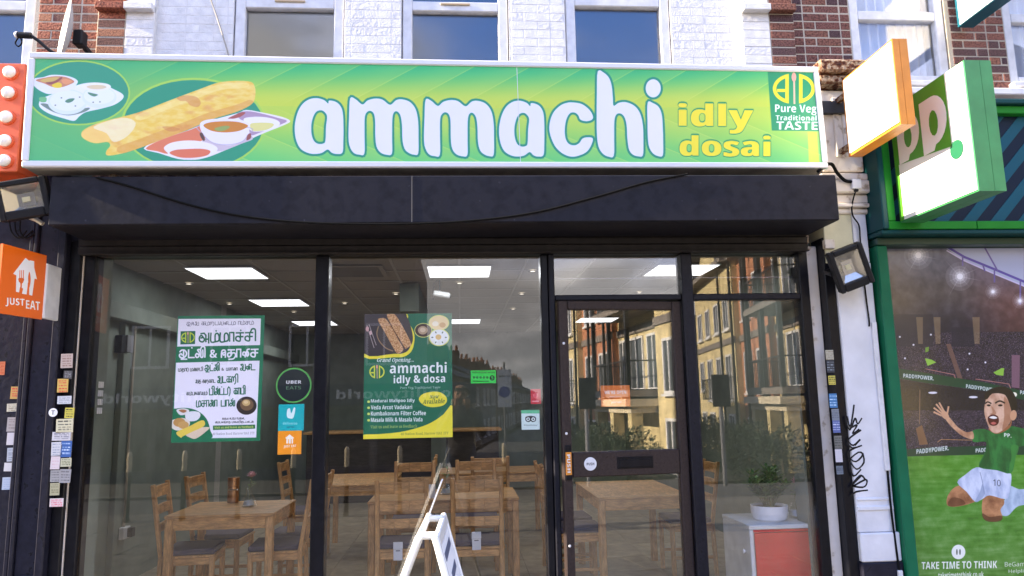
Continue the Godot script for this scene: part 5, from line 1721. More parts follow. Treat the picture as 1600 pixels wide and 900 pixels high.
func football_poster() -> void:
	var z := 0.06
	var tl := Vector3(2.557, 2.394, z)
	var right := Vector3(1.35, 0, 0)
	var down := Vector3(0, -2.30, 0)
	var ink := sheet(760, rgb(60, 56, 60), tl, right, down)
	var nz := FastNoiseLite.new()
	nz.seed = 12
	nz.frequency = 0.02
	nz.fractal_octaves = 3
	var pr := RandomNumberGenerator.new()
	pr.seed = 8
	# rows of the sheet at the foot of each band
	var band1: float = ink.to_sheet.call(Vector2(1450, 590)).y
	var pitch: float = ink.to_sheet.call(Vector2(1450, 712)).y
	var top_crowd: float = ink.to_sheet.call(Vector2(1450, 520)).y
	ink.paint(func(x: int, y: int) -> Color:
		var n := nz.get_noise_2d(x, y)
		if y < top_crowd:
			var t := y / top_crowd
			var c := rgb(112, 114, 132).lerp(rgb(84, 76, 76), smoothstep(0.0, 0.55, t)).lerp(rgb(36, 34, 50), smoothstep(0.5, 1.0, t))
			c = c.lerp(rgb(140, 104, 132), smoothstep(180.0, 520.0, x) * (1.0 - t) * 0.8)
			c = c.lerp(rgb(112, 66, 60), smoothstep(240.0, 480.0, x) * smoothstep(0.35, 0.7, t) * 0.6)
			return c.lightened(n * 0.10) if n > 0 else c.darkened(-n * 0.2)
		if y < pitch:
			var r := pr.randf()
			var c := rgb(30, 27, 42).lerp(rgb(50, 42, 58), clampf(0.5 + n, 0, 1))
			if r > 0.93: c = rgb(150, 130, 146)
			elif r > 0.82: c = rgb(84, 74, 96)
			elif r < 0.25: c = rgb(18, 16, 24)
			return c
		var g := pr.randf() * 0.16 + n * 0.22 + nz.get_noise_2d(x * 0.3, y * 3.0) * 0.2
		var t2: float = (y - pitch) / (ink.h - pitch)
		return rgb(70, 140, 34).lerp(rgb(96, 128, 62), t2 * 0.8).lightened(clampf(g, 0, 1) * 0.6).darkened(clampf(-g, 0, 1) * 0.8))
	var J := func(a: Array) -> PackedVector2Array: return pts(a, 1380, 560, 2.645)
	var K := func(a: Array) -> PackedVector2Array: return pts(a, 1380, 380, 3.4636)
	# stand: roof edge, pillars, dark boxes, banners
	ink.shape([K.call([330, 20, 762, 20, 762, 232, 600, 165, 430, 90])], rgb(176, 182, 212))
	ink.stroke(K.call([350, 22, 440, 75, 600, 140, 762, 208]), 3.6, rgb(96, 82, 164))
	ink.stroke(K.call([345, 40, 440, 95, 600, 165, 762, 232]), 2.2, rgb(206, 196, 232))
	for q in [[430, 75, 430, 120], [540, 120, 550, 150], [602, 140, 602, 210], [550, 25, 620, 150], [742, 205, 742, 330]]:
		ink.stroke(K.call(q), 2.4, rgb(110, 96, 160))
	for q in [[30, 385, 270, 560], [370, 455, 495, 560]]:
		ink.shape([K.call([q[0], q[1], q[2], q[1], q[2], q[3], q[0], q[3]])], rgb(34, 34, 50), 0.75)
	for q in [[178, 215], [272, 310], [482, 522]]:
		ink.shape([K.call([q[0], 400, q[1], 400, q[1], 545, q[0] + 12, 545])], rgb(170, 140, 96), 0.5)
	ink.shape([K.call([340, 545, 365, 545, 432, 740, 405, 740])], rgb(120, 88, 76), 0.8)
	ink.shape([K.call([695, 605, 740, 605, 738, 785, 695, 780])], rgb(128, 92, 108), 0.9)
	for q in [[190, 65, 30], [415, 180, 30], [594, 262, 16], [740, 312, 16]]:
		var c := Vector2(1380 + q[0] / 3.4636, 380 + q[1] / 3.4636)
		var rr: float = q[2] / 3.4636
		for k in 10:
			var v := Vector2(cos(k * 0.63 + 0.2), sin(k * 0.63 + 0.2)) * rr * (4.2 if k % 3 == 0 else 2.6)
			var sd := Vector2(-v.y, v.x).normalized() * rr * 0.09
			ink.shape([PackedVector2Array([c + sd, c + v, c - sd])], rgb(232, 228, 240), 0.28)
		for k in [[2.6, 0.10], [1.9, 0.14], [1.35, 0.22], [0.9, 0.4], [0.55, 0.9]]:
			ink.shape([oval(c.x, c.y, rr * k[0], rr * k[0])], rgb(250, 248, 254), k[1])
	for q in [[90, 507], [258, 495], [164, 550], [118, 623], [467, 598], [553, 645], [457, 683]]:
		ink.shape([oval(1380 + q[0] / 3.4636, 380 + q[1] / 3.4636, 1.5, 1.5)], rgb(232, 230, 240))
	ink.shape([K.call([228, 565, 248, 560, 246, 585, 228, 592])], rgb(110, 150, 60))
	ink.shape([K.call([226, 622, 262, 630, 288, 645, 240, 664])], rgb(140, 190, 70))
	ink.shape([K.call([596, 700, 640, 676, 655, 676, 650, 718, 612, 712])], rgb(140, 190, 70))
	ink.shape([K.call([40, 670, 220, 700, 560, 755, 762, 800, 762, 850, 560, 800, 220, 755, 45, 725])], rgb(22, 66, 46))
	ink.shape([K.call([45, 728, 220, 758, 560, 802, 762, 852, 762, 905, 45, 905])], rgb(20, 22, 32), 0.7)
	ink.stroke(K.call([230, 680, 385, 712, 390, 730]), 0.9, rgb(196, 130, 120))
	ink.stroke(K.call([500, 735, 680, 762, 690, 785]), 0.9, rgb(196, 130, 120))
	write(ink, "PADDYPOWER.", 1411.5, 590.0, 1459, 594.5, 6.4, rgb(226, 232, 230))
	write(ink, "PADDYPOWER.", 1509.5, 606.5, 1556, 613, 6.4, rgb(226, 232, 230))
	write(ink, "PADDYPOWER.", 1594, 616, 1642, 623, 6.4, rgb(226, 232, 230))
	for q in [[205, 142], [372, 160]]:
		ink.shape([oval(1380 + q[0] / 2.645, 560 + q[1] / 2.645, 7, 1.8)], rgb(226, 222, 226))
	ink.shape([oval(1380 + 540 / 2.645, 560 + 150 / 2.645, 5, 4)], rgb(250, 246, 220))
	ink.stroke(J.call([152, 130, 150, 270]), 1.2, rgb(130, 100, 80))
	ink.shape([J.call([135, 290, 160, 275, 185, 355, 150, 358])], rgb(120, 84, 60))
	ink.stroke(J.call([225, 345, 240, 335, 372, 338]), 0.9, rgb(190, 140, 90))
	ink.shape([J.call([70, 378, 200, 368, 400, 362, 900, 350, 900, 400, 400, 398, 74, 406])], rgb(16, 62, 44))
	write(ink, "PADDYPOWER.", 1432, 709.5, 1482.5, 703.5, 7.4, rgb(230, 236, 232))
	write(ink, "PADDYPOWER.", 1524.5, 707.5, 1572, 703, 6.6, rgb(230, 236, 232))
	var tone := func(c: Color, lo: Color, sx: float, sy: float) -> Variant:
		return func(x: int, y: int) -> Color:
			var k := nz.get_noise_2d(x * sx * 0.6, y * sy * 0.6) * 0.8 + nz.get_noise_2d(x * 7.0, y * 7.0 + 90.0) * 0.14
			return c.lerp(lo, clampf(0.32 + k, 0.0, 1.0))
	# the man sliding on his knees: legs, sock, shorts, shirt, arm, head
	var skin := rgb(150, 96, 62)
	var skin_light := rgb(206, 158, 124)
	ink.shape([round_off(J.call([520, 525, 560, 540, 600, 540, 640, 560, 640, 600, 560, 610, 515, 650, 482, 640, 490, 600, 520, 560]))], rgb(176, 196, 216), 1.0, tone.call(rgb(190, 208, 226), rgb(140, 160, 186), 2.4, 1.2))
	ink.shape([round_off(J.call([262, 600, 268, 565, 300, 530, 345, 530, 390, 580, 360, 600, 310, 612, 275, 612]))], skin, 1.0, tone.call(rgb(190, 134, 92), rgb(122, 76, 48), 1.6, 1.6))
	ink.shape([round_off(J.call([268, 596, 285, 575, 320, 580, 340, 600, 300, 612, 272, 610]))], rgb(96, 58, 36), 0.7)
	ink.shape([round_off(J.call([408, 630, 412, 580, 430, 560, 490, 570, 500, 600, 485, 625, 492, 660, 460, 674, 420, 664]))], skin, 1.0, tone.call(rgb(194, 138, 94), rgb(122, 76, 48), 1.6, 1.6))
	ink.shape([round_off(J.call([410, 640, 440, 655, 490, 650, 485, 672, 440, 676, 415, 664]))], rgb(84, 52, 32), 0.7)
	ink.shape([round_off(J.call([306, 512, 340, 480, 385, 450, 450, 458, 520, 470, 530, 500, 520, 560, 505, 582, 440, 566, 412, 580, 380, 592, 345, 552]), true, 3)], rgb(196, 208, 230), 1.0, tone.call(rgb(214, 222, 240), rgb(160, 174, 204), 2.6, 1.2))
	ink.shape([round_off(J.call([410, 520, 420, 560, 395, 590, 380, 590, 400, 550]))], rgb(150, 164, 192), 0.8)
	ink.stroke(round_off(J.call([400, 470, 410, 510, 418, 560]), false), 1.2, rgb(140, 152, 182))
	write(ink, "10", 1552, 759, 1563.5, 760, 10, rgb(60, 64, 84), false)
	var cloth := rgb(30, 104, 50)
	ink.shape([round_off(J.call([368, 300, 420, 292, 470, 310, 520, 280, 580, 290, 640, 300, 640, 360, 560, 365, 545, 420, 528, 475, 470, 462, 395, 448, 420, 390, 425, 345, 372, 345]), true, 3)], cloth, 1.0, tone.call(rgb(40, 124, 58), rgb(16, 76, 36), 2.2, 1.1))
	ink.shape([round_off(J.call([430, 330, 440, 400, 420, 448, 396, 446, 420, 395]))], rgb(18, 78, 36), 0.7)
	ink.shape([round_off(J.call([530, 360, 560, 366, 545, 420, 528, 474, 520, 460, 530, 410]))], rgb(60, 140, 60), 0.7)
	write(ink, "PP.", 1569, 682.5, 1580.5, 684, 6, rgb(236, 240, 232))
	ink.shape([round_off(J.call([370, 302, 345, 305, 310, 285, 280, 250, 268, 240, 258, 252, 290, 290, 330, 322, 372, 334]), true, 3)], rgb(178, 126, 90), 1.0, tone.call(rgb(212, 166, 130), rgb(156, 106, 76), 1.8, 1.8))
	# open hand, fingers spread
	ink.shape([round_off(J.call([240, 232, 248, 218, 262, 222, 272, 240, 262, 252, 248, 246]))], skin_light)
	for q in [[240, 236, 210, 222], [242, 228, 210, 205], [246, 222, 220, 190], [252, 220, 232, 184], [264, 232, 270, 200]]:
		ink.stroke(J.call(q), 2.8, skin_light)
	# head
	ink.shape([round_off(J.call([434, 290, 470, 285, 520, 275, 530, 240, 525, 285, 470, 312]))], skin)
	ink.shape([round_off(J.call([418, 160, 440, 130, 490, 116, 530, 132, 552, 175, 548, 215, 525, 225, 500, 160, 440, 150, 424, 178]), true, 3)], rgb(30, 26, 26))
	ink.shape([round_off(J.call([420, 190, 432, 155, 470, 142, 505, 152, 525, 200, 532, 240, 515, 278, 475, 308, 446, 300, 428, 262, 418, 225]), true, 4)], rgb(196, 146, 112), 1.0, tone.call(rgb(224, 184, 156), rgb(178, 130, 102), 1.7, 1.7))
	ink.shape([round_off(J.call([500, 160, 525, 200, 532, 240, 516, 276, 492, 296, 500, 240]))], rgb(160, 108, 78), 0.7)
	ink.shape([oval(1380 + 538 / 2.645, 560 + 235 / 2.645, 5.2, 8.2, 0.15)], rgb(206, 156, 120))
	ink.shape([round_off(J.call([418, 150, 440, 128, 490, 116, 528, 134, 530, 190, 515, 160, 490, 146, 450, 146, 428, 170]), true, 3)], rgb(34, 29, 28))
	ink.stroke(round_off(J.call([422, 186, 432, 180, 446, 186]), false), 2.0, rgb(44, 34, 30))
	ink.stroke(round_off(J.call([464, 184, 482, 176, 502, 184]), false), 2.2, rgb(44, 34, 30))
	ink.shape([oval(1380 + 436 / 2.645, 560 + 194 / 2.645, 3.0, 1.5)], rgb(40, 30, 28))
	ink.shape([oval(1380 + 484 / 2.645, 560 + 194 / 2.645, 3.6, 1.6)], rgb(40, 30, 28))
	ink.shape([round_off(J.call([446, 196, 452, 222, 440, 230, 452, 234, 466, 230, 462, 215]))], rgb(166, 112, 82), 0.7)
	ink.shape([round_off(J.call([432, 248, 440, 236, 456, 232, 474, 240, 478, 262, 468, 276, 450, 278, 438, 270]))], rgb(80, 30, 30))
	ink.shape([round_off(J.call([438, 244, 456, 238, 472, 246, 456, 250]))], rgb(240, 236, 230))
	ink.shape([round_off(J.call([444, 268, 456, 262, 468, 268, 456, 274]))], rgb(190, 96, 90))
	# foot of the advertisement
	var c2 := Vector2(1380 + 311 / 2.645, 560 + 800 / 2.645)
	ink.shape([oval(c2.x, c2.y, 10.8, 11.4)], rgb(238, 240, 232))
	for dx in [-2.4, 2.4]:
		ink.shape([oval(c2.x + dx, c2.y, 1.1, 4.6)], rgb(70, 80, 60))
	write(ink, "TAKE TIME TO THINK", 1440, 889.5, 1558, 887.5, 11.5, rgb(240, 242, 234))
	write(ink, "taketimetothink.co.uk", 1466, 903.5, 1537, 901.5, 9, rgb(228, 232, 220))
	write(ink, "BeGambleAware.org", 1570, 887.5, 1662, 885.5, 9.5, rgb(228, 232, 220), false)
	write(ink, "Helpline", 1576, 897, 1610, 896, 7.5, rgb(228, 232, 220), false)
	hang("advertising_poster", "tall football advertisement of a kneeling man in a green shirt on grass", "poster", ink, tl, right, down, 0.12)

# ---------------------------------------------------------------- stickers

func decal_sheet(px_wide: int, base: Color, q: Array, z: float) -> Array:
	# q: left, top, right, bottom in photograph pixels
	var a := at_z(q[0], q[1], z)
	var b := at_z(q[2], q[3], z)
	var right := Vector3(b.x - a.x, 0, 0)
	var down := Vector3(0, b.y - a.y, 0)
	return [sheet(px_wide, base, a, right, down), a, right, down]

func window_stickers() -> void:
	var z := -0.0062
	# round courier sticker
	var c := at_z(459, 602, z)
	var r := 0.1
	var n := thing("courier_sticker", "round black UBER EATS sticker with a green rim on the shop window", "sticker", c)
	var disc := lathed([Vector2(0.0, 0.001), Vector2(0.094, 0.001), Vector2(0.094, 0.0)], 40)
	part(n, "rim", lathed([Vector2(0.0, 0.0006), Vector2(0.1, 0.0006), Vector2(0.1, 0.0)], 40), mat("uber_green", L(0.10, 0.42, 0.08), 0.4), Vector3.ZERO, Vector3(PI / 2, 0, 0))
	part(n, "disc", lathed([Vector2(0.0, 0.0018), Vector2(0.091, 0.0018), Vector2(0.091, 0.0008)], 40), mat("uber_black", L(0.006, 0.014, 0.014), 0.3), Vector3.ZERO, Vector3(PI / 2, 0, 0))
	words_on("lettering", "UBER", n, MT.paper, Vector3(0, 0.018, 0.0024), Vector3.ZERO, 0.084, 0.018)
	words_on("lettering", "EATS", n, mat("uber_pale", L(0.16, 0.30, 0.16), 0.4), Vector3(0, -0.014, 0.0024), Vector3.ZERO, 0.082, 0.018, false)
	# teal courier sticker
	var s := decal_sheet(256, rgb(10, 178, 182), [435.5, 632, 474.5, 672.5], z)
	var ink: Ink = s[0]
	ink.shape([round_off(pts([449, 640, 453, 638, 455, 646, 459, 637, 461.5, 638, 460, 648, 457, 654, 450, 653, 448, 649]), true, 3)], rgb(226, 246, 244))
	write(ink, "deliveroo", 442, 663.5, 464.5, 663.5, 4.4, rgb(150, 226, 226))
	write(ink, "eats now", 448, 668.5, 460, 668.5, 2.6, rgb(20, 110, 120))
	hang("courier_sticker", "square teal deliveroo sticker below the round black sticker", "sticker", ink, s[1], s[2], s[3])
	s = decal_sheet(256, rgb(246, 156, 24), [434.5, 673.5, 470.5, 709.5], z)
	ink = s[0]
	ink.shape([pts([452.5, 678.5, 459.5, 684.5, 457.8, 685.6, 457.8, 693, 447.4, 693, 447.4, 685.6, 445.6, 684.5])], rgb(250, 244, 232))
	for x in [450.2, 454.4]:
		ink.shape([pts([x, 686, x + 1.2, 686, x + 1.2, 693, x, 693])], rgb(246, 156, 24))
	write(ink, "JUST EAT", 443, 700.5, 463, 699.5, 5, rgb(250, 244, 232))
	hang("courier_sticker", "small square orange JUST EAT sticker under the teal sticker", "sticker", ink, s[1], s[2], s[3])
	# hygiene rating
	s = decal_sheet(256, rgb(44, 210, 70), [735.5, 579, 775, 598.5], z)
	ink = s[0]
	write(ink, "FOOD HYGIENE RATING", 738, 583.2, 773, 583.2, 2.6, rgb(10, 70, 20))
	for k in 5:
		ink.shape([oval(740.5 + k * 5.2, 589.8, 2.0, 2.0)], rgb(16, 120, 36))
	ink.shape([oval(769, 590.5, 4.0, 4.2)], rgb(8, 40, 14))
	write(ink, "5", 767.6, 593, 770.6, 593, 5, rgb(44, 210, 70))
	ink.shape([pts([738, 595, 764, 595, 764, 596.5, 738, 596.5])], rgb(16, 120, 36))
	hang("hygiene_sticker", "bright green food hygiene rating sticker in the window next to the door", "sticker", ink, s[1], s[2], s[3])
	# owl-eyed review sticker
	s = decal_sheet(256, rgb(214, 232, 224), [814.5, 641, 843.5, 671], z)
	ink = s[0]
	ink.shape([pts([814, 640, 845, 640, 845, 646, 814, 646])], rgb(96, 196, 140))
	ink.shape([round_off(pts([821, 652, 826, 650, 832, 650, 837, 652, 837, 657.5, 832, 659.5, 829.3, 657.8, 826, 659.5, 821.5, 657.5]))], rgb(24, 30, 32))
	for x in [825.2, 833.2]:
		ink.shape([oval(x, 655, 2.9, 2.9)], rgb(226, 238, 232))
		ink.shape([oval(x, 655, 1.3, 1.3)], rgb(24, 30, 32))
	write(ink, "tripadvisor", 818.5, 666.2, 840, 666.2, 3.4, rgb(70, 90, 84), false)
	hang("review_sticker", "pale green and white review sticker with two round eyes near the door", "sticker", ink, s[1], s[2], s[3])
	s = decal_sheet(160, rgb(206, 36, 52), [829, 608, 845.5, 631], z)
	ink = s[0]
	ink.shape([oval(837, 618, 4, 4.5)], rgb(226, 90, 100))
	ink.shape([pts([832, 626, 842, 626, 842, 628, 832, 628])], rgb(236, 140, 146))
	hang("red_sticker", "small red sticker at the edge of the window next to the door", "sticker", ink, s[1], s[2], s[3])
	# orange opening notice inside the door
	var ok := thing("open_notice", "orange WE'RE OPEN notice with white lettering inside the door glass", "notice", door_turn.transform * Vector3(-0.415, 1.535, -0.0275))
	ok.rotation.y = DOOR_TURN
	part(ok, "card", bx(0.178, 0.122, 0.0015, 0), mat("open_orange", L(0.80, 0.22, 0.035), 0.4))
	words_on("lettering", "WE'RE OPEN", ok, MT.paper, Vector3(0, 0.022, 0.0012), Vector3.ZERO, 0.132, 0.019)
	words_on("lettering", "Please come in", ok, MT.paper, Vector3(0, -0.004, 0.0012), Vector3.ZERO, 0.07, 0.009, false)
	words_on("lettering", "JUST EAT", ok, MT.paper, Vector3(0.004, -0.038, 0.0012), Vector3.ZERO, 0.062, 0.013)

func paper_stickers() -> void:
	# small tradesmen's stickers on the black timber: [x0, y0, x1, y1, base, ink, label]
	var W := rgb(212, 208, 210)
	var rows := [
		[95.5, 553, 112.5, 575, rgb(196, 170, 160), rgb(120, 90, 84), "faded pink paper sticker, topmost on the black board beside the window"],
		[100, 579, 112.5, 592, rgb(60, 58, 66), rgb(190, 190, 196), "torn black and white sticker under the faded pink one"],
		[90, 592, 105.5, 613, rgb(226, 178, 60), rgb(196, 40, 40), "yellow and red sticker, the upper one beside the window"],
		[90, 619, 111, 631, rgb(206, 212, 224), rgb(120, 126, 140), "narrow pale blue sticker above the round white one"],
		[102, 637, 115.5, 653, rgb(216, 200, 40), rgb(50, 48, 30), "bright yellow and black sticker beside the window"],
		[88, 655, 113, 676, rgb(220, 214, 170), rgb(70, 70, 66), "cream and yellow sticker with three dark lines of print"],
		[82, 675, 110, 688, rgb(208, 206, 216), rgb(96, 96, 110), "wide pale grey sticker above a blue one"],
		[96, 689, 111, 714, rgb(32, 96, 196), rgb(210, 224, 244), "blue sticker with white lines of print"],
		[80.5, 691, 95.5, 712, rgb(204, 208, 218), rgb(130, 140, 160), "pale blue grey sticker beside the blue one"],
		[80, 713, 93, 733, rgb(222, 206, 214), rgb(196, 170, 180), "plain pale pink sticker below the blue one"],
		[95, 716, 111, 729, rgb(196, 196, 160), rgb(90, 96, 70), "olive cream sticker below the blue one"],
		[79, 735, 93, 753, rgb(158, 158, 162), rgb(84, 84, 92), "grey printed sticker under the plain pale pink one"],
		[94, 733, 110, 754, rgb(158, 158, 166), rgb(84, 84, 92), "grey printed sticker under the olive cream one"],
		[78.5, 755, 92, 774, rgb(176, 172, 132), rgb(110, 108, 80), "faded olive sticker with a torn corner"],
		[78, 779, 98.5, 791.5, rgb(222, 206, 210), rgb(210, 60, 90), "white and pink sticker, lowest on the black board"],
		[17.5, 604, 32, 623, rgb(214, 160, 60), rgb(196, 44, 44), "yellow and red sticker near the outer edge of the black timber"],
		[11, 631, 31.5, 643, rgb(212, 206, 176), rgb(110, 100, 84), "cream sticker with brown print near the outer edge"],
		[12, 652, 29, 674, rgb(176, 166, 164), rgb(130, 120, 120), "worn grey beige sticker near the outer edge"],
		[11.5, 676, 25, 695, rgb(214, 208, 216), rgb(190, 186, 196), "blank white sticker near the outer edge"],
		[11.5, 700, 25, 721, rgb(180, 190, 206), rgb(96, 104, 124), "blue grey sticker with printed lines near the outer edge"],
		[7, 723, 21.5, 736, rgb(216, 214, 218), rgb(200, 198, 204), "crumpled white sticker near the outer edge"],
		[4, 746, 18, 765, rgb(176, 194, 222), rgb(140, 158, 190), "light blue sticker, lowest near the outer edge"],
		[0, 565, 6.5, 586, rgb(222, 108, 52), rgb(180, 70, 30), "orange paper scrap at the very edge of the black timber"],
	]
	var n := 0
	for q in rows:
		n += 1
		var z := 0.1092 if q[0] > 76 else 0.0762
		if q[0] < 33 and q[0] > 20: z = 0.0762
		var s := decal_sheet(48, q[4].lerp(Color(q[4].get_luminance(), q[4].get_luminance(), q[4].get_luminance()), 0.25).darkened(0.08), [q[0], q[1], q[2], q[3]], z)
		print_lines(s[0], q, n)
		var o := hang("paper_sticker", q[6], "sticker", s[0], s[1], s[2], s[3], 0.6)
		o.set_meta("group", "stickers on the black timber")
		o.rotation.z = 0.03 * sin(n * 2.3)
	var c := at_z(83, 644.5, 0.109)
	var rd := thing("round_sticker", "round white sticker with a grey anchor mark on the black board", "sticker", c, "stickers on the black timber")
	part(rd, "disc", lathed([Vector2(0, 0.001), Vector2(0.023, 0.001), Vector2(0.023, 0)], 24), MT.paper, Vector3.ZERO, Vector3(PI / 2, 0, 0))
	words_on("mark", "T", rd, MT.grey_metal, Vector3(0, 0, 0.0014), Vector3.ZERO, 0.018, 0.024)
	var right_rows := [
		[1289.5, 547, 1303, 562, rgb(196, 188, 160), rgb(120, 110, 90), "cream sticker, topmost on the guide by the white pilaster"],
		[1291, 563, 1304.5, 582, rgb(52, 56, 64), rgb(150, 160, 166), "dark sticker with a pale picture on the guide by the white pilaster"],
		[1294, 587, 1306, 601, rgb(222, 204, 50), rgb(60, 56, 30), "yellow sticker on the guide by the white pilaster"],
		[1295, 615, 1309, 637, rgb(52, 130, 206), rgb(200, 226, 244), "blue sticker with pale print on the guide by the white pilaster"],
		[1299, 639, 1312, 657, rgb(130, 140, 152), rgb(90, 96, 110), "grey sticker on the guide by the white pilaster"],
		[1300.5, 657, 1313.5, 676, rgb(90, 110, 190), rgb(220, 224, 240), "blue and white mottled sticker on the guide by the white pilaster"],
		[1303, 681, 1316.5, 701, rgb(120, 120, 112), rgb(70, 70, 66), "dirty grey sticker on the guide by the white pilaster"],
		[1304.5, 702, 1317, 722, rgb(220, 214, 222), rgb(196, 192, 200), "blank white sticker on the guide by the white pilaster"],
		[1306.5, 728, 1318, 741, rgb(110, 124, 140), rgb(60, 66, 80), "small blue grey sticker, lowest on the guide by the white pilaster"],
	]
	for q in right_rows:
		n += 1
		var s := decal_sheet(48, q[4].lerp(Color(q[4].get_luminance(), q[4].get_luminance(), q[4].get_luminance()), 0.25).darkened(0.08), [q[0], q[1], q[2], q[3]], 0.0862)
		print_lines(s[0], q, n)
		var o := hang("paper_sticker", q[6], "sticker", s[0], s[1], s[2], s[3], 0.6)
		o.set_meta("group", "stickers on the shutter guide")
	# black spray tag on the white pilaster, drawn as thin painted strokes
	var g := thing("graffiti_tag", "black scrawled graffiti tag running down the white pilaster", "graffiti", Vector3(2.36, 0, 0.1008))
	var lines := [[354, 722, 345, 790, 330, 850, 312, 790, 305, 810, 330, 870, 360, 800, 375, 835, 400, 800], [330, 860, 372, 840, 345, 890, 385, 865], [395, 870, 350, 900, 320, 930, 350, 960, 390, 925, 360, 960], [312, 945, 345, 975, 400, 960, 330, 990, 325, 1030, 365, 1055, 405, 1015, 380, 1000, 322, 1045], [405, 1005, 412, 1060, 370, 1100, 330, 1060, 350, 1140, 395, 1100], [420, 1160, 395, 1135, 360, 1165, 345, 1195, 405, 1205, 428, 1185, 420, 1160, 335, 1205, 395, 1140], [335, 1258, 365, 1232, 435, 1222]]
	for l in lines:
		var p := round_off(pts(l, 1240, 440, 3.75), false, 3)
		var st := Shape.new()
		for i in p.size() - 1:
			var a := at_z(p[i].x, p[i].y, 0.1008) - g.position
			var b := at_z(p[i + 1].x, p[i + 1].y, 0.1008) - g.position
			if a.distance_to(b) < 0.0005: continue
			var d := (b - a).normalized()
			var sd := Vector3(-d.y, d.x, 0) * (0.0052 if (i / 4) % 2 == 0 else 0.0042)
			st.quad(a + sd - d * 0.001, b + sd + d * 0.001, b - sd + d * 0.001, a - sd - d * 0.001, Vector3.BACK)
		part(g, "stroke", st.mesh(), MT.black_metal)

func print_lines(ink: Ink, q: Array, n: int) -> void:
	var r := RandomNumberGenerator.new()
	r.seed = n * 31
	var h: float = q[3] - q[1]
	var w: float = q[2] - q[0]
	var y: float = q[1] + h * 0.12
	while y < q[3] - h * 0.1:
		var t := r.randf_range(0.05, 0.12) * h
		var x: float = q[0] + w * 0.1
		while x < q[2] - w * 0.12:
			var e := minf(x + r.randf_range(0.08, 0.4) * w, q[2] - w * 0.08)
			ink.shape([pts([x, y, e, y, e, y + t, x, y + t])], q[5], r.randf_range(0.4, 0.95))
			x = e + w * 0.06
		y += t + h * r.randf_range(0.06, 0.16)

# ---------------------------------------------------------------- furniture

func table_thing(label: String, at: Vector3, long: float, wide: float, turn: float) -> Node3D:
	var t := thing("dining_table", label, "table", at, "pine dining tables")
	t.rotation.y = turn
	part(t, "tabletop", bx(long, 0.02, wide, 0.004), MT.pine, Vector3(0, 0.73, 0))
	for sx in [-1, 1]:
		for sz in [-1, 1]:
			part(t, "leg", bx(0.055, 0.719, 0.055, 0.005), MT.pine, Vector3(sx * (long * 0.5 - 0.032), 0.3595, sz * (wide * 0.5 - 0.032)))
	for sz in [-1, 1]:
		part(t, "apron", bx(long - 0.12, 0.085, 0.02, 0.003), MT.pine, Vector3(0, 0.676, sz * (wide * 0.5 - 0.022)))
	for sx in [-1, 1]:
		part(t, "apron", bx(0.02, 0.085, wide - 0.12, 0.003), MT.pine, Vector3(sx * (long * 0.5 - 0.022), 0.676, 0))
	return t

var chair_master: Node3D
# local +z is the way the sitter faces
func chair_thing(label: String, at: Vector3, turn: float) -> Node3D:
	var c: Node3D
	if chair_master == null:
		c = thing("ladderback_chair", label, "chair", at, "pine ladderback chairs")
		var w := 0.40
		for sx in [-1, 1]:
			var s := Shape.new()
			s.bar(Vector3(sx * (w * 0.5 - 0.018), 0.0, -0.19), Vector3(sx * (w * 0.5 - 0.018), 0.44, -0.175), 0.036, 0.032, 0.004, Vector3.BACK)
			s.bar(Vector3(sx * (w * 0.5 - 0.018), 0.43, -0.175), Vector3(sx * (w * 0.5 - 0.018), 0.955, -0.255), 0.034, 0.03, 0.004, Vector3.BACK)
			part(c, "back_post", s.mesh(), MT.pine)
			part(c, "leg", bx(0.036, 0.43, 0.036, 0.004), MT.pine, Vector3(sx * (w * 0.5 - 0.018), 0.215, 0.18))
			part(c, "side_rail", bx(0.02, 0.05, 0.33, 0.003), MT.pine, Vector3(sx * (w * 0.5 - 0.018), 0.40, 0.0))
			part(c, "stretcher", bx(0.018, 0.025, 0.33, 0.003), MT.pine, Vector3(sx * (w * 0.5 - 0.018), 0.16, 0.0))
		for r in [[0.895, 0.088, -0.247], [0.765, 0.074, -0.227], [0.635, 0.068, -0.207]]:
			# gently bowed slats
			var s := Shape.new()
			var prev := Vector3.ZERO
			for i in 4:
				var u := i / 3.0 * 2.0 - 1.0
				var p := Vector3(u * (w * 0.5 - 0.036), r[0], r[2] - 0.016 * (1.0 - u * u))
				if i > 0:
					s.bar(prev, p, r[1], 0.016, 0.003, Vector3.BACK)
				prev = p
			part(c, "back_slat", s.mesh(), MT.pine)
		part(c, "front_rail", bx(w - 0.075, 0.05, 0.02, 0.003), MT.pine, Vector3(0, 0.40, 0.18))
		part(c, "back_rail", bx(w - 0.075, 0.05, 0.02, 0.003), MT.pine, Vector3(0, 0.40, -0.176))
		part(c, "seat", bx(w + 0.01, 0.018, 0.385, 0.005), MT.pine, Vector3(0, 0.436, 0.012))
		part(c, "cushion", bx(w - 0.01, 0.04, 0.365, 0.018), MT.cushion, Vector3(0, 0.466, 0.016))
		chair_master = c
	else:
		c = chair_master.duplicate()
		c.name = numbered("ladderback_chair")
		add_child(c)
		c.position = at
		c.set_meta("label", label)
	c.rotation.y = turn
	return c

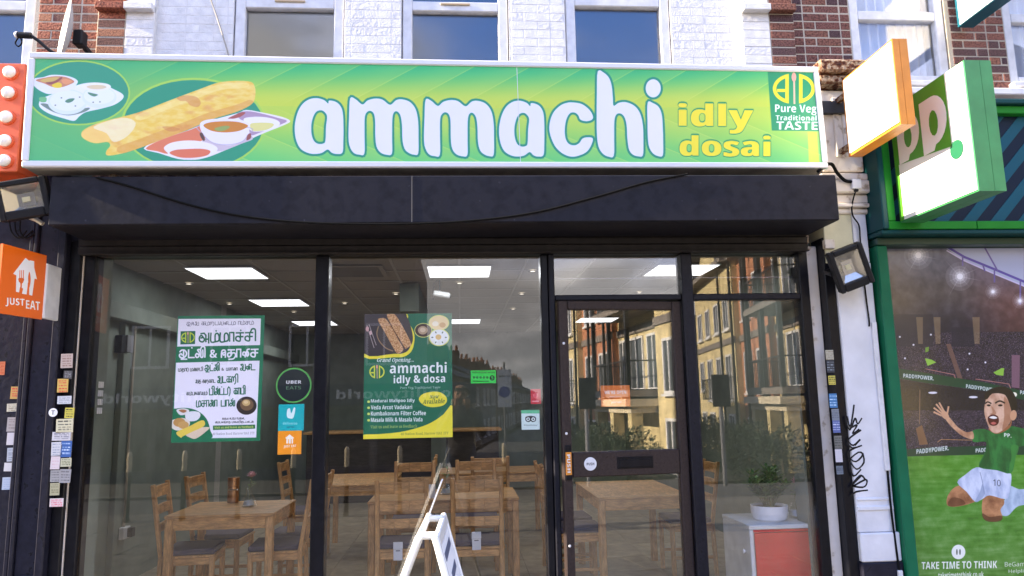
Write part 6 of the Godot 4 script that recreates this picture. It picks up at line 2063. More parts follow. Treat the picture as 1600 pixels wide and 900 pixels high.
func flower_vase(label: String, at: Vector3, tall: float, bloom: bool) -> Node3D:
	var v := thing("flower_vase", label, "vase", at, "glass vases")
	part(v, "glass", lathed([Vector2(0.0, 0.003), Vector2(0.062, 0.003), Vector2(0.068, 0.012), Vector2(0.05, 0.05), Vector2(0.024, 0.09), Vector2(0.018, 0.12), Vector2(0.026, 0.14)], 18), MT.glass)
	part(v, "water", lathed([Vector2(0.0, 0.048), Vector2(0.032, 0.048), Vector2(0.045, 0.013), Vector2(0.0, 0.006)], 16), mat("vase_water", L(0.45, 0.48, 0.5), 0.05, {"spec": 0.6}))
	part(v, "stem", pipe([Vector3(0.01, 0.02, 0), Vector3(0.0, 0.12, 0.0), Vector3(0.02, tall - 0.02, 0.01)], 0.0025, 6), MT.stem)
	var lf := Shape.new()
	var r := RandomNumberGenerator.new()
	r.seed = int(at.x * 100.0) + 77
	for k in 9:
		var a := r.randf() * TAU
		var y := r.randf_range(0.13, tall - 0.03)
		leaf(lf, Vector3(0.01, y, 0), Vector3(cos(a), r.randf_range(0.1, 0.7), sin(a)).normalized(), r.randf_range(0.035, 0.06), 0.018)
	part(v, "leaves", lf.mesh(), MT.leaf_b)
	if bloom:
		var pt := Shape.new()
		for k in 26:
			var a := k * 2.4
			var e := 0.2 + 1.1 * (k / 26.0)
			var d := Vector3(cos(a) * sin(e), cos(e), sin(a) * sin(e))
			leaf(pt, Vector3(0.02, tall - 0.015, 0.01), d, 0.050, 0.042)
		part(v, "flower", pt.mesh(), MT.petal)
	return v

func leaf(s: Shape, at: Vector3, d: Vector3, long: float, wide: float) -> void:
	var sd := d.cross(Vector3.UP)
	if sd.length() < 0.05: sd = d.cross(Vector3.RIGHT)
	sd = sd.normalized() * wide * 0.5
	var nn := sd.cross(d).normalized()
	var m := at + d * long * 0.45 + nn * long * 0.06
	var tip := at + d * long - nn * long * 0.04
	s.tri(at, m + sd, tip, nn, nn, nn)
	s.tri(at, m - sd, tip, nn, nn, nn)

func paper_tag(label: String, at: Vector3, turn := 0.0) -> void:
	var t := thing("price_tag", label, "tag", at, "paper tags on the chairs")
	t.rotation.y = turn
	span(t, "upper_fold", MT.paper, -0.035, 0.035, -0.05, 0.0, 0.0, 0.002, 0)
	span(t, "lower_fold", MT.paper, -0.033, 0.033, -0.13, -0.051, 0.002, 0.004, 0)
	span(t, "print_line", MT.grey_metal, -0.016, 0.016, -0.066, -0.058, 0.0041, 0.0047, 0)

func furniture() -> void:
	# small square table behind the left window, two chairs on each side
	table_thing("square pine dining table with a pink flower and a copper flask", Vector3(-1.76, 0, -1.76), 0.78, 0.76, 0.0)
	chair_thing("pine chair on the wall side of the square table, nearer the window", Vector3(-2.03, 0, -1.66), PI / 2 + 0.10)
	chair_thing("pine chair on the wall side of the square table, farther from the window", Vector3(-2.00, 0, -2.28), PI / 2 - 0.04)
	chair_thing("pine chair on the room side of the square table, nearer the window", Vector3(-1.40, 0, -1.72), -PI / 2 + 0.08)
	chair_thing("pine chair on the room side of the square table, farther from the window", Vector3(-1.38, 0, -2.22), -PI / 2 - 0.05)
	# table lengthwise behind the middle window
	table_thing("long pine dining table lengthwise to the street with two tagged chairs", Vector3(-0.14, 0, -2.22), 1.22, 0.74, 0.0)
	chair_thing("pine chair with its back to the street, in front of the long table, wall side", Vector3(-0.44, 0, -1.62), PI + 0.0)
	chair_thing("pine chair with its back to the street, in front of the long table, door side", Vector3(0.125, 0, -1.62), PI - 0.03)
	chair_thing("pine chair on the far side of the long table, wall side", Vector3(-0.44, 0, -2.86), 0.03)
	chair_thing("pine chair on the far side of the long table, door side", Vector3(0.14, 0, -2.86), -0.02)
	# table behind the door
	table_thing("pine dining table behind the glazed door", Vector3(1.47, 0, -2.30), 0.76, 1.18, 0.0)
	chair_thing("pine chair on the room side of the table behind the door, nearer the window", Vector3(0.96, 0, -2.05), PI / 2)
	chair_thing("pine chair on the room side of the table behind the door, farther from the window", Vector3(0.96, 0, -2.62), PI / 2 + 0.04)
	chair_thing("pine chair on the wall side of the table behind the door", Vector3(1.99, 0, -2.35), -PI / 2)
	# tables further back
	table_thing("pine dining table deep in the room behind the square table", Vector3(-1.05, 0, -3.75), 1.18, 0.76, PI / 2)
	chair_thing("pine chair beside the table deep in the room, wall side", Vector3(-1.56, 0, -3.55), PI / 2)
	chair_thing("pine chair beside the table deep in the room, door side", Vector3(-0.52, 0, -3.75), -PI / 2)
	table_thing("pine dining table deep in the room behind the long table", Vector3(0.35, 0, -4.4), 1.18, 0.76, 0.0)
	chair_thing("pine chair with its back to the street at the table deep in the room", Vector3(0.30, 0, -3.72), PI)
	flower_vase("glass vase with one pink flower on the square table", Vector3(-1.66, 0.7405, -1.78), 0.24, true)
	flower_vase("glass vase of green leaves on the long table", Vector3(-0.13, 0.7405, -2.2), 0.24, false)
	var u := thing("water_flask", "tall copper flask with a bright steel band on the square table", "flask", Vector3(-1.86, 0.7405, -2.05))
	part(u, "body", lathed([Vector2(0, 0.0), Vector2(0.042, 0.0), Vector2(0.045, 0.01), Vector2(0.045, 0.10), Vector2(0.042, 0.13)], 20), MT.copper)
	part(u, "band", lathed([Vector2(0.0455, 0.10), Vector2(0.047, 0.104), Vector2(0.0455, 0.108)], 20), MT.chrome)
	part(u, "lid", lathed([Vector2(0.042, 0.13), Vector2(0.046, 0.135), Vector2(0.046, 0.20), Vector2(0.0, 0.205)], 20), MT.copper)
	var cd := thing("menu_card", "small white card standing on the long table", "card", Vector3(-0.25, 0.7405, -1.98))
	var cs := Shape.new()
	cs.box(Vector3(0, 0.055, 0), Vector3(0.075, 0.11, 0.002), 0, Basis(Vector3.RIGHT, -0.2))
	cs.box(Vector3(0, 0.055, -0.022), Vector3(0.075, 0.11, 0.002), 0, Basis(Vector3.RIGHT, 0.2))
	part(cd, "card", cs.mesh(), MT.paper)
	paper_tag("long folded paper tag hanging from the chair nearer the square table", Vector3(-0.47, 0.50, -1.425))
	paper_tag("folded paper tag hanging from the chair nearer the door", Vector3(0.11, 0.56, -1.40), 0.05)

func cabinet_and_plant() -> void:
	var c := thing("display_cabinet", "white cabinet with a glossy red front panel behind the narrow side pane", "cabinet", Vector3(1.72, 0, -0.12))
	span(c, "top", MT.cabinet_white, -0.02, 0.52, 0.735, 0.76, -0.46, 0.0, 0.003)
	span(c, "side_panel", MT.cabinet_white, -0.018, 0.006, 0.0, 0.734, -0.455, -0.002, 0.003)
	span(c, "front_panel", MT.lacquer_red, 0.012, 0.40, 0.02, 0.715, -0.012, -0.003, 0.002)
	span(c, "front_rail", MT.lacquer_red, 0.007, 0.42, 0.718, 0.733, -0.02, -0.004, 0.002)
	span(c, "edge_strip", MT.pine, 0.402, 0.42, 0.02, 0.716, -0.02, -0.002, 0.002)
	span(c, "back_panel", MT.cabinet_white, 0.007, 0.42, 0.02, 0.716, -0.455, -0.02, 0.0)
	part(c, "knob", lathed([Vector2(0, 0.02), Vector2(0.012, 0.018), Vector2(0.014, 0.01), Vector2(0.008, 0.0)], 14), MT.ceramic, Vector3(-0.019, 0.60, -0.08), Vector3(0, 0, PI / 2))
	var p := thing("potted_plant", "bushy green plant in a low white ceramic pot on the white cabinet", "plant", Vector3(1.905, 0.7605, -0.30))
	part(p, "pot", lathed([Vector2(0, 0.0), Vector2(0.088, 0.0), Vector2(0.102, 0.012), Vector2(0.110, 0.045), Vector2(0.112, 0.090), Vector2(0.104, 0.090), Vector2(0.100, 0.075)], 32), MT.ceramic)
	part(p, "soil", lathed([Vector2(0.0, 0.078), Vector2(0.1, 0.074)], 24), MT.soil)
	var st := Shape.new()
	var lv := [Shape.new(), Shape.new()]
	var r := RandomNumberGenerator.new()
	r.seed = 5
	for k in 24:
		var a := TAU * k / 24.0 + r.randf() * 0.3
		var sp := r.randf_range(0.25, 1.0)
		var top := Vector3(cos(a) * 0.125 * sp, 0.15 + r.randf_range(0.02, 0.13) + 0.05 * (1.0 - sp), sin(a) * 0.10 * sp)
		var base := Vector3(cos(a) * 0.025, 0.075, sin(a) * 0.025)
		var path := PackedVector3Array([base, base.lerp(top, 0.5) + Vector3(0, 0.02, 0), top])
		st.tube(path, 0.0035, 0.0015, 5)
		for q in 24:
			var f := 0.3 + 0.7 * q / 23.0
			var at := base.lerp(top, f) + Vector3(0, 0.02 * sin(f * PI), 0)
			var b := q * 2.4 + k
			var d := ((top - base).normalized() * 0.6 + Vector3(cos(b), r.randf_range(-0.25, 0.35), sin(b))).normalized()
			leaf(lv[(k + q) % 2], at, d, r.randf_range(0.045, 0.075), r.randf_range(0.014, 0.022))
	part(p, "stems", st.mesh(), MT.stem)
	part(p, "foliage", lv[0].mesh(), MT.leaf_a)
	part(p, "foliage", lv[1].mesh(), MT.leaf_b)
	flower_vase("slender glass vase with a pale pink flower on the white cabinet", Vector3(2.10, 0.7605, -0.36), 0.22, true)

# ---------------------------------------------------------------- ceiling lights, camera, pavement sign, cables

func ceiling_fittings() -> void:
	for q in [[-2.13, -2.57, "over the square table, nearest the window"], [-2.15, -4.63, "halfway down the green side wall"], [-2.18, -6.95, "at the back along the green side wall"], [0.0, -2.57, "over the long table, nearest the window"], [0.02, -6.95, "over the service counter"], [2.13, -2.57, "behind the fanlights over the door"], [2.12, -6.95, "at the back on the door side"]]:
		var l := thing("ceiling_panel_light", "square white LED ceiling panel, %s" % q[2], "ceiling light", Vector3(q[0], 2.742, q[1]), "LED ceiling panels")
		span(l, "frame", MT.plastic_white, -0.3, 0.3, -0.012, 0.0, -0.3, 0.3, 0.003)
		span(l, "diffuser", MT.panel_light, -0.287, 0.287, -0.0145, -0.0125, -0.287, 0.287, 0)
		var a := AreaLight3D.new()
		a.name = "lamp"
		a.area_size = Vector2(0.56, 0.56)
		a.light_energy = 0.22
		a.light_color = Color(0.97, 0.985, 1.0)
		a.shadow_enabled = true
		a.position = Vector3(0, -0.02, 0)
		a.rotation.x = -PI / 2
		l.add_child(a)
	var spots := [[-2.71, -3.2], [-2.78, -4.75], [-2.2, -5.6], [-1.41, -4.8], [-1.40, -3.4], [-0.72, -4.03], [0.0, -3.3], [0.72, -4.12], [0.70, -2.6], [0.72, -5.55], [2.1, -4.1]]
	var ring := lathed([Vector2(0.026, -0.004), Vector2(0.034, -0.007), Vector2(0.042, -0.004), Vector2(0.043, 0.0)], 20)
	var lens := lathed([Vector2(0.0, -0.004), Vector2(0.025, -0.003), Vector2(0.026, 0.0)], 16)
	for q in spots:
		var s := thing("downlight", "small round recessed downlight in the tiled ceiling", "downlight", Vector3(q[0], 2.742, q[1]), "recessed downlights")
		part(s, "ring", ring, MT.chrome)
		part(s, "lens", lens, MT.spot_light)
		var a := SpotLight3D.new()
		a.name = "lamp"
		a.light_energy = 0.035
		a.light_color = Color(1.0, 0.93, 0.82)
		a.spot_angle = 50
		a.shadow_enabled = true
		a.light_size = 0.02
		a.position = Vector3(0, -0.012, 0)
		a.rotation.x = -PI / 2
		s.add_child(a)
	var g := thing("ceiling_vent", "square perforated air grille in the tiled ceiling", "air grille", Vector3(-0.98, 2.742, -2.55))
	span(g, "plate", MT.ceiling_tile_a, -0.29, 0.29, -0.01, 0.0, -0.29, 0.29, 0.003)
	for k in 14:
		span(g, "slot", MT.black_metal, -0.25, 0.25, -0.0115, -0.0105, -0.255 + k * 0.038, -0.245 + k * 0.038, 0)
	var c := thing("security_camera", "small white security camera hanging from the ceiling above the green poster", "camera", Vector3(-0.2, 2.742, -3.1))
	part(c, "bracket", pipe([Vector3(0, 0, 0), Vector3(0, -0.13, 0)], 0.01, 8, false), MT.black_metal)
	var s := Shape.new()
	s.box(Vector3(0.02, -0.15, 0.02), Vector3(0.17, 0.055, 0.07), 0.012, Basis(Vector3.FORWARD, 0.18))
	part(c, "housing", s.mesh(), MT.cabinet_white)
	part(c, "cable", pipe([Vector3(-0.03, -0.12, 0), Vector3(-0.07, -0.2, 0), Vector3(-0.06, -0.05, 0), Vector3(-0.02, 0.0, 0)], 0.005, 6), MT.cable_black)
	part(c, "lens", lathed([Vector2(0, 0.01), Vector2(0.018, 0.008), Vector2(0.02, 0)], 14), MT.black_metal, Vector3(0.105, -0.165, 0.02), Vector3(0, 0, -PI / 2))

func pavement_sign() -> void:
	# an A-board seen from its end; its two leaves meet at the top
	var b := thing("pavement_sign", "white folding pavement sign standing end on outside the shop window", "pavement sign", Vector3(-0.115, 0, 1.3))
	b.rotation.y = -0.03
	var apex := 1.05
	var leaf_len := 1.10
	for q in [[-1.0, 0.375, "left_leaf"], [1.0, 0.275, "right_leaf"]]:
		var d := Vector3(q[0] * sin(q[1]), -cos(q[1]), 0)
		var nn := Vector3(q[0] * cos(q[1]), sin(q[1]), 0)
		var bs := Basis(Vector3(0, 0, -q[0]), -d, nn)
		if bs.determinant() < 0: bs = Basis(Vector3(0, 0, q[0]), -d, nn)
		var top := Vector3(q[0] * 0.028, apex, 0)
		var lf := Node3D.new()
		lf.name = "leaf"
		b.add_child(lf, true)
		var s := Shape.new()
		var lg: float = (apex - 0.01) / cos(q[1])
		for e in [-1, 1]:
			s.box(top + d * lg * 0.5 + Vector3(0, 0, e * 0.27), Vector3(0.034, lg, 0.024), 0.005, bs)
		s.box(top + d * 0.025, Vector3(0.505, 0.04, 0.024), 0.005, bs)
		s.box(top + d * (lg - 0.1), Vector3(0.505, 0.04, 0.024), 0.005, bs)
		part(lf, "frame", s.mesh(), MT.acrylic_white)
		var pn := Shape.new()
		pn.box(top + d * (lg * 0.5 - 0.035) + nn * 0.002, Vector3(0.488, lg - 0.18, 0.008), 0.0, bs)
		part(lf, "panel", pn.mesh(), MT.paper)
		if q[0] > 0:
			var pr := Shape.new()
			var r := RandomNumberGenerator.new()
			r.seed = 3
			for k in 9:
				var y := 0.10 + k * 0.085
				pr.box(top + d * y + nn * 0.0068 + Vector3(0, 0, r.randf_range(-0.05, 0.05)), Vector3(r.randf_range(0.2, 0.4), 0.03, 0.001), 0.0, bs)
			part(lf, "print", pr.mesh(), mat("board_print", L(0.10, 0.12, 0.20), 0.5))
			var gr := Shape.new()
			gr.box(top + d * 0.42 + nn * 0.0078, Vector3(0.40, 0.12, 0.001), 0.0, bs)
			part(lf, "picture", gr.mesh(), mat("board_green", L(0.02, 0.12, 0.06), 0.5))
		else:
			# header card stands up along this leaf
			var hc := Shape.new()
			hc.box(top - d * 0.07 - Vector3(0, 0, 0.20), Vector3(0.10, 0.17, 0.006), 0.0, bs)
			part(lf, "header_card", hc.mesh(), MT.acrylic_white)
	var h := Shape.new()
	h.tube(PackedVector3Array([Vector3(-0.03, apex - 0.01, 0), Vector3(0.03, apex - 0.01, 0)]), 0.014, 0.014, 10)
	var hm := h.mesh()
	for e in [-0.2, 0.2]:
		part(b, "hinge", hm, MT.acrylic_white, Vector3(0, 0, e))
	part(b, "stay", pipe([Vector3(-0.16, 0.62, 0.1), Vector3(0.0, 0.58, 0.1), Vector3(0.14, 0.62, 0.1)], 0.005, 6), MT.black_metal)

func cable_thing(called: String, label: String, points: Array, r: float, m: Material) -> void:
	single(called, label, "cable", pipe(points, r), m)

func cables() -> void:
	# the cable that droops across the shutter housing
	var run := []
	for q in [[150, 277], [200, 290], [290, 318], [370, 336], [470, 347], [600, 350], [720, 346], [830, 333], [930, 308], [1010, 285], [1075, 272]]:
		run.append(at_z(q[0], q[1], 0.457))
	cable_thing("hanging_cable", "thin black cable drooping across the front of the shutter housing", run, 0.0055, MT.cable_black)
	var r2 := []
	for q in [[1278, 268, 0.30], [1290, 258, 0.27], [1300, 257, 0.24], [1308, 270, 0.2], [1320, 282, 0.18], [1330, 284, 0.165]]:
		r2.append(at_z(q[0], q[1], q[2]))
	cable_thing("sign_cable", "thick black cable looping from the sign to a white junction on the pilaster", r2, 0.010, MT.cable_black)
	var jb := thing("junction_box", "small white junction box on the pilaster capital", "junction box", at_z(1337, 288, 0.16))
	span(jb, "box", MT.plastic_white, -0.03, 0.03, -0.03, 0.03, -0.03, 0.015, 0.004)
	span(jb, "gland", MT.black_metal, -0.012, 0.012, -0.045, -0.031, -0.012, 0.008, 0.003)
	var r3 := []
	for q in [[1337, 298, 0.15], [1333, 312, 0.135], [1331, 325, 0.13], [1333, 338, 0.125], [1342, 352, 0.12], [1344, 372, 0.115], [1346, 400, 0.11], [1354, 470, 0.108], [1358, 500, 0.107], [1358, 510, 0.107]]:
		r3.append(at_z(q[0], q[1], q[2]))
	cable_thing("lamp_cable", "thin grey flex running from the junction box behind the floodlight", r3, 0.0045, MT.cable_black)
	# white trunking on the pilaster with bare cable below
	var t := thing("cable_trunking", "narrow white trunking on the pilaster with black cable and a short white cover below", "trunking", Vector3(2.452, 0, 0.101))
	span(t, "cover", MT.plastic_white, -0.014, 0.014, 1.08, 1.94, 0.0, 0.016, 0.003)
	part(t, "cable", pipe([Vector3(0, 1.08, 0.006), Vector3(-0.002, 0.85, 0.01), Vector3(0.004, 0.55, 0.02), Vector3(0.004, 0.52, 0.02)], 0.006, 6), MT.cable_black)
	span(t, "cover", MT.plastic_white, -0.008, 0.018, 0.10, 0.535, 0.018, 0.036, 0.003)
	# bare conduit and wires under the floodlight by the orange sign
	var r4 := []
	for q in [[-12, 346], [10, 341], [35, 337], [55, 343], [67, 350]]:
		r4.append(at_z(q[0], q[1], 0.30))
	cable_thing("flexible_conduit", "bent grey flexible conduit under the floodlight by the orange sign", r4, 0.012, MT.cable_grey)
	for k in 3:
		var r5 := []
		for q in [[14 + k * 9, 340], [18 + k * 7, 362], [30 + k * 6, 372], [42 + k * 9, 360]]:
			r5.append(at_z(q[0], q[1], 0.10))
		cable_thing("loose_wire", ["loose black wire nearest the edge of the black timber under the floodlight", "loose black wire between two others under the floodlight by the orange sign", "loose black wire nearest the shutter housing under the floodlight by the orange sign"][k], r5, 0.004, MT.cable_black)
	# overhead wire on the white wall
	var r6 := [at_z(326, -10, WALL_Z + 0.03), at_z(340, 30, WALL_Z + 0.03), at_z(356, 82, WALL_Z + 0.03), at_z(362, 110, WALL_Z + 0.03)]
	cable_thing("wall_cable", "thin dark cable hanging down the white painted brick beside the window", r6, 0.006, MT.cable_grey)

# ---------------------------------------------------------------- the other side of the street, mirrored in the glass

# a point on the apartment block's street face: along (metres from its near corner) and height
func opposite_side() -> void:
	apartment_block()
	mobility_shop()
	terrace()
	street_things()
	hedges()

func house_window(parent: Node, bs: Basis, o: Vector3, x: float, y: float, w: float, h: float, bars: int) -> void:
	var s := Shape.new()
	s.box(o + bs * Vector3(x - w * 0.5 + 0.04, y, 0.03), Vector3(0.09, h, 0.08), 0, bs)
	s.box(o + bs * Vector3(x + w * 0.5 - 0.04, y, 0.03), Vector3(0.09, h, 0.08), 0, bs)
	s.box(o + bs * Vector3(x, y + h * 0.5 - 0.04, 0.032), Vector3(w, 0.09, 0.08), 0, bs)
	s.box(o + bs * Vector3(x, y - h * 0.5 + 0.04, 0.032), Vector3(w, 0.09, 0.08), 0, bs)
	for k in bars:
		s.box(o + bs * Vector3(x - w * 0.5 + w * (k + 1) / (bars + 1), y, 0.028), Vector3(0.07, h - 0.1, 0.06), 0, bs)
	s.box(o + bs * Vector3(x, y - h * 0.5 - 0.05, 0.06), Vector3(w + 0.2, 0.08, 0.16), 0, bs)
	var f := part(parent, "window", s.mesh(), MT.plastic_white)
	var p := Shape.new()
	p.box(o + bs * Vector3(x, y, 0.012), Vector3(w - 0.1, h - 0.1, 0.01), 0, bs)
	part(f, "pane", p.mesh(), MT.window_dark)

func railing(parent: Node, bs: Basis, o: Vector3, x0: float, x1: float, y: float, out: float) -> void:
	var s := Shape.new()
	for e in [y, y + 1.0]:
		s.box(o + bs * Vector3((x0 + x1) * 0.5, e, out), Vector3(x1 - x0, 0.05, 0.05), 0, bs)
		for sx in [x0, x1]:
			s.box(o + bs * Vector3(sx, e, out * 0.5), Vector3(0.05, 0.05, out), 0, bs)
	var n := int((x1 - x0) / 0.22)
	for k in n + 1:
		s.box(o + bs * Vector3(lerpf(x0, x1, k / float(n)), y + 0.5, out), Vector3(0.025, 1.0, 0.025), 0, bs)
	part(parent, "railing", s.mesh(), MT.black_metal)

func apartment_block() -> void:
	# its long face runs down the side street; local x runs away from us, local z out over that street
	var ang := 0.1466
	var u := Vector3(sin(ang), 0, cos(ang))
	var out := Vector3(-u.z, 0, u.x)
	var bs := Basis(u, Vector3.UP, out)
	var o := Vector3(10.6, -1.35, 12.07)
	var b := thing("apartment_block", "sunlit yellow render and orange brick apartment block with balconies, mirrored in the door glass", "building", o)
	o = Vector3.ZERO
	# [from, to, material, proud]
	var secs := [[0.0, 3.6, MT.render_yellow, 0.0], [3.6, 6.6, MT.render_yellow, 0.25], [6.6, 11.6, MT.render_yellow, 0.0], [11.6, 16.4, MT.orange_brick, 0.25], [16.4, 26.4, MT.render_yellow, 0.5]]
	for q in secs:
		var s := Shape.new()
		s.box(o + bs * Vector3((q[0] + q[1]) * 0.5, 4.6, q[3] - 5.0), Vector3(q[1] - q[0], 9.2, 10.0), 0, bs)
		part(b, "wall", s.mesh(), q[2])
		var t := Shape.new()
		t.box(o + bs * Vector3((q[0] + q[1]) * 0.5, 5.45, q[3] + 0.03), Vector3(q[1] - q[0] + 0.06, 0.28, 0.08), 0, bs)
		t.box(o + bs * Vector3((q[0] + q[1]) * 0.5, 9.2, q[3] + 0.2), Vector3(q[1] - q[0] + 0.06, 0.25, 0.6), 0, bs)
		part(b, "string_course", t.mesh(), MT.grey_band)
	var rf := Shape.new()
	var prof := PackedVector2Array([Vector2(-0.4, 9.3), Vector2(10.6, 9.3), Vector2(5.1, 12.6)])
	rf.slab(prof, -26.0, 0.0, Basis(-out, Vector3.UP, -u), bs * Vector3(0, 0, 0.2))
	part(b, "roof", rf.mesh(), MT.roof_slate)
	# gable over the far yellow section
	var gb := Shape.new()
	gb.slab(PackedVector2Array([Vector2(17.2, 9.2), Vector2(25.6, 9.2), Vector2(21.4, 12.6)]), -3.0, 0.52, bs)
	part(b, "gable", gb.mesh(), MT.render_yellow)
	var vg := Shape.new()
	vg.bar(bs * Vector3(16.8, 8.9, 0.75), bs * Vector3(21.4, 12.9, 0.75), 0.25, 0.5, 0, out)
	vg.bar(bs * Vector3(26.0, 8.9, 0.75), bs * Vector3(21.4, 12.9, 0.75), 0.25, 0.5, 0, out)
	part(b, "bargeboard", vg.mesh(), MT.black_metal)
	for x in [17.9, 20.2, 22.6, 24.9]:
		house_window(b, bs, bs * Vector3(0, 0, 0.5), x, 6.75, 1.15, 1.5, 1)
		if x in [17.9, 22.6]:
			house_window(b, bs, bs * Vector3(0, 0, 0.5), x, 3.75, 1.25, 2.15, 1)
			railing(b, bs, bs * Vector3(0, 0, 0.5), x - 0.85, x + 0.85, 2.75, 0.35)
		else:
			house_window(b, bs, bs * Vector3(0, 0, 0.5), x, 4.0, 1.15, 1.6, 1)
		house_window(b, bs, bs * Vector3(0, 0, 0.5), x, 1.35, 1.2, 1.4, 1)
	for q in [[12.8, 1.5], [15.1, 1.4]]:
		house_window(b, bs, bs * Vector3(0, 0, 0.25), q[0], 7.1, q[1], 1.8, 2)
		house_window(b, bs, bs * Vector3(0, 0, 0.25), q[0], 3.9, q[1], 1.8, 2)
		house_window(b, bs, bs * Vector3(0, 0, 0.25), q[0], 1.2, q[1], 1.5, 2)
	# balcony bay: recessed windows, two balconies on posts, stone canopy over the entrance
	for y in [3.15, 6.15]:
		for q in [[7.5, 1.1], [9.3, 1.6], [10.9, 0.9]]:
			house_window(b, bs, bs * Vector3(0, 0, 0.0), q[0], y + 1.0, q[1], 2.0, 1)
		var sl := Shape.new()
		sl.box(bs * Vector3(9.1, y - 0.12, 0.6), Vector3(4.6, 0.22, 1.3), 0, bs)
		part(b, "balcony_slab", sl.mesh(), MT.grey_band)
		railing(b, bs, Vector3.ZERO, 6.9, 11.3, y, 1.2)
	var po := Shape.new()
	for x in [6.95, 9.1, 11.25]:
		po.box(bs * Vector3(x, 5.9, 1.15), Vector3(0.14, 6.4, 0.14), 0, bs)
	part(b, "post", po.mesh(), MT.black_metal)
	var cn := Shape.new()
	cn.box(bs * Vector3(9.1, 2.72, 0.65), Vector3(5.0, 0.25, 1.5), 0, bs)
	cn.box(bs * Vector3(9.1, 2.48, 0.55), Vector3(4.7, 0.22, 1.25), 0, bs)
	part(b, "canopy", cn.mesh(), MT.stone_trim)
	var cl := Shape.new()
	for x in [7.0, 9.1, 11.2]:
		cl.box(bs * Vector3(x, 1.2, 0.95), Vector3(0.4, 2.4, 0.4), 0, bs)
	part(b, "column", cl.mesh(), MT.render_yellow)
	for q in [[1.0, 1.2], [2.6, 1.2]]:
		for y in [1.4, 4.0, 7.0]:
			house_window(b, bs, Vector3.ZERO, q[0], y, q[1], 1.6, 1)
	for y in [1.3, 3.9, 7.1]:
		house_window(b, bs, bs * Vector3(0, 0, 0.25), 5.1, y, 1.5, 1.8, 2)
	var dp := Shape.new()
	for x in [3.55, 11.6, 14.0, 16.45, 19.0]:
		dp.tube(PackedVector3Array([bs * Vector3(x, 0.0, 0.62), bs * Vector3(x, 9.2, 0.62)]), 0.06, 0.06, 6)
	part(b, "downpipe", dp.mesh(), MT.black_metal)
	# a lower wing beyond, gable towards us
	var w := thing("gabled_house", "orange brick house with a dark gable beyond the apartment block, mirrored in glass", "building", Vector3(10.6, -1.5, 12.07) + bs * Vector3(28.5, 0, -1.0))
	var wl := Shape.new()
	wl.box(bs * Vector3(4.0, 1.9, -4.0), Vector3(8.0, 3.8, 8.0), 0, bs)
	part(w, "wall", wl.mesh(), MT.orange_brick)
	var gr := Shape.new()
	gr.slab(PackedVector2Array([Vector2(-0.3, 3.7), Vector2(8.3, 3.7), Vector2(4.0, 7.8)]), -8.2, 0.3, bs)
	part(w, "roof", gr.mesh(), MT.roof_slate)
	for x in [1.6, 4.0, 6.4]:
		for y in [1.4]:
			house_window(w, bs, Vector3.ZERO, x, y, 1.1, 1.5, 1)

func mobility_shop() -> void:
	var b := thing("corner_shop_building", "dark two storey corner shop with a navy fascia reading mobilityworld, mirrored in the window", "building", Vector3(-7.2, -1.0, 21.9))
	var dk: Material = MT.terrace_grey
	span(b, "wall", dk, -16.5, 5.6, 3.2, 8.4, 0.4, 10.0, 0)
	span(b, "shop_wall", dk, -16.5, 7.6, 0.0, 3.2, 0.3, 12.0, 0)
	span(b, "fascia", MT.fascia_navy, -10.4, 7.75, 2.45, 3.2, 0.0, 0.29, 0.01)
	for q in [[5.2, 0], [-2.6, 1]]:
		words_on("lettering", "mobilityworld", b, MT.letter_pale, Vector3(q[0], 2.80, -0.012), Vector3(0, PI, 0), 4.6, 0.44)
	for k in 7:
		var x := -9.6 + k * 2.5
		span(b, "shop_window", MT.window_dark, x - 1.1, x + 1.1, 0.4, 2.35, 0.25, 0.29, 0)
		span(b, "stall_riser", MT.fascia_navy, x - 1.15, x + 1.15, 0.0, 0.38, 0.2, 0.29, 0)
	for k in 6:
		var x := -9.0 + k * 2.7
		var f := Shape.new()
		f.box(Vector3(x, 4.6, 0.37), Vector3(1.3, 1.5, 0.06))
		var o := part(b, "window", f.mesh(), MT.plastic_white)
		span(o, "pane", MT.window_dark, x - 0.56, x - 0.04, 3.94, 5.26, 0.33, 0.339, 0)
		span(o, "pane", MT.window_dark, x + 0.04, x + 0.56, 3.94, 5.26, 0.33, 0.339, 0)
	span(b, "parapet", MT.grey_band, -16.6, 5.7, 8.4, 8.7, 0.3, 0.7, 0)
	# pale bays along the side street
	for k in 6:
		span(b, "bay", MT.stone_trim, 7.601, 7.75, 0.0, 2.9, 1.0 + k * 1.8, 1.7 + k * 1.8, 0)

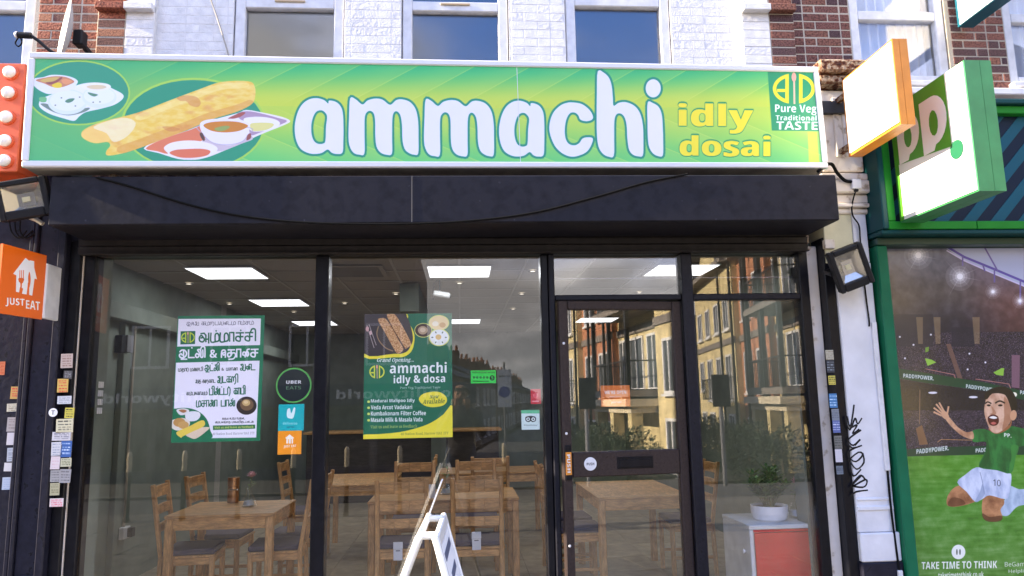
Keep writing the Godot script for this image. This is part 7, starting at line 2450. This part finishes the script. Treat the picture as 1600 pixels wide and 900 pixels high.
func terrace() -> void:
	var ang := 0.1466
	var u := Vector3(sin(ang), 0, cos(ang))
	var side := Vector3(u.z, 0, -u.x)
	var bs := Basis(u, Vector3.UP, side)
	var mats := [MT.dark_terrace, MT.terrace_grey]
	for k in 9:
		var o := Vector3(-0.2, -2.0, 44.0) + u * (k * 13.0)
		var h := 6.9 + 0.4 * (k % 2)
		var t := thing("terraced_house", "dark terraced house with a chimney stack in the side street, mirrored in the window", "building", o, "terraced houses along the side street")
		var w := Shape.new()
		w.box(bs * Vector3(6.0, 2.6, -4.0), Vector3(12.0, 5.2, 8.0), 0, bs)
		part(t, "wall", w.mesh(), mats[k % 2])
		var r := Shape.new()
		r.slab(PackedVector2Array([Vector2(-0.3, 5.1), Vector2(8.3, 5.1), Vector2(4.0, h)]), -12.1, 0.1, Basis(-side, Vector3.UP, -u), Vector3.ZERO)
		part(t, "roof", r.mesh(), MT.roof_slate)
		for x in [0.8, 7.0]:
			var c := Shape.new()
			c.box(bs * Vector3(x, h - 0.1, -3.6), Vector3(0.7, 2.0, 1.5), 0, bs)
			var st := part(t, "chimney", c.mesh(), MT.dark_terrace)
			var p := Shape.new()
			for q in 3:
				p.tube(PackedVector3Array([bs * Vector3(x, h + 0.9, -4.1 + q * 0.5), bs * Vector3(x, h + 1.4, -4.1 + q * 0.5)]), 0.14, 0.12, 8)
			part(st, "pot", p.mesh(), MT.chimney_pot)
		for x in [2.0, 5.0, 8.5, 10.5]:
			house_window(t, bs, Vector3.ZERO, x, 3.9, 1.1, 1.4, 1)
			house_window(t, bs, Vector3.ZERO, x, 1.3, 1.1, 1.4, 1)

func street_things() -> void:
	for k in 9:
		var p := thing("kerb_post", "black kerb post with a cream top, mirrored in the shop window", "post", Vector3(-4.5 + k * 0.73, 0, 6.3), "cream topped posts along the kerb")
		part(p, "shaft", lathed([Vector2(0, 0.0), Vector2(0.042, 0.0), Vector2(0.042, 0.05), Vector2(0.032, 0.07), Vector2(0.032, 0.66)], 14), MT.black_metal)
		part(p, "cap", lathed([Vector2(0.034, 0.66), Vector2(0.034, 0.86), Vector2(0.030, 0.90), Vector2(0.018, 0.925), Vector2(0, 0.93)], 14), MT.post_cream)
	# loading plate on a post across the road
	var l := thing("parking_plate", "white parking restriction plate with a blue disc on a thin post, mirrored in the window", "sign", Vector3(1.18, -0.75, 15.6))
	part(l, "post", pipe([Vector3(0, 0, 0), Vector3(0, 3.3, 0)], 0.03, 8, false), MT.grey_metal)
	span(l, "plate", MT.paper, -0.19, 0.19, 2.1, 3.1, -0.06, -0.05, 0)
	part(l, "disc", lathed([Vector2(0, 0.004), Vector2(0.15, 0.004), Vector2(0.15, 0)], 24), mat("disc_blue", L(0.04, 0.06, 0.38), 0.5), Vector3(0, 2.5, -0.062), Vector3(-PI / 2, 0, 0))
	words_on("lettering", "No loading", l, MT.black_metal, Vector3(0, 2.92, -0.0625), Vector3(0, PI, 0), 0.3, 0.08)
	# traffic signal seen from behind
	var t := thing("traffic_signal", "black traffic signal head on a post seen from behind, mirrored in the side pane", "traffic light", Vector3(5.7, -0.45, 11.7))
	part(t, "post", pipe([Vector3(0, 0, 0), Vector3(0, 2.3, 0)], 0.05, 8, false), MT.grey_metal)
	span(t, "backing_board", MT.black_metal, -0.2, 0.2, 1.75, 2.45, -0.1, -0.06, 0.01)
	for k in 3:
		part(t, "hood", lathed([Vector2(0.085, 0.14), Vector2(0.09, 0.0), Vector2(0.0, 0.0)], 14), MT.black_metal, Vector3(0, 1.92 + k * 0.2, -0.055), Vector3(PI / 2, 0, 0))
	var c := thing("street_lamp", "slim dark street lamp with a flat head, mirrored in the side pane", "street lamp", Vector3(8.9, -1.1, 23.0))
	part(c, "column", pipe([Vector3(0, 0, 0), Vector3(0, 5.6, 0)], 0.06, 8, false), MT.black_metal)
	span(c, "lamp_head", MT.grey_metal, -0.75, 0.05, 5.6, 5.7, -0.12, 0.12, 0.02)

func hedges() -> void:
	# dark shrubs along the foot of the apartment block
	var u := Vector3(sin(0.1466), 0, cos(0.1466))
	var out := Vector3(-u.z, 0, u.x)
	var variants := []
	for vv in 3:
		var s := Shape.new()
		var r := RandomNumberGenerator.new()
		r.seed = 40 + vv
		for k in 3200:
			var d := Vector3(r.randfn(), r.randfn(), r.randfn()).normalized()
			var rad := 0.55 + 0.45 * sqrt(r.randf())
			var at := Vector3(d.x * 1.15 * rad, 1.0 + d.y * 0.95 * rad + 0.18 * sin(d.x * 7.0 + vv), d.z * 1.0 * rad)
			if at.y < 0.05: at.y = r.randf_range(0.05, 0.6)
			leaf(s, at, (d + Vector3(r.randfn(), r.randfn(), r.randfn()) * 0.5).normalized(), r.randf_range(0.07, 0.13), r.randf_range(0.04, 0.07))
		variants.append(s.mesh())
	for k in 9:
		var p := Vector3(10.6, -1.35, 12.07) + u * (2.5 + k * 2.2) + out * (2.6 + 0.4 * sin(k * 2.1))
		var h := thing("shrub", "dark green shrub at the foot of the apartment block, mirrored in the glass", "shrub", p, "shrubs before the apartment block")
		part(h, "foliage", variants[k % 3], MT.bush_a if k % 2 else MT.bush_b, Vector3.ZERO, Vector3(0, k * 1.3, 0))
		var st := Shape.new()
		st.tube(PackedVector3Array([Vector3(0, -0.05, 0), Vector3(0.05, 0.8, 0.02), Vector3(0, 1.5, 0)]), 0.06, 0.02, 6)
		part(h, "stem", st.mesh(), MT.bark)

# a body as one skin: bones are tapered capsules [a, b, ra, rb, blend, colour] joined by a smooth minimum and meshed as surface nets
func skin_over(bones: Array, cell: float, v: PackedVector3Array, n: PackedVector3Array, c: PackedColorArray) -> void:
	var lo := Vector3(1e9, 1e9, 1e9)
	var hi := -lo
	for b in bones:
		var r: float = maxf(b[2], b[3]) + cell * 2.0
		lo = lo.min(b[0].min(b[1]) - Vector3(r, r, r))
		hi = hi.max(b[0].max(b[1]) + Vector3(r, r, r))
	var d := Vector3i(((hi - lo) / cell).ceil()) + Vector3i(2, 2, 2)
	var field := PackedFloat32Array()
	field.resize(d.x * d.y * d.z)
	field.fill(9.0)
	for b in bones:
		var r: float = maxf(b[2], b[3]) + cell * 3.0
		var p0 := Vector3i(((b[0].min(b[1]) - Vector3(r, r, r) - lo) / cell).floor()).clamp(Vector3i.ZERO, d - Vector3i.ONE)
		var p1 := Vector3i(((b[0].max(b[1]) + Vector3(r, r, r) - lo) / cell).ceil()).clamp(Vector3i.ZERO, d - Vector3i.ONE)
		var ab: Vector3 = b[1] - b[0]
		var l2 := maxf(ab.length_squared(), 1e-8)
		for z in range(p0.z, p1.z + 1):
			for y in range(p0.y, p1.y + 1):
				for x in range(p0.x, p1.x + 1):
					var p := lo + Vector3(x, y, z) * cell
					var t := clampf((p - b[0]).dot(ab) / l2, 0.0, 1.0)
					var e: float = p.distance_to(b[0] + ab * t) - lerpf(b[2], b[3], t)
					var i := (z * d.y + y) * d.x + x
					var f := field[i]
					var h: float = maxf(b[4] - absf(f - e), 0.0) / b[4]
					field[i] = minf(f, e) - h * h * b[4] * 0.25
	var ids := {}
	var spots := PackedVector3Array()
	var step := [1, d.x, d.x * d.y]
	for z in d.z - 1:
		for y in d.y - 1:
			for x in d.x - 1:
				var i := (z * d.y + y) * d.x + x
				var inside := 0
				for k in 8:
					if field[i + (k & 1) + ((k >> 1) & 1) * d.x + (k >> 2) * d.x * d.y] < 0.0:
						inside += 1
				if inside == 0 or inside == 8:
					continue
				var sum := Vector3.ZERO
				var cnt := 0
				for k in 8:
					var fk := field[i + (k & 1) + ((k >> 1) & 1) * d.x + (k >> 2) * d.x * d.y]
					for a in 3:
						if k & (1 << a):
							continue
						var q := k | (1 << a)
						var fq := field[i + (q & 1) + ((q >> 1) & 1) * d.x + (q >> 2) * d.x * d.y]
						if (fk < 0.0) != (fq < 0.0):
							var pk := Vector3(k & 1, (k >> 1) & 1, k >> 2)
							pk[a] += fk / (fk - fq)
							sum += pk
							cnt += 1
				ids[i] = spots.size()
				spots.append(lo + (Vector3(x, y, z) + sum / cnt) * cell)
	var norms := PackedVector3Array()
	var cols := PackedColorArray()
	for p in spots:
		var best := 1e9
		var col := Color.WHITE
		for b in bones:
			var ab: Vector3 = b[1] - b[0]
			var t := clampf((p - b[0]).dot(ab) / maxf(ab.length_squared(), 1e-8), 0.0, 1.0)
			var e: float = p.distance_to(b[0] + ab * t) - lerpf(b[2], b[3], t)
			if e < best:
				best = e
				col = b[5]
		cols.append(col)
		var q := ((p - lo) / cell).round().clamp(Vector3.ONE, Vector3(d) - Vector3(2, 2, 2))
		var i := (int(q.z) * d.y + int(q.y)) * d.x + int(q.x)
		norms.append(Vector3(field[i + 1] - field[i - 1], field[i + d.x] - field[i - d.x], field[i + d.x * d.y] - field[i - d.x * d.y]).normalized())
	for i in ids:
		for a in 3:
			if i + step[a] >= field.size() or (field[i] < 0.0) == (field[i + step[a]] < 0.0):
				continue
			var s1: int = step[(a + 1) % 3]
			var s2: int = step[(a + 2) % 3]
			if not (ids.has(i - s1) and ids.has(i - s2) and ids.has(i - s1 - s2)):
				continue
			var q := [ids[i], ids[i - s1], ids[i - s1 - s2], ids[i - s2]]
			for tr in [[0, 1, 2], [0, 2, 3]]:
				var pa := spots[q[tr[0]]]
				var pb := spots[q[tr[1]]]
				var pc := spots[q[tr[2]]]
				var order: Array = tr
				if (pb - pa).cross(pc - pa).dot(norms[q[tr[0]]]) > 0.0:
					order = [tr[0], tr[2], tr[1]]
				for k in order:
					v.append(spots[q[k]])
					n.append(norms[q[k]])
					c.append(cols[q[k]])

func passers_by() -> void:
	# whoever takes the picture stands just behind the lens and shows faintly in the middle window
	var coat := Color(0.028, 0.030, 0.036)
	var jeans := Color(0.035, 0.055, 0.11)
	var skin := Color(0.36, 0.20, 0.13)
	var shoe := Color(0.02, 0.02, 0.02)
	var v := PackedVector3Array()
	var n := PackedVector3Array()
	var c := PackedColorArray()
	var body := []
	for s in [-1.0, 1.0]:
		body.append([Vector3(s * 0.10, 0.90, 0.0), Vector3(s * 0.11, 0.48, -0.02), 0.085, 0.062, 0.05, jeans])
		body.append([Vector3(s * 0.11, 0.48, -0.02), Vector3(s * 0.115, 0.10, 0.02), 0.060, 0.042, 0.04, jeans])
		body.append([Vector3(s * 0.115, 0.045, 0.03), Vector3(s * 0.13, 0.035, -0.15), 0.045, 0.035, 0.03, shoe])
		body.append([Vector3(s * 0.12, 1.36, 0.02), Vector3(s * 0.20, 1.33, 0.0), 0.075, 0.062, 0.06, coat])
		body.append([Vector3(s * 0.205, 1.33, 0.0), Vector3(s * 0.25, 1.14, -0.18), 0.058, 0.048, 0.04, coat])
		body.append([Vector3(s * 0.25, 1.14, -0.18), Vector3(s * 0.085, 1.42, -0.36), 0.046, 0.034, 0.03, coat])
	body.append([Vector3(0, 0.95, 0.0), Vector3(0, 1.08, 0.0), 0.145, 0.135, 0.08, coat])
	body.append([Vector3(0, 1.10, 0.0), Vector3(0, 1.32, 0.01), 0.135, 0.145, 0.08, coat])
	body.append([Vector3(0, 1.40, 0.02), Vector3(0, 1.49, 0.0), 0.055, 0.05, 0.04, skin])
	skin_over(body, 0.022, v, n, c)
	# head: skull, jaw, nose, ears
	var head := [[Vector3(0, 1.585, -0.005), Vector3(0, 1.615, 0.015), 0.078, 0.088, 0.03, skin], [Vector3(0, 1.52, -0.03), Vector3(0, 1.58, -0.02), 0.052, 0.066, 0.03, skin], [Vector3(0, 1.585, -0.095), Vector3(0, 1.565, -0.112), 0.008, 0.014, 0.012, skin], [Vector3(0, 1.44, 0.01), Vector3(0, 1.53, 0.0), 0.05, 0.05, 0.03, skin],
		[Vector3(-0.08, 1.57, 0.01), Vector3(-0.084, 1.60, 0.015), 0.010, 0.014, 0.008, skin], [Vector3(0.08, 1.57, 0.01), Vector3(0.084, 1.60, 0.015), 0.010, 0.014, 0.008, skin],
		[Vector3(-0.022, 1.535, -0.083), Vector3(0.022, 1.535, -0.083), 0.007, 0.007, 0.004, Color(0.30, 0.12, 0.10)], [Vector3(-0.032, 1.60, -0.080), Vector3(-0.028, 1.60, -0.080), 0.010, 0.010, 0.003, shoe], [Vector3(0.032, 1.60, -0.080), Vector3(0.028, 1.60, -0.080), 0.010, 0.010, 0.003, shoe]]
	skin_over(head, 0.007, v, n, c)
	# hands closed on the phone's two ends, four fingers behind and the thumb in front
	for s in [-1.0, 1.0]:
		var w := Vector3(s * 0.085, 1.42, -0.36)
		var palm := w + Vector3(-s * 0.005, 0.07, -0.035)
		var hand := [[w, palm, 0.028, 0.030, 0.02, skin], [palm + Vector3(0, -0.01, 0), palm + Vector3(0, 0.02, -0.005), 0.028, 0.028, 0.02, skin]]
		for k in 4:
			var root := palm + Vector3(-s * 0.008, -0.022 + k * 0.018, -0.022)
			var mid := root + Vector3(-s * 0.018, 0.004, -0.022 + 0.003 * k)
			var tip := mid + Vector3(-s * (0.026 + 0.005 * sin(k * 1.3 + 0.4)), 0.002, 0.006)
			hand.append([root, mid, 0.010, 0.009, 0.006, skin])
			hand.append([mid, tip, 0.009, 0.008, 0.004, skin])
		var th := palm + Vector3(-s * 0.012, -0.012, 0.012)
		hand.append([th, th + Vector3(-s * 0.024, 0.022, 0.006), 0.012, 0.010, 0.008, skin])
		hand.append([th + Vector3(-s * 0.024, 0.022, 0.006), th + Vector3(-s * 0.036, 0.042, -0.002), 0.010, 0.009, 0.005, skin])
		skin_over(hand, 0.004, v, n, c)
	var arr := []
	arr.resize(Mesh.ARRAY_MAX)
	arr[Mesh.ARRAY_VERTEX] = v
	arr[Mesh.ARRAY_NORMAL] = n
	arr[Mesh.ARRAY_COLOR] = c
	var me := ArrayMesh.new()
	me.add_surface_from_arrays(Mesh.PRIMITIVE_TRIANGLES, arr)
	var m := StandardMaterial3D.new()
	m.vertex_color_use_as_albedo = true
	m.roughness = 0.8
	var p := thing("person", "person in a dark coat and jeans holding up a phone, mirrored in the window", "person", Vector3(0, 0.015, 4.735))
	part(p, "body", me, m)
	var hr := Shape.new()
	for k in 900:
		var y := 1.0 - 2.0 * (k + 0.5) / 900.0
		var a := k * 2.39996
		var q := Vector3(cos(a) * sqrt(1 - y * y), y, sin(a) * sqrt(1 - y * y))
		if q.y < -0.15 or (q.z < -0.35 and q.y < 0.55):
			continue
		leaf(hr, Vector3(0, 1.605, 0.012) + q * 0.094, (Vector3(q.x, -0.6, q.z + 0.3)).normalized(), 0.045, 0.022)
	part(p, "hair", hr.mesh(), MT.hair)
	var ph := thing("phone", "thin black phone held up in two hands, mirrored in the window", "phone", Vector3(0, 1.52, 4.322))
	span(ph, "case", MT.black_gloss, -0.076, 0.076, -0.036, 0.036, -0.004, 0.004, 0.003)
	part(ph, "lens", lathed([Vector2(0, 0.002), Vector2(0.006, 0.002), Vector2(0.007, 0)], 14), MT.window_dark, Vector3(0.05, 0.022, -0.0045), Vector3(-PI / 2, 0, 0))
